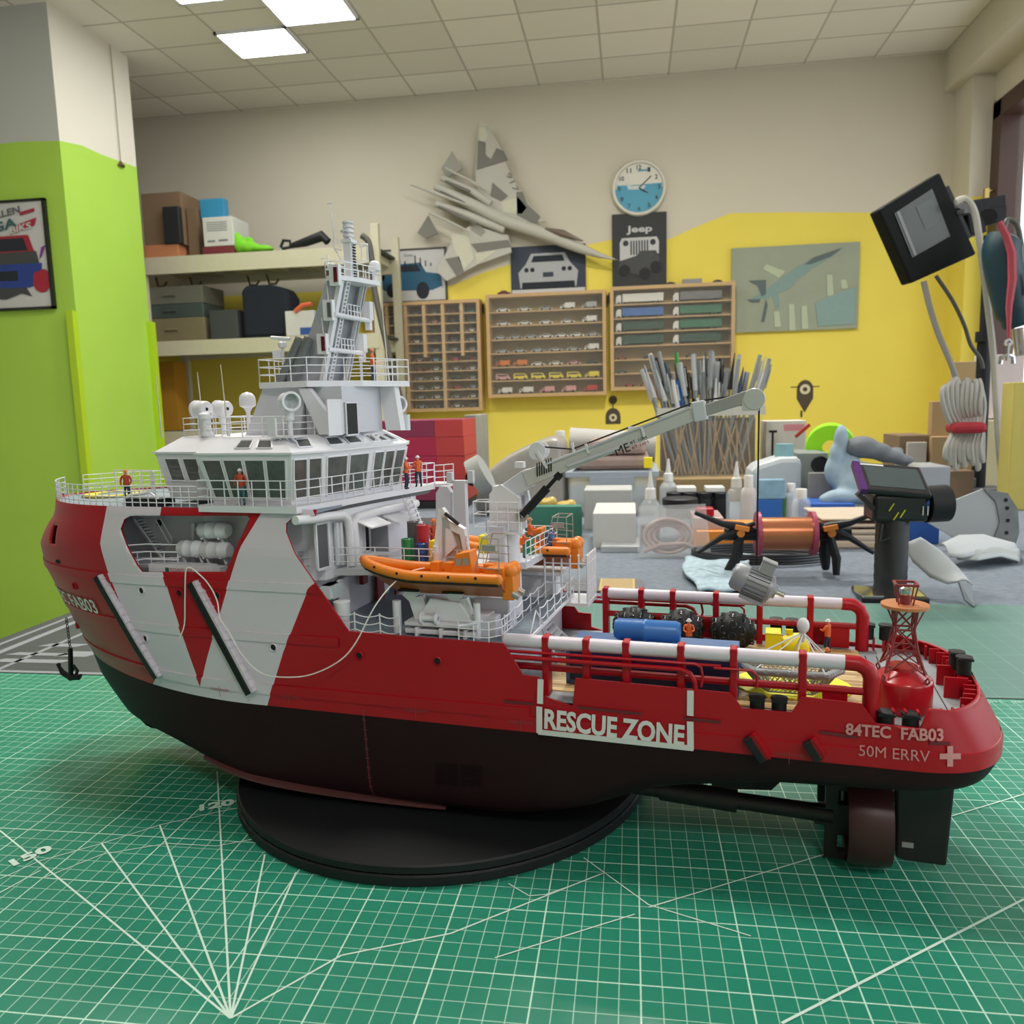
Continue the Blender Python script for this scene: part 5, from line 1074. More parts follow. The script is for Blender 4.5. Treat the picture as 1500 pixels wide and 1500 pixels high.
poster('canvas_print','grey-green canvas print of a fighter jet on the yellow wall','poster',(.525,.612,1.162,1.045),V-.001,.02,None,mat('canvas_grey_green',(.30,.33,.25),.8,var=.1,scale=8),f_jet)
def f_left(e,w,h,y):
    k=MB(); P=lambda *q:[(w*(a*1.15-.12),h*b) for a,b in q]
    flat(k,P((-.9,.52),(-.78,.68),(.50,.68),(.62,.52)),y-.0005,2); flat(k,P((-.74,.54),(-.66,.655),(.38,.655),(.46,.54)),y-.0012,1); flat(k,P((-1.0,.40),(-.95,.53),(.66,.53),(.72,.40)),y-.0008,3); flat(k,P((-1.0,.22),(-1.02,.42),(.78,.42),(.72,.24),(.4,.20)),y-.0014,0); flat(k,P((-.5,.27),(-.5,.36),(.15,.36),(.15,.27)),y-.002,1)
    flat(k,P((-.9,.12),(-.7,.22),(.3,.22),(.45,.12),(.2,.15),(-.2,.10)),y-.0006,3); flat(k,P((.72,.45),(.80,.56),(.92,.58),(.80,.48)),y-.0018,4); k.out('printed_car',[mat('print_royal',(.02,.05,.25),.7),mat('print_dark',(.015,.02,.03),.8),mat('print_red',(.35,.02,.04),.8),mat('print_charcoal',(.055,.058,.062),.7),mat('print_purple',(.18,.04,.22),.7)],e); k=MB()
    disc(k,w*.72,h*.24,.040,y-.0022,1); disc(k,w*.80,h*.30,.028,y-.0026,1); disc(k,w*.62,h*.30,.02,y-.003,1)
    M=Matrix.Rotation(.18,2)
    def wt(s,cx,cz,ww,hh,m): k.text(s,lambda a,b:(cx+a-b*.1,y-.003,cz+b+a*.18),m,w=ww,h=hh,bold=.03)
    wt('CHALLEN',-.06,h*.87,.22,.028,0); flat(k,[(w*.3,h*.855),(w*.72,h*.885),(w*.72,h*.915),(w*.3,h*.885)],y-.003,1)
    wt('EGA',-.05,h*.77,.16,.04,2); flat(k,[(-w*.05,h*.69),(w*.68,h*.76),(w*.75,h*.83),(w*.05,h*.76)],y-.002,1); k.text('BIKS',lambda a,b:(w*.28+a,y-.004,h*.745+b+a*.18),3,w=.10,h=.028,bold=.03)
    k.out('printed_lettering',[PGREY,mat('print_red',(.35,.02,.04),.8),mat('print_teal',(.04,.12,.12),.8),PAPER],e)
a=B(66,290,3.19); b=B(78,452,3.19); poster('framed_poster','black-framed poster of a blue racing car on the green pillar','poster',(a.x-.33,b.z,(a.x+b.x)/2+.003,a.z),3.199,.012,mat('frame_black',(.01,.01,.01),.4),PAPER,f_left,.01)
# clock
c=B(936,277,V); e=E('wall_clock','round white wall clock with a blue and white ship dial','clock',(c.x,V,c.z)); r=.143
MB().lathe([(.0001,0),(r*.97,0),(r,.01),(r,.028),(r*.96,.036),(r*.88,.034),(r*.86,.022),(.0001,.022)],(0,0,0),(0,-1,0),48).out('case',mat('clock_ivory',(.62,.60,.52),.4),e)
k=MB(); R_=r*.86
flat(k,[(R_*math.cos(a),R_*math.sin(a)) for a in [PI+PI*i/24 for i in range(25)]],-.0225,0); flat(k,[(-R_*.95,-.002),(R_*.95,-.002),(R_*.97,.02),(-R_*.2,.016),(-R_*.93,.018)],-.0230,0)
flat(k,[(-.07,.03),(-.055,-.005),(.02,-.008),(.035,.008),(.03,.012),(-.04,.012),(-.052,.032)],-.0236,1); flat(k,[(-.005,.082),(.045,.084),(.045,.092),(-.005,.090)],-.0236,0); k.out('dial_picture',[mat('dial_blue',(.05,.30,.45),.5),mat('dial_white',(.55,.58,.55),.5)],e)
k=MB()
for i in range(12):
    a=PI/2-(i+1)*PI/6; k.text(str(i+1),lambda x,z:(math.cos(a)*R_*.84+x,-.0242,math.sin(a)*R_*.84+z),0,w=.015 if i<9 else .024,h=.023,bold=.02)
k.out('numeral',mat('numeral_grey',(.04,.05,.06),.6),e)
for a,l,nm in ((math.radians(-30),.055,'hour_hand'),(math.radians(42),.085,'minute_hand'),(math.radians(-35),.04,'second_hand')): MB().bar((0,-.026,0),(math.cos(a)*l,-.026,math.sin(a)*l),.003,.005).out(nm,mat('hand_grey',(.08,.09,.10),.5),e)
# jet model on the wall (foam fighter, top view, nose down right)
JC=B(735,300,4.44); e=E('jet_model','large grey camouflage foam fighter jet hung on the back wall, nose to the clock','model aircraft',(JC.x,4.44,JC.z))
def J(px,py,d=0): q=B(px,py,4.44); return Vector((q.x-JC.x,d,q.z-JC.z))
FO=mat('foam_grey',(.47,.46,.40),.6,var=.06,scale=12); FD=mat('foam_dark_grey',(.17,.165,.14),.6); FL=mat('foam_pale',(.56,.55,.43),.6); FM=mat('foam_mid',(.30,.29,.25),.6)
def jp(nm,pts,m,d0=-.012,d1=0): k=MB(); k.prism([(J(*p).x,J(*p).z) for p in pts],lambda x,z,h:(x,h,z),d0,d1); return k.out(nm,m,e)
jp('right_wing',[(702,185),(716,186),(735,220),(745,250),(775,300),(800,325),(735,330),(700,290),(697,250)],FO); jp('left_wing',[(690,330),(745,345),(750,370),(700,388),(655,412),(640,398),(665,350)],FO)
jp('tail_plane',[(663,222),(678,248),(655,262),(647,248)],FM); jp('tail_plane',[(628,316),(642,342),(625,350),(612,342)],FD)
for nm,pts,m in (('camouflage_patch',[(701,207),(712,210),(712,228),(720,234),(728,218),(738,222),(745,236),(699,250)],FD),('camouflage_patch',[(722,268),(745,288),(735,296),(719,288)],FD),('camouflage_patch',[(735,296),(760,290),(772,305),(765,314),(737,312)],FL),('camouflage_patch',[(757,282),(766,282),(773,300),(792,318),(785,330),(758,316)],FD),
  ('camouflage_patch',[(690,358),(745,352),(750,362),(700,370)],FD),('camouflage_patch',[(653,380),(673,376),(681,400),(670,406)],FD),('camouflage_patch',[(696,372),(728,368),(700,388)],FL),('camouflage_patch',[(702,187),(710,186),(716,200),(711,208),(702,206)],FL),('camouflage_patch',[(690,328),(700,326),(712,340),(705,347),(690,338)],FM),('camouflage_patch',[(660,345),(685,340),(695,380),(680,396),(668,370)],FL)): jp(nm,pts,m,-.0145,-.0118)
k=MB(); k.tube([J(x,y,-.030) for x,y in ((640,275),(690,300),(740,325),(800,345),(850,365),(880,376),(900,381))],[.020,.030,.034,.034,.026,.014,.004],12).tube([J(x,y,-.020) for x,y in ((640,300),(690,318),(740,338))],[.018,.024,.022],10).tube([J(x,y,-.020) for x,y in ((648,262),(690,280),(720,300))],[.016,.022,.020],10); k.out('fuselage',FO,e)
for pts in ([(648,283),(680,298),(712,314)],[(645,305),(672,318),(700,330)],[(655,268),(690,284)]): MB().tube([J(x,y,-.046) for x,y in pts],[.006,.012,.006][:len(pts)] if len(pts)==3 else [.006,.010],8).out('engine_pod',FD,e)  # dark engine pods along the fuselage
k=MB(); k.tube([J(x,y,-.055) for x,y in ((800,338),(825,345),(855,356))],[.006,.020,.004],10); k.out('cockpit',mat('cockpit_brown',(.16,.12,.09),.3),e)
for pts,r_ in (([(606,274),(650,290),(690,305)],[.006,.010,.004]),([(655,250),(690,268),(715,282)],[.005,.008,.004]),([(632,315),(665,330),(690,342)],[.005,.007,.004])): MB().tube([J(x,y,-.055) for x,y in pts],r_,8).out('tail_boom',FO,e)
k=MB(); k.text('917',lambda a,b:(J(751,268).x+a*.45+b*.8,-.0150,J(751,268).z-a*.95+b*.3),0,w=.10,h=.035); k.out('number_marking',FD,e)
MB().tube([J(899,381,-.03),J(905,382,-.03)],[.004,.001],8).out('nose_tip',mat('nose_tip_orange',(.4,.2,.1),.5),e)
# display cabinets
WOOD=mat('pine_wood',(.50,.33,.16),.55,var=.15,scale=14); WB=mat('wood_back',(.34,.25,.12),.8,var=.15,scale=9)
CG=mat('cabinet_glass',(.8,.85,.85),.03,alpha=.04,var=0)
def cabinet(c,rows,lab,divs=(),d=.10):
    x0,z0,x1,z1=c; e=E('display_cabinet',lab,'display cabinet',((x0+x1)/2,V,z0)); w=(x1-x0)/2; h=z1-z0; f=.018
    MB().box(-w,w,-d,0,0,f).box(-w,w,-d,0,h-f,h).box(-w,-w+f,-d,0,f,h-f).box(w-f,w,-d,0,f,h-f).out('frame',WOOD,e); MB().box(-w+f,w-f,-.008,-.001,f,h-f).out('back_panel',WB,e)
    zs=[]
    for i in range(rows):
        z=f+(h-2*f)*i/rows; zs.append(z0+z)
        if i: MB().box(-w+f,w-f,-d+.01,-.008,z-.006,z).out('shelf',WOOD,e)
    zs=[zs[0]]+[z for z in zs[1:]]
    for u,za,zb_ in divs: x=-w+2*w*u; MB().box(x-.009,x+.009,-d+.006,-.008,f+(h-2*f)*za,f+(h-2*f)*zb_).out('divider',WOOD,e)
    MB().box(-w+f,w-f,-d+.001,-d+.004,f,h-f).out('glass_pane',CG,e)
    for x in (-w-.006,w+.006): MB().box(x-.003,x+.003,-.03,-.01,h-.07,h-.02).out('hinge',BLACK,e)
    return zs
C1=(-1.43,.238,-.81,.838);C2=(-.775,.305,-.13,.856);C3=(-.108,.325,.536,.867)
z1s=cabinet(C1,11,'left wall cabinet, divided into many small compartments of toy cars',[(u,.5,1) for u in (.155,.325,.495,.665,.835)]+[(u,0,.5) for u in (.325,.665)])
z2s=cabinet(C2,7,'middle wall cabinet with seven open rows of toy cars'); z3s=cabinet(C3,7,'right wall cabinet with long toy trucks, behind the pens')
CM={}
TY=mat('toy_tyre',(.01,.01,.01),.6)
COLS={'white':(.62,.60,.55),'silver':(.35,.35,.34),'black':(.02,.02,.022),'red':(.45,.03,.02),'dark red':(.20,.02,.02),'blue':(.04,.12,.35),'pale blue':(.25,.40,.55),'green':(.03,.14,.07),'yellow':(.65,.52,.04),'orange':(.55,.16,.02),'pink':(.55,.28,.26),'grey':(.14,.14,.14),'brown':(.16,.08,.04),'dark green':(.02,.06,.035),'dark blue':(.02,.03,.10)}
def toy(kind,col,lab,x,z,L=.07,grp=None,y=V-.05,h=None):
    key=(kind,col,round(L,3))
    if key not in CM:
        m=mat('toy_'+col.replace(' ','_'),COLS[col],.35); k=MB(); W=L*.20 if kind!='truck' else .016
        if kind=='car': k.xz([(-L/2,.005),(-L/2,L*.17),(-L*.32,L*.20),(-L*.18,L*.32),(L*.16,L*.32),(L*.28,L*.2),(L/2,L*.16),(L/2,.005)],-W,W,0).xz([(-L*.28,L*.2),(-L*.17,L*.295),(L*.14,L*.295),(L*.24,L*.2)],-W*1.01,W*1.01,2)
        elif kind=='van': k.xz([(-L/2,.006),(-L/2,L*.40),(-L*.44,L*.46),(L*.30,L*.46),(L*.40,L*.3),(L/2,L*.26),(L/2,.006)],-W,W,0).xz([(-L*.4,L*.28),(-L*.4,L*.4),(L*.26,L*.4),(L*.34,L*.28)],-W*1.01,W*1.01,2)
        elif kind=='lorry': k.xz([(-L*.2,.008),(-L*.2,L*.46),(L/2,L*.46),(L/2,.008)],-W,W,0).xz([(-L/2,.006),(-L/2,L*.2),(-L*.42,L*.34),(-L*.24,L*.34),(-L*.24,.006)],-W,W,0).xz([(-L*.46,L*.2),(-L*.41,L*.31),(-L*.3,L*.31),(-L*.3,L*.2)],-W*1.01,W*1.01,2)
        elif kind=='truck': k.box(-L*.36,L/2,-W,W,.012,.054,0).xz([(-L/2,.006),(-L/2,.034),(-L*.46,.048),(-L*.385,.048),(-L*.385,.006)],-W,W,3)
        for x_ in ((-L*.3,L*.3) if kind!='truck' else (-L*.44,L*.3,L*.38,-L*.3)): k.cyl((x_,-W*1.03,.0065),(x_,W*1.03,.0065),.0068,n=10,m=1)
        CM[key]=k.out('toy_car' if kind!='truck' else 'toy_truck',[m,TY,GLASS,mat('toy_white',COLS['white'],.35)]); o=CM[key]
    else: o=CM[key].copy(); COL.objects.link(o)
    o.location=(x,y,z); tag(o,lab,'toy car' if kind!='truck' else 'toy truck',grp); return o
ORD=['first','second','third','fourth','fifth','sixth','seventh']
def row(c,z,items,rn,cn):
    x0,x1=c[0]+.03,c[2]-.03; n=len(items)
    for i,(kd,col) in enumerate(items):
        L=.074 if kd=='car' else .078; toy(kd,col,'%s toy %s, %s from the left in the %s row of the %s cabinet'%(col,{'car':'car','van':'van','lorry':'lorry'}[kd],ORD[i],rn,cn),x0+(x1-x0)*(i+.5)/n,z+.001,L,'toy vehicles in the %s cabinet'%cn)
w='white'
row(C2,z2s[6],[('car',w),('car',w),('car','silver'),('lorry',w),('lorry','silver')],'top','middle'); row(C2,z2s[5],[('car',w)]*4+[('lorry',w)],'second','middle'); row(C2,z2s[4],[('car','silver')]*3+[('car',w)]*3+[('car','silver')],'third','middle')
row(C2,z2s[3],[('car','silver')]*5+[('lorry',w)],'fourth','middle'); row(C2,z2s[2],[('lorry','orange'),('lorry','orange'),('car',w),('car',w),('car','pink'),('car','black')],'fifth','middle'); row(C2,z2s[1],[('van','pink'),('van','yellow'),('van','yellow'),('van','yellow'),('van','yellow'),('lorry','yellow')],'sixth','middle'); row(C2,z2s[0],[('lorry',w),('lorry',w),('lorry','pink'),('lorry','pink'),('lorry','red')],'bottom','middle')
RN=['bottom','tenth','ninth','eighth','seventh','sixth','fifth','fourth','third','second','top']
g1={10:['white','grey','grey','grey','dark red','green'],9:['brown','silver','grey','pink','black','dark green'],8:['black','orange','brown','dark green','black','white'],7:['grey','brown','white','grey','grey','silver'],6:['black','black','dark green','silver','silver','silver'],
    5:['silver','pink','pale blue','red','dark red'],4:['white','dark red','white','silver','white'],3:['dark blue','silver','white','dark green','silver'],2:['black','silver','white','red','silver'],1:['brown','silver','white','silver','white'],0:['red','silver','grey','white','grey']}
for r_,cs in g1.items():
    x0,x1=C1[0]+.02,C1[2]-.02; n=len(cs)
    US=[.09,.24,.41,.58,.75,.915] if n==6 else [.20,.43,.58,.76,.91]
    for i,cl_ in enumerate(cs): toy('car',cl_,'%s toy car, %s from the left in the %s row of the left cabinet'%(cl_,ORD[i],RN[r_]),C1[0]+(C1[2]-C1[0])*US[i],z1s[r_]+.001,.062,'toy vehicles in the left cabinet')
for r_,items in ((6,[('white','top row left'),('grey','top row right')]),(5,[('blue','second row left'),('green','second row right')]),(4,[('dark green','third row left'),('green','third row right')]),(3,[('dark green','fourth row left'),('dark green','fourth row right')])):
    for i,(cl_,l) in enumerate(items):
        tx=toy('truck',cl_,'long %s toy truck, %s of the right cabinet'%(cl_,l),C3[0]+(.155 if i==0 else .455),z3s[r_]+.001,.25,'long toy trucks in the right cabinet')
for r_,cl_,px in ((2,'red',.06),(1,'green',.06),(0,'red',.10),(0,'orange',.18),(2,'black',.2),(1,'black',.2),(2,'brown',.42)): toy('car',cl_,'%s toy car on the %s shelf of the right cabinet, %s'%(cl_,{2:'fifth',1:'sixth',0:'bottom'}[r_],'at the left end' if px<.12 else 'further right'),C3[0]+px,z3s[r_]+.001,.06,'toy cars in the right cabinet')
for (u_,c_,l) in ((.21,'black','small black toy car on top of the right cabinet, beside the canvas'),(.45,'dark blue','small dark blue toy car on top of the right cabinet, right end')): toy('car',c_,l,u_,C3[3]+.001,.05)
one('grey_box',MB().box(.27,.37,V-.07,V-.03,C3[3]+.001,C3[3]+.026),mat('box_grey',(.25,.26,.27),.6),'flat grey box on top of the right cabinet','box')
toy('car','dark red','dark red toy car on top of the middle cabinet',-.68,C2[3]+.001,.07); toy('van','black','black toy van on top of the right cabinet, left corner',-.07,C3[3]+.001,.03)
# wall stickers
for px,py,s_,l in ((898,608,.055,'black owl sticker on the yellow wall, left of the pens'),(1179,578,.070,'brown owl sticker on the yellow wall, right of the pens')):
    q=B(px,py,V); e=E('wall_sticker',l,'sticker',(q.x,V,q.z)); k=MB()
    if px<1000: flat(k,[(-s_*.75,-s_*.9)]+[(-s_*.75*math.cos(a),-s_*.2+s_*.9*math.sin(a)) for a in [PI*i/12 for i in range(13)]]+[(s_*.75,-s_*.9)],-.001,0); flat(k,[(-.003,s_*.6),(.003,s_*.6),(.003,s_*1.3),(-.003,s_*1.3)],-.001,0); disc(k,0,s_*1.5,s_*.42,-.001); ez=-s_*.25
    else: flat(k,[(-s_*.6*math.cos(a),s_*.35+s_*.75*math.sin(a)) for a in [PI*i/12 for i in range(13)]]+[(s_*.6,-s_*.3),(0,-s_*1.35),(-s_*.6,-s_*.3)],-.001,0); flat(k,[(-s_*1.05,s_*.55),(s_*1.05,s_*.55),(s_*1.05,s_*.62),(-s_*1.05,s_*.62)],-.001,0); flat(k,[(-s_*.3,-s_*1.7),(-s_*.15,-s_*1.7),(-s_*.15,-s_*1.2),(-s_*.3,-s_*1.2)],-.001,0); ez=s_*.4
    k.out('silhouette',mat('sticker_dark',(.07,.05,.03),.7),e); k=MB(); disc(k,0,ez,s_*.38,-.0020,0); disc(k,0,ez,s_*.17,-.0026,1); k.out('eye',[mat('sticker_cream',(.65,.6,.4),.7),mat('sticker_dark',(.07,.05,.03),.7)],e)
# shelving unit on the left
SHM=mat('shelf_cream',(.55,.52,.38),.5); e=E('storage_shelf','cream metal storage shelf between the green pillar and the cabinets','shelf',(-1.85,4.2,FZ)); 
X0,X1=-.66,.60
def sz(z): return z-FZ
for x in (X0,X1):
    for y in (-.2,.15): MB().box(x-.02,x+.02,y-.015,y+.015,0,sz(1.17 if x>0 else 1.05)).out('post',SHM,e)
for z,h_ in ((1.065,.085),(.640,.075),(.17,.07),(-.4,.06)):
    k=MB().box(X0,X1,-.22,-.19,sz(z)-h_,sz(z)).box(X0,X1,.14,.17,sz(z)-h_,sz(z)).box(X0,X1,-.19,.14,sz(z)-.012,sz(z)-.0,1)
    for i in range(7): x=X0+.05+i*.19; k.box(x-.035,x+.035,-.19,.14,sz(z)-.05,sz(z)-.012)
    k.out('shelf_board',[SHM,mat('board_dark',(.06,.065,.05),.8)],e)
def sb(name,lab,cat,p0,p1,m,z0,v=4.0,dep=.2,grp=None,bev=.003,mm=None,tilt=0):
    a,b=B(*p0,v),B(*p1,v); w=abs(b.x-a.x); h=a.z-z0 if True else 0; k=MB().box(-w/2,w/2,0,dep,0,h)
    o=one(name,k,m,lab,cat,grp,((a.x+b.x)/2,v,z0),tilt,bevel=bev); return o
CARD=mat('cardboard',(.20,.13,.075),.8,var=.12,scale=10)
zt1=1.066; o=sb('cardboard_box','flat orange box at the bottom left of the top shelf','box',(210,360),(262,376),mat('box_orange',(.50,.20,.09),.6),zt1,4.0,.25)
sb('cardboard_box','brown cardboard box on the flat orange box on the top shelf','box',(206,284),(270,360),CARD,B(210,360,4.0).z+.001,4.03,.22); sb('book_box','upright black case in front of the brown cardboard box','box',(237,303),(265,358),mat('case_black',(.02,.022,.025),.4),B(210,360,4.0).z+.001,3.99,.035)
sb('cardboard_box','brown box right of the black case, partly in shade','box',(272,305),(293,374),mat('cardboard_dark',(.17,.11,.06),.8),zt1,4.06,.20)  # one even, darker cardboard tone
sb('cardboard_box','maroon box lying under the white printed box','box',(296,362),(343,372),mat('box_maroon',(.16,.02,.03),.6),zt1,4.02,.2)
o=sb('printed_box','white box with grey printed lines on the top shelf','box',(296,319),(343,361),mat('box_white',(.58,.57,.54),.6),B(296,362,4.02).z+.001,4.02,.18); k=MB()
for i in range(5): k.box(-.06,.05,-.001,-.0002,.075+i*.010,.079+i*.010)
k.box(-.06,-.02,-.001,-.0002,.02,.03).box(.0,.05,-.001,-.0002,.022,.032); k.out('printed_text',mat('print_text',(.2,.2,.22),.7),o)
o=sb('book_box','bright blue box standing on the white printed box','box',(292,292),(329,318),mat('box_cyan',(.03,.25,.45),.5),B(296,318,4.02).z+.003,4.08,.05)
def lump(name,lab,cat,pts,m,sc=1):
    k=MB()
    for (c,r,s) in pts: k.ball(c,r,14,0,s)
    o=one(name,k,m,lab,cat); 
    md=o.modifiers.new('r','REMESH'); md.mode='VOXEL'; md.voxel_size=sc; md.use_smooth_shade=True; return o
a=B(370,366,4.05); lump('green_cloth','crumpled bright green cloth on the top shelf','cloth',[((a.x-.06,4.06,zt1+.048),.05,(1,.8,.9)),((a.x-.01,4.05,zt1+.033),.045,(1.2,.8,.65)),((a.x+.05,4.05,zt1+.024),.05,(1.3,.9,.4)),((a.x-.08,4.05,zt1+.08),.03,(.8,.7,1.2)),((a.x-.02,4.05,zt1+.07),.02,(1.4,.7,.9))],mat('cloth_green',(.18,.55,.02),.8),.006)
a=B(420,366,4.0); k=MB().tube([(a.x-.03,4.0,zt1+.02),(a.x-.015,4.0,zt1+.05),(a.x+.02,4.0,zt1+.045),(a.x+.02,4.0,zt1+.015),(a.x-.02,4.0,zt1+.01)],.008,8,closed=True).tube([(a.x+.02,4.0,zt1+.02),(a.x+.1,4.0,zt1+.035),(a.x+.19,4.0,zt1+.06),(a.x+.22,4.0,zt1+.03)],[.012,.022,.026,.02],10); one('black_strap_tool','black strap-shaped tool with a ring on the top shelf','tool') if 0 else one('strap_wrench',k,BLACK,'black tool with a ring handle at the right end of the top shelf','tool')
zt2_=.641
for z0_,h0,l,m in ((zt2_,.12,'beige toolbox at the bottom left of the middle shelf',mat('tool_beige',(.18,.15,.08),.7)),(zt2_+.121,.07,'teal-dark flat case in the left stack of the middle shelf',mat('tool_teal',(.05,.07,.065),.5)),(zt2_+.192,.09,'grey-green mesh tray on top of the left stack on the middle shelf',mat('tool_grey',(.13,.13,.10),.6))):
    a=B(222,480,4.02); b=B(300,480,4.02); one('tool_case',MB().box(a.x,b.x,4.02,4.25,z0_,z0_+h0).cyl((a.x+.08,4.018,z0_+h0*.5),(a.x+.15,4.018,z0_+h0*.5),.008,n=8),m,l,'case',bevel=.004)
sb('storage_crate','dark grey plastic crate in the middle of the middle shelf','crate',(306,455),(350,500),mat('crate_dark',(.05,.055,.06),.5),zt2_,4.02,.2)
a,b=B(349,418,4.0),B(424,500,4.0); k=MB(); w_=b.x-a.x; h_=a.z-zt2_; k.xz([(0,0),(w_,0),(w_*1.0,h_*.75),(w_*.9,h_*.93),(w_*.6,h_),(w_*.1,h_),(0,h_*.9)],0,.16); o=one('backpack',k,mat('navy_cloth',(.008,.012,.022),.9),'dark navy backpack hanging on hooks above the middle shelf','backpack',None,(a.x,4.02,zt2_+.002),bevel=.02)
o=sb('printed_box','white box with an orange swoosh and blue corner, right on the middle shelf','box',(417,456),(462,498),mat('box_white',(.58,.57,.54),.6),zt2_,3.985,.03); k=MB(); k.tube([(-.02,-.002,.12),(.02,-.002,.15),(.07,-.002,.155)],.012,6).box(.0,.08,-.002,-.0003,.005,.04,1); k.out('printed_logo',[mat('logo_orange',(.6,.12,.05),.6),mat('logo_blue',(.03,.08,.3),.6)],o)
for i,(px,py) in enumerate(((238,412),(288,412),(372,410),(400,408))):
    a=B(px,py,4.19); k=MB().tube([(a.x-.03,4.18,a.z+.02),(a.x-.01,4.16,a.z-.03),(a.x+.03,4.15,a.z-.035),(a.x+.05,4.15,a.z-.01)],.006,6); one('shelf_hook',k,mat('hook_brown',(.12,.07,.03),.5),'small brown hook under the top shelf, %s from the left'%ORD[i],'hook',group='hooks under the top shelf')
a=B(262,600,4.3); one('orange_post',MB().box(a.x-.05,a.x+.05,4.20,4.32,.173,.55),mat('amber',(.48,.24,.02),.7),'amber wooden block behind the railing on the lower shelf','block')
# hanging wire on the pillar
a=U(160,42,PU+.01); b=U(178,236,PU+.01); e=E('hanging_wire','thin wire with a small metal hook hanging on the pillar','wire',(PU+.006,a.y,a.z)); d=b-a
MB().tube([Vector((0,0,0)),d*.5+Vector((0,.003,0)),d],.002,5).cyl((-.006,0,.0),(.004,0,.0),.006,n=8).out('wire',mat('wire_tan',(.35,.3,.2),.6),e); MB().cyl(d,d+Vector((0,0,-.02)),.004,.018,n=8).box(-.004,.004,d.y-.022,d.y+.022,d.z-.024,d.z-.018).out('hook',mat('hook_brown',(.12,.07,.03),.5),e)
# ================= THE BENCH =================
felt=mat('grey_felt',(.165,.195,.235),.95,var=.35,scale=90,bump=.6)
n,L,p=nodes(felt); 
e=E('workbench','long work table covered with grey felt','table',(0,0,FZ)); TZ=-FZ
MB().box(-.775,1.35,-.45,2.65,TZ-.034,TZ-.0035).out('table_top',felt,e,bevel=.002)
for x in (-.72,1.29):
    for y in (-.38,2.58): MB().box(x-.03,x+.03,y-.03,y+.03,0,TZ-.034).out('leg',mat('leg_metal',(.3,.3,.3),.4,metal=.6),e)
def gridmat(name,base,line,cell,wd,bold,dirt=0,gloss=.35,off=(0,0)):
    m=mat(name,base,gloss,var=.10,scale=7); n,L,p=nodes(m); mx=n['mx']
    tc=n.new('ShaderNodeTexCoord'); sx=n.new('ShaderNodeSeparateXYZ'); L.new(tc.outputs['Object'],sx.inputs[0]); acc=None
    for ax in (0,1):
        for c,w in ((cell,wd),(cell*5,bold)):
            u=math_(n,L,'FRACT',math_(n,L,'DIVIDE',math_(n,L,'ADD',sx.outputs[ax],5-off[ax]+w/2),c)); l=math_(n,L,'LESS_THAN',u,w/c)
            l=math_(n,L,'MULTIPLY',l,.62 if w==wd else .95); acc=l if acc is None else math_(n,L,'MAXIMUM',acc,l)
    m2=n.new('ShaderNodeMix'); m2.data_type='RGBA'; m2.inputs[7].default_value=(*line,1); L.new(acc,m2.inputs[0]); L.new(mx.outputs[2],m2.inputs[6]); L.new(m2.outputs[2],p.inputs['Base Color']); return m
MG=gridmat('cutting_mat',(.022,.24,.155),(.55,.80,.66),.01,.00055,.0008,off=(.0028,.449),gloss=.30); PRN=mat('mat_print',(.62,.80,.70),.4)
MB_=mat('mat_border',(.015,.21,.13),.3)
k=MB().box(-.72,.72,-.30,.7430,-.003,0,0).box(-.775,-.72,-.30,.7430,-.003,0,0).box(.72,.80,-.30,.743,-.003,0,2)
k.box(-.775,.80,.7432,.7455,-.0032,.0002,3)
LZ=[.0002]
def ln(a,b,w,z=None):
    LZ[0]+=.000008; z=LZ[0]
    a,b=G(*a) if len(a)==2 else Vector(a),G(*b) if len(b)==2 else Vector(b); d=(b-a).normalized(); nn=Vector((-d.y,d.x,0))*w/2; q=[a-nn,b-nn,b+nn,a+nn]
    k.add([(v.x,v.y,z) for v in q],[(0,1,2,3)],1)
CP=G(338,1492); 
for px,py in ((0,1217),(149,1236),(234,1209),(318,1130),(388,1252),(434,1278)): 
    ln((338,1492),(px,py),.0011)
ln((338,1492),(500,1400),.0011); ln((500,1400),(660,1368),.001); ln((660,1368),(880,1281),.001); ln((0,1308),(60,1275),.0009)
prev=None
for pts in ([(0,1288),(57,1262),(149,1236),(234,1209),(318,1190),(350,1184)],[(60,1288),(150,1252),(245,1262-26),(318,1240),(375,1229)],[(745,1295),(775,1313),(800,1311),(840,1297),(884,1280)]):
    for a,b in zip(pts,pts[1:]): ln(a,b,.0007)
ln((855,1257),(950,1326),.0008); ln((950,1326),(1100,1372),.0008); ln((950,1330),(1500,1164),.0009); ln((1145,1500),(1500,1318),.0014); ln((725,1404),(930,1340),.0008)
def mt(s,px,py,w,h,rot):
    c=G(px,py); cr,sr=math.cos(rot),math.sin(rot); k.text(s,lambda x,y:(c.x+x*cr-y*sr,c.y+x*sr+y*cr,.0007),1,w=w,h=h,bold=.045)
d=G(318,1130)-CP; mt('120',318,1180,.023,.0098,math.atan2(d.y,d.x)-PI/2); d=G(0,1217)-CP; mt('150',46,1254,.023,.0098,math.atan2(d.y,d.x)-PI/2)
c0=B(1345,1028,.735)
for i in range(34): x=.20+i*.01; k.add([(x,.731,.0003),(x+.0006,.731,.0003),(x+.0006,.739,.0003),(x,.739,.0003)],[(0,1,2,3)],1)
for i in range(16): k.text(str(60+i),lambda x,y:(.215+i*.02+x,.7365+y,.0004),1,w=.006,h=.004)
o=one('cutting_mat',k,[MG,PRN,MB_,BLACK],'large green cutting mat with a white centimetre grid under the ship','cutting mat')
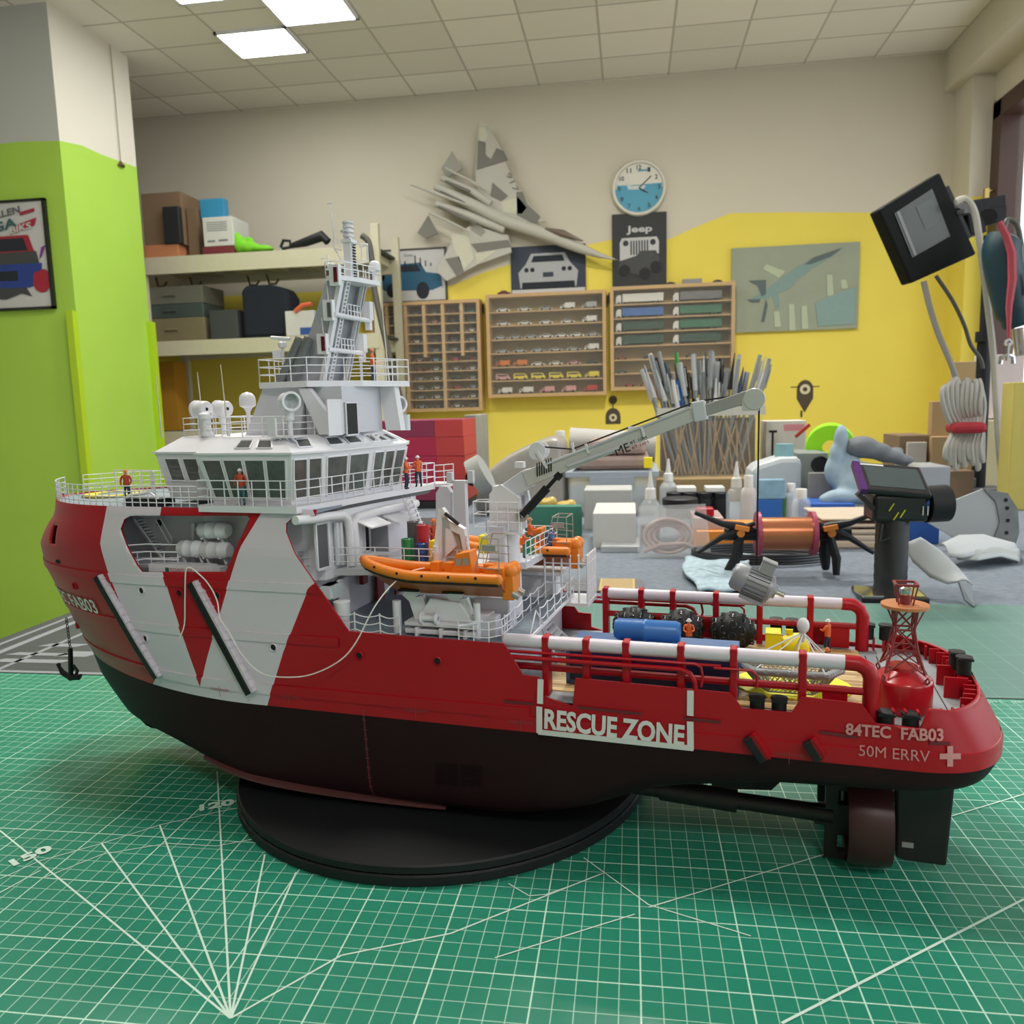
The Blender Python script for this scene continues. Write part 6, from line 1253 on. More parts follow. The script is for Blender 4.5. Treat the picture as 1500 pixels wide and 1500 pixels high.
M2=gridmat('old_mat',(.10,.215,.185),(.19,.33,.29),.025,.0007,.0009,gloss=.4); one('cutting_mat',MB().box(-.10,.80,.7458,1.088,-.003,-.0002),M2,'faded hazy green mat behind the first, right of the ship','cutting mat')
k=MB().box(-.774,-.42,.7458,1.9,-.003,-.0002,0)
for x0,x1 in ((-.758,-.752),(-.735,-.725),(-.685,-.679),): k.box(x0,x1,.746,1.9,-.0002,.0001,1)
k.box(-.774,-.42,.7458,.752,-.0002,.0001,1)
for i,(px,py,w_,h_) in enumerate(((40,968,.085,.012),(52,958,.07,.010),(88,945,.05,.012),(110,958,.04,.02))):
    c=G(px,py); k.add([(c.x-w_/2,c.y-h_/2,.0001),(c.x+w_/2,c.y-h_/2,.0001),(c.x+w_/2+.01,c.y+h_/2,.0001),(c.x-w_/2+.01,c.y+h_/2,.0001)],[(0,1,2,3)],1)
one('printed_mat',k,[mat('mat_charcoal',(.05,.055,.06),.5,var=.2,scale=12),mat('mat_grey_print',(.25,.27,.29),.6)],'charcoal printed mat with pale lines along the left table edge','mat')
e=E('turntable','round two-layer black turntable under the ship','turntable',(-.14,.56,0)); MB().lathe([(.0001,0),(.1475,0),(.1485,.001),(.1485,.0060),(.1475,.0070)],n=96).out('lower_disc',BLACK,e); MB().lathe([(.1465,.0070),(.1475,.0078),(.1475,.0118),(.1465,.0128),(.0001,.0130)],n=96).out('upper_disc',BLACK,e)
# ---- things on the bench ----
def gy(px,py): return G(px,py,-.0035)
def bx(name,lab,cat,x0,y0,x1,y1,dep,m,z0=None,v=None,bev=.002,grp=None,rz=0):
    if v is None: v=gy((x0+x1)/2,y1).y
    a,b=B(x0,y0,v),B(x1,y1,v); z0=-.0035 if z0 is None else z0
    w=b.x-a.x; o=one(name,MB().box(-w/2,w/2,0,dep,0,a.z-z0),m,lab,cat,grp,((a.x+b.x)/2,v,z0),rz,bevel=bev); return o,w,a.z-z0,v
CLP=mat('clear_plastic',(.80,.84,.86),.06,alpha=.28,var=0,spec=.6); FRO=mat('frosted_plastic',(.62,.66,.68),.25,alpha=.62,var=.05); CAPW=mat('cap_white',(.68,.68,.66),.4)
def bottle(name,lab,px,ytop,ybase,wpx,cap='nozzle',body=None,z_=-.0035,v=None,fill=None,cat='bottle'):
    v=gy(px,ybase).y if v is None else v; c=B(px,ybase,v); t=B(px,ytop,v); h=t.z-z_; r=wpx/2/F*v*1.01; e=E(name,lab,cat,(c.x,v,z_))
    body=body or CLP
    if cap=='nozzle':
        hb_=h*.60; MB().lathe([(.0001,0),(r,0),(r,hb_*.82),(r*.75,hb_*.93),(r*.5,hb_)],n=18).out('body',body,e); MB().lathe([(r*.55,hb_),(r*.5,h*.74),(r*.3,h*.76),(r*.1,h),(.0001,h)],n=14).out('nozzle_cap',CAPW,e)
    elif cap=='jar': MB().lathe([(.0001,0),(r*.95,0),(r,.004),(r,h*.7),(r*.85,h*.80)],n=24).out('body',body,e); MB().lathe([(r*.95,h*.78),(r*.97,h*.98),(r*.9,h),(.0001,h)],n=24).out('lid',BLACK,e)
    else: MB().lathe([(.0001,0),(r,0),(r,h*.62),(r*.8,h*.74),(r*.5,h*.78)],n=18).out('body',body,e); MB().lathe([(r*.6,h*.76),(r*.6,h*.98),(r*.55,h),(.0001,h)],n=16).out('screw_cap',CAPW,e)
    if fill: MB().lathe([(.0001,.002),(r*.9,.002),(r*.9,h*.22),(.0001,h*.22)],n=16).out('contents',fill,e)
    return e
# back row left: red boxes, rolls, bags
RB=[mat('box_crimson',(.42,.02,.07),.6),mat('box_coral',(.50,.05,.05),.6),mat('box_plum',(.25,.03,.08),.6)]
vv=2.10; zb0=-.0035; 
bx('black_case','black case under the stack of red boxes','case',590,735,684,770,.17,mat('case_dark',(.015,.016,.02),.5),None,vv)
q=B(640,735,vv).z
tops=[(603,713,735,2,0),(603,670,713,0,0),(602,642,670,0,0),(600,617,642,2,0)]
for i,(x,ya,yb,m,_) in enumerate(tops):
    z0=B(640,yb,vv).z+.003; o,w,h,v=bx('red_box',['bottom dark pink','second from the bottom crimson','third from the bottom crimson','topmost plum-red'][i]+' box of the stack behind the bridge','box',545,ya,684-i*2,yb,.17,RB[m],z0,vv); 
    MB().box(w/2-.075,w/2+.0008,-.0008,.17,.0008,h-.0008).out('coral_right_face',RB[1],o)  # coral slab over the right end of each box
bx('grey_panel_stack','uneven pale grey slab standing behind the red boxes','slab',680,608,702,770,.2,mat('slab_grey',(.30,.29,.24),.9,var=.2,scale=20),None,2.3)
# shrouded grey bag and roll
a=gy(770,775); def_=None
k=MB(); v=1.95
P3=lambda x,y,vv_=1.95:B(x,y,vv_)
pts=[P3(694,735),P3(700,700),P3(740,665),P3(800,640),P3(822,640),P3(829,700)]; pts=[Vector((P3(690,740).x,0,.002))]+pts+[Vector((P3(829,740).x,0,.002))]
k.prism([(q.x,q.z) for q in pts],lambda x,z,h:(x,h,z),v,v+.22); o=one('plastic_bag',k,mat('bag_translucent',(.36,.34,.31),.3,var=.25,scale=14,alpha=.92),'large grey translucent plastic bag slumped behind the crane','bag',bevel=.02); md=o.modifiers.new('s','SUBSURF'); md.levels=1; md.render_levels=2
bottle('cardboard_tube','pale grey cylinder standing in the plastic bag pile behind the crane',822,631,720,24,'cap',mat('tube_pale',(.45,.44,.41),.6),v=2.2,cat='tube')
k=MB().cyl(B(694,700,1.9),B(712,690,1.9),.045,n=20).cyl(B(693,700,1.89),B(694,700,1.9),.02,n=12,m=1); one('grey_roll',k,[mat('roll_grey',(.33,.34,.32),.7),BLACK],'grey wound roll at the left of the plastic bag heap','roll')
k=MB().cyl(B(835,650,2.25),B(960,655,2.25),.045,.04,n=20); one('grey_roll',k,mat('roll_light',(.38,.37,.35),.8),'long grey fabric roll lying along the back behind the crane boom','roll')
o,w,h,v=bx('storage_bin','translucent plastic storage bin behind the crane boom','bin',832,692,962,790,.28,FRO,None,1.95,bev=.01); MB().box(-w/2-.006,w/2+.006,-.006,.286,h-.012,h).box(-w*.25,w*.25,-.01,-.004,h-.03,h-.012).out('lid',mat('lid_blue_grey',(.35,.40,.46),.4),o)
zt_b=B(832,692,1.95).z
for i,(x0,x1,ya,yb) in enumerate(((846,952,668,691),(862,948,645,668))): bx('wrapped_packet','pinkish plastic-wrapped packet on the storage bin, %s'%('lower one' if i==0 else 'upper one'),'packet',x0,ya,x1,yb,.2,mat('packet_pink',(.36,.26,.23),.35,var=.3,scale=25),B(900,yb,2.0).z+.003,2.0,bev=.012)
bx('yellow_tag','small yellow plastic tag at the right end of the packets','tag',943,670,956,686,.01,YEL,B(950,686,1.97).z,1.97)
bx('white_box','white cardboard box right of the crane, by the far rescue boat','box',868,752,932,815,.16,mat('box_offwhite',(.55,.55,.53),.7),None,1.50,grp=None)
bx('paper_box','grey and white box leaning behind the white box','box',855,718,926,752,.10,mat('box_pale',(.42,.43,.42),.7),None,1.72)
bx('book','green and blue picture book standing behind the far rescue boat','book',768,742,852,800,.03,mat('book_green',(.04,.18,.13),.5,var=.6,scale=9),None,1.62)
for i,(px,py) in enumerate(((800,738),(828,742))): q=B(px,py,1.7); o=lump('yellow_wrapper','crumpled yellow wrapper above the picture book, %s one'%('left','right')[i],'wrapper',[((q.x,1.7,q.z),.018,(1.4,.8,.7)),((q.x+.012,1.7,q.z+.004),.012,(1,1,1))],mat('wrapper_yellow',(.55,.38,.08),.3,var=.4,scale=40),.004)
bx('tray','shallow clear tray of small dark parts beside the white box','tray',880,800,938,815,.10,FRO,None,1.46)
# squeeze bottles, jar, lids
bottle('squeeze_bottle','clear squeeze bottle with white nozzle left of the black-lidded jar',953,690,790,30,'nozzle',fill=mat('liquid_dark',(.02,.02,.02),.3))
bottle('squeeze_bottle','smaller frosted squeeze bottle behind the jar',979,672,745,26,'nozzle',FRO,v=1.95)
bottle('glass_jar','clear jar with a black lid behind the bag of tubing',996,729,797,52,'jar',v=1.62)
bottle('squeeze_bottle','tall squeeze bottle left of the copper spool',1078,676,765,28,'nozzle',v=1.78)
bottle('small_bottle','white-labelled bottle directly right of the tall squeeze bottle',1096,696,765,22,'cap',mat('label_white',(.55,.52,.50),.6),v=1.76)
bottle('small_bottle','small round bottle with white cap in front of the white jug',1173,716,758,26,'cap',v=1.74,fill=mat('liquid_blue',(.05,.04,.3),.3))
bottle('small_bottle','small white-capped bottle behind the round one',1158,708,750,20,'cap',FRO,v=1.85)
for i,px in enumerate((988,1010,1032,1056)): bottle('paint_jar','black-lidded paint jar %s in the row under the stick container'%ORD[i],px,721,750,24,'jar',BLACK,v=1.9)
for i,px in enumerate((1006,1048)): bx('white_lid','flat white dish lying on the paint jars, %s one'%('left','right')[i],'dish',px-14,714,px+14,721,.05,CAPW,B(px,720.5,1.9).z,1.89)  # loose white lids on top of the jar row
bx('wooden_tray','low wooden tray under the clear stick container','tray',955,702,1118,716,.27,mat('tray_wood',(.35,.24,.11),.7),None,2.2)
# clear container of sticks and pens
ztr=B(1000,702,2.2).z+.001; vc=2.25; a=B(966,600,vc); b=B(1116,716,vc); e=E('stick_container','large clear plastic container packed with bamboo sticks and brushes','container',((a.x+b.x)/2,vc+.1,ztr)); w=(b.x-a.x)/2; h=a.z-ztr
MB().box(-w,w,-.1,-.097,0,h).box(-w,w,.097,.1,0,h).box(-w,-w+.003,-.097,.097,0,h).box(w-.003,w,-.097,.097,0,h).box(-w,w,-.1,.1,0,.004).out('body',mat('container_clear',(.75,.78,.75),.05,alpha=.07,var=0),e)
MB().box(-w-.006,w+.006,-.106,-.1,h-.02,h+.004).box(-w-.006,-w,-.1,.106,h-.02,h+.004).box(w,w+.006,-.1,.106,h-.02,h+.004).box(-w-.006,w+.006,.1,.106,h-.02,h+.004).out('rim',mat('rim_cream',(.55,.54,.48),.4),e)
k=MB().box(-w+.008,w-.008,-.02,.09,.01,h-.03); k.out('brown_liner',mat('liner_brown',(.15,.09,.05),.85,var=.35,scale=30),e)
cx0=(a.x+b.x)/2
PEN={'grey':(.25,.27,.28),'steel':(.42,.44,.45),'black':(.02,.02,.025),'red':(.45,.02,.05),'green':(.04,.28,.06),'blue':(.02,.12,.38),'yellow':(.75,.65,.02),'white':(.6,.6,.58),'dark blue':(.03,.06,.12),'maroon':(.22,.03,.06)}
order=['steel','maroon','white','grey','red','steel','grey','white','green','steel','blue','yellow','grey','black','steel','white','grey','grey','black','steel','grey','white','steel','grey','black','grey','steel','dark blue','grey','steel','black','grey','steel','dark blue','white','grey','steel','grey']
order=order+['steel','grey','black','grey','steel','dark blue','grey','steel','white','grey','black','steel','grey','steel','grey','black','white','steel','grey','dark blue','steel','grey','steel','black']
for i,c in enumerate(order):
    u=((i+.5)/38)%1; fx=-w*.85+2*w*.85*u; lean=(u-.5)*.34+R.uniform(-.05,.05); ht=h+R.uniform(.07,.155)+(.03 if i in(2,26) else 0); y=-.06+.1*((i*5)%7)/7
    e2=E('pen',('%s pen or tool in the clear container, number %s' % (c,ORD[0]) if 0 else c+' pen or brush in the packed clear container'),'pen',(cx0+fx*.75,vc+.1+y,ztr+.006),0,'pens and brushes in the clear container')
    k=MB(); top=Vector((fx*.35+lean*ht,0,ht)); k.cyl((0,0,0),top*.72,.0032,n=6); k.out('shaft',mat('pen_grey',PEN['grey'],.4),e2); k=MB(); 
    k.cyl(top*.70,top,.0070,.0055 if i%3 else .0012,n=8); 
    if i%2: k.bar(top*.78+Vector((.009,0,0)),top*.95+Vector((.009,0,0)),.003)
    k.out('cap',mat('pen_'+c.replace(' ','_'),PEN[c],.35),e2)
for i in range(20):
    u=(i+.5)/20; e2=one('bamboo_stick',MB().cyl((0,0,0),(R.uniform(-.05,.05),0,h-.04),.0018,n=5),mat('bamboo',(.50,.32,.15),.7),'thin bamboo stick inside the clear container','stick','bamboo sticks in the clear container',(cx0-w*.85+2*w*.85*u,vc+.1-.08,ztr+.005))
# white jug and its neighbours
e=E('plastic_jug','white plastic jug with a pale blue cap','jug',(0,0,0)); v=2.0; a=B(1095,670,v); b=B(1167,770,v); e.location=((a.x+b.x)/2,v,-.0035); w=(b.x-a.x)/2; h=B(1130,668,v).z+.0035
k=MB(); k.xz([(-w,0),(w,0),(w,h*.95),(w*.8,h),(w*.2,h),(-w*.7,h*.88),(-w,h*.78)],-.05,.05); k.out('body',mat('jug_white',(.50,.54,.56),.4),e,bevel=.012); tcap=B(1153,650,v).z+.0035; MB().cyl((w*.45,0,h-.004),(w*.45,0,tcap),.0225,.0205,n=20).out('cap',mat('cap_cyan',(.22,.42,.46),.4),e)
o=MB().box(-w*.9,w*.75,-.0512,-.0502,h*.20,h*.34).out('label',mat('label_blue',(.03,.20,.50),.4),e)
bx('blue_box','small blue box in front of the white jug','box',1110,732,1146,757,.05,mat('box_blue',(.02,.12,.42),.5),None,1.83); bx('clear_packet','clear and blue packet standing on the blue box','packet',1112,703,1150,731,.03,mat('packet_blue',(.22,.38,.50),.3,var=.4,scale=40),B(1130,732,1.83).z+.001,1.83); bx('green_box','narrow green box between the blue box and the round bottle','box',1146,730,1156,757,.04,mat('box_green',(.08,.22,.06),.6),None,1.84)
o,w,h,v=bx('speaker_box','grey box with a round black opening right of the white jug','box',1168,664,1210,770,.16,mat('speaker_grey',(.22,.24,.22),.6),None,2.02); MB().lathe([(.0001,-.001),(.016,-.001),(.019,-.004),(.021,0)],(w*.25,0,h*.80),(0,1,0),24).out('round_opening',BLACK,o)
bx('grey_tile','flat grey-brown tile leaning beside the glove','tile',1186,693,1232,745,.02,mat('tile_grey',(.25,.24,.23),.5),None,1.93)
o,w,h,v=bx('white_red_box','white box with a pink-red stripe behind the jug','box',1122,617,1180,668,.10,mat('box_white2',(.62,.58,.52),.6),None,2.35); MB().box(-w*.05,w*.45,-.001,.0,h-.028,h-.010).box(-w*.35,-w*.3,-.001,0,h*.4,h-.03,1).box(-w*.42,-w*.22,-.001,0,h-.032,h-.026,1).out('printed_stripe',[mat('label_pink',(.65,.25,.28),.6),BLACK],o)
q=B(1210,640,2.2); k=MB().bar(B(1185,662,2.2),B(1212,628,2.2),.018,.012); one('black_knife',k,DGREY,'black-handled tool leaning against the green tape roll','tool'); k=MB().bar(B(1165,640,2.25),B(1186,622,2.25),.010,.008); one('red_stick',k,mat('stick_red',(.4,.03,.03),.5),'short red stick leaning in the white box','stick')
c=B(1216,654,2.15); k=MB().lathe([(.02,-.02),(.058,-.02),(.06,0),(.058,.02),(.02,.02),(.02,-.02)],c,(.2,1,.15),32); one('green_ring',k,mat('neon_green',(.30,.75,.01),.5),'bright green round tape roll behind the gloves','tape')
bx('blue_case','long flat blue case under the gloves','case',1186,738,1252,762,.14,mat('case_blue',(.02,.10,.40),.5),None,1.82)
bx('blue_case','blue box end between the controller and the metal blade','case',1325,758,1376,788,.10,mat('case_blue',(.02,.10,.40),.5),None,1.55)
for i in range(5): bx('board','pale wooden board %s of the stack behind the controller'%['at the bottom','second from bottom','in the middle','fourth from bottom','on top'][i],'board',1212-i*2,800-(i+1)*8,1330,800-i*8,.16,mat('board_cream',(.52,.43,.33),.7,var=.1,scale=15),-.0035+i*.0125+i*.0004,1.50,bev=.004)
def glove(name,lab,parts,m,vx): return lump(name,lab,'glove',[((B(px,py,v_).x,v_,B(px,py,v_).z),r,s) for px,py,v_,r,s in parts],m,vx)
GLV=mat('glove_blue_grey',(.30,.40,.48),.8,var=.15,scale=25)
glove('work_glove','pale blue-grey work glove standing upright, fingers to the top left',[(1232,645,1.9,.018,(.9,.9,2.0)),(1226,668,1.9,.020,(.9,.9,1.6)),(1222,690,1.9,.022,(1,.9,1.6)),(1234,702,1.9,.026,(1,.9,1.4)),(1248,712,1.88,.030,(1.1,.9,1.2)),(1260,690,1.88,.022,(1.5,.9,1.0)),(1250,670,1.9,.015,(.9,.8,1.6)),(1232,728,1.86,.026,(1.5,.9,.7)),(1215,732,1.86,.020,(1.2,.9,.8)),(1262,728,1.86,.024,(1.4,.9,.7))],GLV,.006)
glove('work_glove','dark grey palm glove lying behind the controller screen',[(1262,655,1.9,.032,(1.2,.9,.8)),(1280,660,1.9,.028,(1.4,.9,.7)),(1302,668,1.9,.026,(1.3,.9,.6)),(1322,674,1.9,.020,(1.3,.9,.6)),(1312,660,1.92,.014,(1.4,.8,.6))],mat('glove_grey',(.14,.155,.17),.7,var=.3,scale=25),.006)
# copper spool on two spring clamps
v=1.27; a=B(1110,782,v); b=B(1190,782,v); zc=a.z; e=E('copper_spool','spool of copper wire held up between two black spring clamps','wire spool',((a.x+b.x)/2,v,zc)); L_=(b.x-a.x)/2
MB().cyl((-L_,0,0),(L_,0,0),.0255,n=32).out('copper_winding',mat('copper',(.55,.20,.10),.3,metal=.85,var=.08,scale=3),e)
for s in (-1,1): MB().cyl((s*L_-.003,0,0),(s*L_+.003,0,0),.0345,n=36).out('flange',mat('flange_magenta',(.36,.05,.11),.4),e)
MB().cyl((-L_-.05,0,.0),(L_+.055,0,.0),.0105,n=16).out('axle',BLACK,e)
for s,px,l in ((-1,1075,'left'),(1,1222,'right')):
    c=B(px,778,v); e=E('spring_clamp','black spring clamp with orange pad holding the %s end of the copper spool'%l,'clamp',(c.x,v,-.0035)); zz=zc+.0035; dx=(1 if s<0 else -1)
    MB().tube([(-.055*dx,-.01,zz-.028),(-.02*dx,-.01,zz-.004),(.005*dx,-.01,zz+.006),(.03*dx,-.006,zz+.018)],[.003,.005,.008,.003],8).tube([(-.06*dx,-.01,zz+.035),(-.02*dx,-.01,zz+.018),(.01*dx,-.01,zz+.012),(.035*dx,-.006,zz+.004)],[.003,.005,.008,.003],8).out('jaw',BLACK,e)
    MB().tube([(.01*dx,-.012,zz+.002),(.0,-.018,zz-.035),(-.015*dx if s<0 else .0,-.02,0.006)],[.006,.007,.005],8).out('leg',BLACK,e); MB().tube([(.01*dx,.012,zz+.002),(.008*dx,.02,zz-.035),(.004*dx,.03,0.006)],[.007,.009,.006],8).out('leg',BLACK,e)
    MB().cyl((.008*dx,-.022,zz+.004),(.008*dx,.012,zz+.004),.006,n=10).bar((.0,-.02,zz+.014),(.02*dx,-.02,zz+.010),.007).out('orange_pad',mat('pad_orange',(.70,.22,.03),.5),e)
bx('orange_case','long orange plastic case behind the copper spool','case',1020,778,1212,808,.14,mat('case_orange',(.72,.25,.03),.5),None,1.47); bx('clear_case','clear lidded case with a red corner left of the spool','case',1016,758,1060,777,.10,mat('case_clear_red',(.5,.35,.33),.3),B(1030,777,1.49).z+.001,1.49); bx('red_block','red plastic block behind the left clamp','block',1020,745,1046,758,.03,RED,B(1030,757,1.5).z+.001,1.5)
c=gy(1115,826); k=MB()
for j in range(4): k.tube([(c.x+.11*math.cos(q*PI/16),c.y+.03+.055*math.sin(q*PI/16),.001+j*.0045) for q in range(32)],.0026,6,closed=True)
one('cable_coil',k,mat('cable_black',(.03,.035,.04),.4),'flat coil of dark cable on the felt under the copper spool','cable')
# bag of tubing
c=gy(985,815); e=E('bag_of_tubing','clear zip bag with a coil of pink translucent tubing','bag',(c.x,c.y,-.0035))
k=MB(); k.add([(-.062,-.02,.001),(.065,-.025,.001),(.058,.012,.092),(-.060,.015,.088),(-.06,.035,.001),(.06,.035,.001)],[(0,1,2,3),(4,3,2,5),(0,3,4),(1,5,2)]); k.out('bag_film',mat('bag_film',(.85,.85,.85),.08,alpha=.22,var=0),e); 
k=MB()
for j,(rr,oy) in enumerate(((.042,0),(.034,.004),(.025,.008))): k.tube([(-.008+rr*math.cos(q*PI/12),.004+oy+rr*.25*math.sin(q*PI/12),.036+rr*.68*math.sin(q*PI/12)) for q in range(24)],.0032,8,closed=True)
k.tube([(-.05,-.008,.01),(-.02,-.006,.022),(.02,-.006,.024),(.045,.0,.012)],.0038,8); k.out('tubing',mat('tubing_pink',(.50,.36,.35),.3,alpha=.85),e)
# cloth and sanding block, silver button
def sheet(name,lab,cat,fn,nx,ny,m,th=.004):
    k=MB(); vs=[fn(i/nx,j/ny) for j in range(ny+1) for i in range(nx+1)]; k.add(vs,[(j*(nx+1)+i,j*(nx+1)+i+1,(j+1)*(nx+1)+i+1,(j+1)*(nx+1)+i) for j in range(ny) for i in range(nx)],0,True); o=one(name,k,m,lab,cat); q=o.modifiers.new('s','SOLIDIFY'); q.thickness=th; return o
P0,P1,P2,P3_=gy(1016,872),gy(1112,870),gy(1096,818),gy(998,824)
def clf(u,v):
    p_=(P0*(1-u)+P1*u)*(1-v)+(P3_*(1-u)+P2*u)*v; return (p_.x+.006*math.sin(v*7+1),p_.y+.006*math.sin(u*8),.003+.0022*(1+math.sin(u*13+v*4)*math.sin(v*11+u*3))+.006*max(0,1-abs(v-.5)*2.2))
sheet('cleaning_cloth','crumpled pale blue and white cleaning cloth under the motor','cloth',clf,26,20,mat('cloth_blue_white',(.36,.47,.54),.95,var=.45,scale=110,bump=1))
c=gy(1108,868); one('metal_button',MB().lathe([(.0001,0),(.012,0),(.013,.004),(.008,.008),(.0001,.009)],n=20),mat('cap_steel',(.2,.2,.2),.3,metal=.8),'small round black button beside the cleaning cloth','button',loc=(c.x,c.y,-.0035))
c=gy(908,862); one('sanding_sheet',MB().box(-.085,-.028,-.03,.05,0,.003,1).box(-.03,.022,-.03,.05,0,.004,2).box(-.027,.019,-.027,.047,.004,.0045,0).box(.022,.034,-.03,.05,0,.003,1),[mat('grille_gold',(.38,.27,.12),.6,var=.3,scale=200),mat('block_dark',(.12,.12,.14),.6),mat('edge_yellow',(.50,.38,.12),.6)],'flat pad with a yellow-edged patterned square on the felt behind the cage','pad',loc=(c.x,c.y,-.0035))
# pistol transmitter
v=gy(1303,876).y+.0; c=B(1303,878,v); e=E('radio_controller','black pistol-grip radio controller with screen and foam wheel','radio controller',(c.x,v,-.0035)); 
def rcp(px,py,d=0): q=B(px,py,v+d); return Vector((q.x-c.x,d,q.z+.0035))
BK=mat('controller_black',(.012,.012,.015),.3); 
k=MB(); k.xy([(-.044,-.030),(.040,-.034),(.046,.034),(-.040,.040)],0,.008); k.out('foot_plate',BK,e,bevel=.002)
k=MB(); k.xy([(-.046,.0),(-.042,-.028),(-.015,-.026),(-.022,.030),(-.038,.036)],.008,.0095); k.xy([(.012,-.026),(.036,-.026),(.042,.030),(.016,.034)],.008,.0092,1); k.out('foot_trim',[CHROME,mat('trim_gold',(.40,.36,.10),.4)],e)
k=MB(); pr=[(.0225,.008),(.0215,.012),(.0205,.02)]
for i in range(8): z=.02+i*.0135; pr+=[(.0205,z+.001),(.0212,z+.0125)]
k.lathe(pr+[(.0190,.132),(.014,.140)],(.0,.0,0),(0,0,1),24); o=k.out('taped_grip',mat('tape_black',(.018,.018,.022),.45),e)
k=MB(); a,b,d_=rcp(1268,728),rcp(1356,765),0
k.box(rcp(1272,760).x,rcp(1352,760).x,-.022,.028,rcp(1300,762).z,rcp(1300,722).z); o=k.out('housing',BK,e,bevel=.005); k=MB()
hz=rcp(1300,745).z
for i,(x,z,s_) in enumerate(((-.012,.006,1),(.002,-.003,1),(-.006,-.006,1))): k.bar((x,-.0235,hz+z-.006),(x+.006,-.0235,hz+z+.004),.0022,.001)
for x in (.03,.036): k.bar((x,-.0235,hz-.006),(x,-.0235,hz+.006),.002,.001,1)
k.out('yellow_decal',[mat('decal_yellow',(.6,.6,.05),.5),TXT],o)
Ms=Matrix.Translation((rcp(1312,700).x,.004,rcp(1312,700).z))@Matrix.Rotation(.10,4,'Y')@Matrix.Rotation(.50,4,'X')
k=MB().box(-.048,.040,-.036,.032,-.007,.001,0,Ms); o=k.out('screen_bezel',BK,e,bevel=.003); k=MB().box(-.036,.033,-.026,.022,.001,.0015,0,Ms).box(-.04,-.01,.024,.027,.001,.0016,1,Ms); k.out('screen',[mat('screen_glass',(.05,.07,.075),.08),TXT],o)
MB().box(-.0495,-.0405,-.036,.032,-.0075,.0012,0,Ms).out('purple_trim',mat('trim_purple',(.12,.03,.20),.25,metal=.5),o)
k=MB(); wc=rcp(1372,738); k.cyl((wc.x-.016,-.004,wc.z),(wc.x+.012,.0,wc.z+.001),.0245,n=32); k.cyl((wc.x-.026,-.004,wc.z),(wc.x-.016,-.004,wc.z),.018,n=24,m=1); k.out('foam_wheel',[BLACK,mat('hub_blue',(.02,.06,.2),.3,metal=.6)],e,bevel=.003)
k=MB().bar(rcp(1272,742)+Vector((0,-.02,0)),rcp(1250,720)+Vector((0,-.02,0)),.012,.006); k.tube([rcp(1285,765)+Vector((0,-.018,0)),rcp(1280,790)+Vector((0,-.022,0)),rcp(1296,785)+Vector((0,-.02,0))],.003,6); k.out('trigger_guard',BK,e)
# metal blades
def blade(name,lab,pts0,pts1,arch,m,th=.002,n=16):
    def fn(u,v):
        i=u*(len(pts0)-1); a=int(min(i,len(pts0)-2)); t=i-a; p_=pts0[a].lerp(pts0[a+1],t); q=pts1[a].lerp(pts1[a+1],t); r_=p_.lerp(q,v); return (r_.x,r_.y,r_.z+arch*math.sin(PI*v))
    return sheet(name,lab,'blade',fn,n,8,m,th)
BLM=mat('blade_grey',(.40,.43,.45),.6,metal=.0,var=.05,scale=6); BLD=mat('blade_dark',(.16,.18,.19),.5)
blade('curved_blade','curved pale grey metal blade propped on its side, right of the controller',[B(1327,798,1.19),B(1349,788,1.18),B(1378,808,1.16),B(1402,832,1.13),B(1423,858,1.10)],[B(1327,800,1.19),B(1338,824,1.16),B(1362,846,1.13),B(1388,856,1.11),B(1405,853,1.10)],.004,BLM)
k=MB(); k.add([B(1403,853,1.09),B(1421,856,1.10),B(1426,890,1.072),B(1412,880,1.075)],[(0,1,2,3)]); o=one('blade_edge',k,BLD,'dark folded end of the curved blade touching the felt','blade'); q=o.modifiers.new('s','SOLIDIFY'); q.thickness=.002
blade('curved_blade','flat pale blade lying at the right edge of the bench',[B(1375,800,1.36),B(1405,785,1.42),B(1440,784,1.46),B(1487,800,1.45),B(1493,815,1.42)],[B(1390,816,1.33),B(1410,818,1.32),B(1440,812,1.34),B(1480,812,1.37),B(1491,826,1.38)],.010,BLM)
blade('curved_blade','narrow folded blade under the flat one at the right edge',[B(1400,812,1.35),B(1430,800,1.38),B(1462,800,1.40),B(1492,806,1.41)],[B(1402,820,1.33),B(1432,822,1.32),B(1465,816,1.35),B(1493,824,1.36)],.006,mat('blade_mid',(.33,.36,.36),.4,metal=.2))
vv=1.50; k=MB(); cs=[B(x,y,vv) for x,y in ((1356,764),(1392,735),(1440,716),(1458,735),(1464,765),(1452,798),(1400,790))]; k.prism([(q.x,q.z) for q in cs],lambda x,z,h:(x,h,z),vv,vv+.004); o=one('fan_plate',k,BLM,'fan-shaped pale metal plate with a drilled grey rim at the far right','plate',bevel=.001)
k=MB(); cs=[B(x,y,vv) for x,y in ((1440,716),(1475,722),(1490,745),(1492,780),(1484,806),(1452,798),(1464,765),(1458,735))]; k.prism([(q.x,q.z) for q in cs],lambda x,z,h:(x,h,z),vv-.003,vv+.003); k.out('drilled_rim',mat('rim_mottled',(.20,.215,.22),.6,var=.4,scale=30),o)
k=MB()
for x,y in ((1472,732),(1474,744),(1475,762),(1473,780)): q=B(x,y,vv); k.lathe([(.0001,0),(.0035,0)],(q.x,vv-.0035,q.z),(0,-1,0),12)
k.out('drilled_hole',BLACK,o)
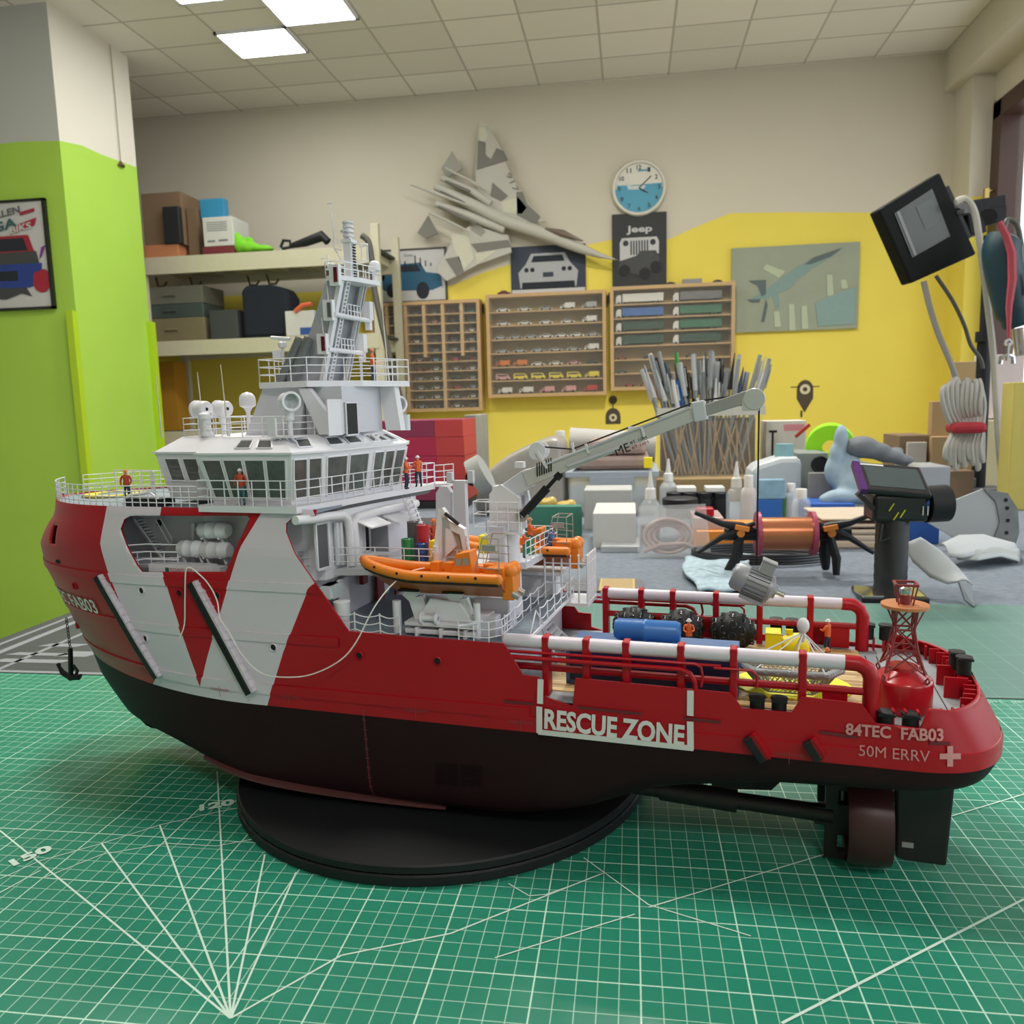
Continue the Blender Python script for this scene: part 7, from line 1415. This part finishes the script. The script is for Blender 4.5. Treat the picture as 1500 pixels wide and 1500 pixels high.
# grey case, cardboard cluster at right
o,w,h,v=bx('grey_case','pale grey plastic case behind the controller wheel','case',1336,684,1390,745,.12,mat('case_pale',(.32,.34,.37),.4),None,1.85)
bx('cardboard_box','open cardboard box with grey sheets, far right behind the controller','box',1318,638,1362,705,.15,CARD,None,2.4); bx('grey_sheets','pale grey sheets standing in the open cardboard box','sheet',1330,648,1356,700,.03,mat('sheets_grey',(.42,.38,.33),.8),.002,2.385)
bx('cardboard_box','brown cardboard box right of the open one','box',1365,640,1398,705,.15,mat('cardboard_tan',(.38,.25,.12),.8),None,2.38); bx('cardboard_sheet','tall cardboard panel leaning by the wall corner','panel',1366,588,1392,642,.03,mat('cardboard_tan',(.38,.25,.12),.8),B(1380,641,2.42).z+.002,2.42)
bx('cardboard_box','low cardboard box below the coiled cable','box',1388,690,1426,722,.05,CARD,None,2.2); bx('wood_panel','light wooden panel standing at the column','panel',1396,530,1432,600,.02,mat('plywood',(.48,.33,.15),.7),B(1400,690,2.5).z-.02,2.5)
bx('pink_white_bag','white and pink packet on the window side','packet',1440,520,1496,612,.06,mat('packet_white_pink',(.68,.58,.58),.5,var=.2,scale=8),B(1450,613,2.5).z,2.5); bx('cream_box','cream box under the pink packet at the window','box',1440,616,1484,712,.12,mat('box_cream',(.55,.50,.30),.7),None,2.45)
bx('yellow_post','olive-yellow upright post at the right edge','post',1486,560,1500,760,.06,mat('post_olive',(.50,.42,.10),.7),None,2.0)
for i in range(4): q=gy(1402+i*14,712); k=MB().lathe([(.02,-.012),(.03,-.012),(.031,.012),(.02,.012),(.02,-.012)],(0,0,.031),(.1,1,0),18); one('rubber_ring','small yellow-black ring in the row under the cable, %s'%ORD[i],'ring') if 0 else one('rubber_ring',k,mat('ring_yellow_black',(.35,.22,.03),.5,var=.9,scale=40),'small yellow and black ring in the row below the coiled cable, %s from the left'%ORD[i],'ring','yellow and black rings',(q.x,2.12,-.003))
# floodlight on a stand
v=2.3; top=B(1449,345,v); bot=B(1433,706,v); e=E('light_stand','black light stand clamped to the bench at the right','light stand',(bot.x,v,-.0035)); t=Vector((top.x-bot.x,0,top.z+.0035))
k=MB().cyl((0,0,.0),t*.62,.017,n=16).cyl(t*.62,t,.013,n=16).cyl(t*.60,t*.64,.022,n=16); k.out('pole',BLACK,e); MB().box(-.06,.06,-.05,.05,0,.022).box(-.045,-.02,-.04,.04,.022,.05).out('clamp_base',DGREY,e,bevel=.003)
def sp(px,py,d=0): q=B(px,py,v+d); return Vector((q.x-bot.x,d,q.z+.0035))
k=MB().bar(sp(1410,312),sp(1470,302),.035,.05).bar(sp(1420,298),sp(1428,345),.05,.04).bar(sp(1440,318),sp(1470,316),.04,.04).cyl(sp(1448,318,-.03),sp(1448,318,.03),.02,n=14).bar(sp(1400,300),sp(1402,345),.02,.03); k.out('clamp_head',BLACK,e,bevel=.003)
c=B(1361,333,v-.10); e=E('floodlight','black square floodlight tilted on the stand, switched off','floodlight',c)
def fp(px,py,d=0): q=B(px,py,v-.10+d); return Vector((q.x-c.x,d,q.z-c.z))
FC=[fp(1287,307,-.03),fp(1335,415,-.01),fp(1431,372,.03),fp(1377,252,.01)]
nn=((FC[1]-FC[0]).cross(FC[3]-FC[0])).normalized(); nn=nn if nn.y<0 else -nn
k=MB(); k.add([p_ for p_ in FC]+[p_-nn*.045 for p_ in FC],[(0,1,2,3),(7,6,5,4),(0,4,5,1),(1,5,6,2),(2,6,7,3),(3,7,4,0)]); k.out('housing',mat('flood_black',(.006,.007,.007),.6,spec=.15),e,bevel=.005)
ct=sum(FC,Vector())/4
k=MB()
for i in range(6): a_=FC[3].lerp(FC[2],.25+.1*i)-nn*.02; k.bar(a_,a_+(FC[3]-FC[0])*.10,.008,.03)
k.out('cooling_fin',BLACK,e)
PC=[fp(x,y,-.0) for x,y in ((1302,316),(1332,379),(1397,344),(1366,276))]
def pl(p_): return p_-nn*((p_-FC[0]).dot(nn)) 
PC=[pl(p_)+nn*.003 for p_ in PC]; k=MB().add(PC,[(0,1,2,3)]).out('front_glass',mat('flood_glass',(.055,.06,.05),.3),e)
k=MB(); kc=sum(PC,Vector())/4; 
def pq(u,v_): return (PC[0]*(1-u)+PC[3]*u)*(1-v_)+(PC[1]*(1-u)+PC[2]*u)*v_+nn*.001
k.add([pq(*q) for q in ((.5,.12),(.92,.15),(.90,.62),(.52,.65))],[(0,1,2,3)]).add([pq(*q)+nn*.0002 for q in ((.05,.0),(.12,.02),(.12,.98),(.05,1))],[(0,1,2,3)],1); k.out('led_panel',[mat('led_panel',(.08,.09,.085),.4),mat('led_edge',(.2,.2,.2),.3)],e)
MB().bar(fp(1395,300,.03),fp(1415,310,.08),.03,.02).cyl(fp(1409,308,.02),fp(1409,314,.02),.012,n=12).out('mounting_bracket',DGREY,e)
CAB=mat('cable_grey',(.30,.29,.26),.5)
def cable(name,lab,pts,r,m,vd): k=MB().tube(smooth([B(x,y,vd) for x,y in pts],6),r,8); return one(name,k,m,lab,'cable')
cable('power_cable','grey cable hanging from the bottom of the floodlight to the coil',[(1353,412),(1362,450),(1375,490),(1392,530),(1402,558),(1410,580)],.0075,CAB,2.2); cable('thin_cable','thin dark cable running from the floodlight to the stand',[(1371,404),(1395,440),(1412,475),(1422,505),(1436,525),(1440,540)],.005,mat('cable_dark',(.08,.08,.07),.5),2.22)
cable('power_cable','pale cable looping over the stand head down to the bench',[(1400,296),(1415,292),(1428,312),(1436,360),(1446,440),(1455,520),(1460,600),(1464,660),(1470,715)],.0085,mat('cable_pale',(.42,.40,.35),.5),2.18)
cable('thin_cable','thin black cable behind the pole head',[(1470,340),(1476,322),(1490,330),(1497,365),(1500,380)],.006,mat('cable_dark',(.08,.08,.07),.5),2.15)
k=MB(); 
for i in range(9):
    x0=1388+i*5.2; k.tube(smooth([B(x0+8+(i%3)*2,628,2.15+i*.004),B(x0-4+i,600,2.14),B(x0-8+i*2,572-(i%4)*3,2.14),B(x0+4,566-(i%3)*5,2.15),B(x0+12,590,2.15),B(x0+9,630,2.15),B(x0-2+i,655,2.14),B(x0+i*1.5-2,672+(i*7%5)*4,2.14),B(x0+10,665,2.15),B(x0+10,634,2.16)],4),.0062,7)
e=one('coiled_cable',k,mat('cable_coil_grey',(.40,.39,.36),.4),'bundle of grey cable tied with a red strap, hanging on the stand','cable'); a,b=B(1394,626,2.13),B(1444,626,2.13); MB().box(a.x,b.x,2.115,2.18,B(1400,635,2.13).z,B(1400,619,2.13).z).out('red_strap',mat('strap_red',(.40,.02,.04),.6),e,bevel=.01)
# hanging power drill
v=2.1; c=B(1478,400,v); e=E('rotary_tool','dark teal power tool hanging from the stand head','power tool',c)
def dp(px,py,d=0): q=B(px,py,v+d); return Vector((q.x-c.x,d,q.z-c.z))
k=MB().tube(smooth([dp(1476,345),dp(1468,365),dp(1472,400),dp(1482,440),dp(1492,478)],5),[.022,.03]+[.042]*16+[.034]*2+[.028],16); k.out('tool_body',mat('teal_plastic',(.008,.040,.055),.45),e)
MB().cyl(dp(1494,480),dp(1499,520),.018,n=14).out('collet',CHROME,e); MB().box(dp(1491,400).x,dp(1500,400).x,-.05,-.044,dp(1491,435).z,dp(1491,402).z).out('red_label',mat('label_red',(.5,.05,.06),.5),e); MB().box(dp(1466,380).x,dp(1474,380).x,-.045,-.038,dp(1466,392).z,dp(1466,370).z).out('switch',BLACK,e)
k=MB().tube([B(1464,325,2.04),B(1474,345,2.04),B(1482,370,2.04),B(1483,410,2.04),B(1478,450,2.04),B(1478,495,2.04)],[.006,.008,.009,.009,.007,.003],6); one('red_ribbon',k,mat('ribbon_red',(.35,.05,.07),.7),'red ribbon hanging in front of the teal power tool','ribbon')
k=MB(); a=B(1477,502,2.03); b=B(1475,528,2.03); k.bar(a,b,.011,.004).tube([b+Vector((-.014,0,-.008)),b+Vector((-.012,0,.008)),b+Vector((.0,0,.012)),b+Vector((.012,0,.008)),b+Vector((.014,0,-.008))],.005,6).lathe([(.004,-.003),(.009,-.003),(.009,.003),(.004,.003)],a,(0,1,0),14); one('spanner',k,CHROME,'small steel open-ended spanner hanging on the red ribbon','spanner')
# far edge: tall dark hose between shelf and cabinets
v=3.6; pts=[(545,545),(535,470),(528,430),(535,405),(543,385),(541,355),(532,345)]; k=MB().tube(smooth([B(*q,v) for q in ((592,600),(575,540),(558,470),(548,420),(545,385),(540,355),(530,345))],5),.014,8); 
e=one('shelf_cable',k,mat('cable_dark',(.08,.08,.07),.5),'thick dark hose running down beside the storage shelf','hose')
# ================= LIGHT =================
def area(name,loc,rot,sx,sy,pw,col):
    l=bpy.data.lights.new(name,'AREA'); l.shape='RECTANGLE'; l.size=sx; l.size_y=sy; l.energy=pw; l.color=col; o=bpy.data.objects.new(name,l); COL.objects.link(o); o.location=loc; o.rotation_euler=rot; return o
area('daylight_window_2',(UR-.04,1.08,.82),(0,-PI/2,0),1.35,1.95,60,(.86,.93,1)); area('daylight_window_3',(UR-.04,-1.3,.82),(0,-PI/2,0),1.35,1.8,30,(.86,.93,1)); area('daylight_window_1',(UR+.35,3.3,.9),(0,-PI/2,0),1.6,1.9,230,(.97,.98,1))
for i,(x,y,p_) in enumerate(((-.5,.9,18),(.5,-1.2,14),(.19,2.45,34),(-1.3,2.2,14))): area('added_fill_panel_%d'%i,(x,y,CZ-.02),(0,0,0),.33,.33,p_,(1,.96,.88))  # unseen ceiling lamps added to brighten the room and back wall
w=bpy.data.worlds.new('world'); SC.world=w; w.use_nodes=True; bg=w.node_tree.nodes['Background']; bg.inputs[0].default_value=(.93,.97,1,1); bg.inputs[1].default_value=1.6
SC.view_settings.exposure=0.22
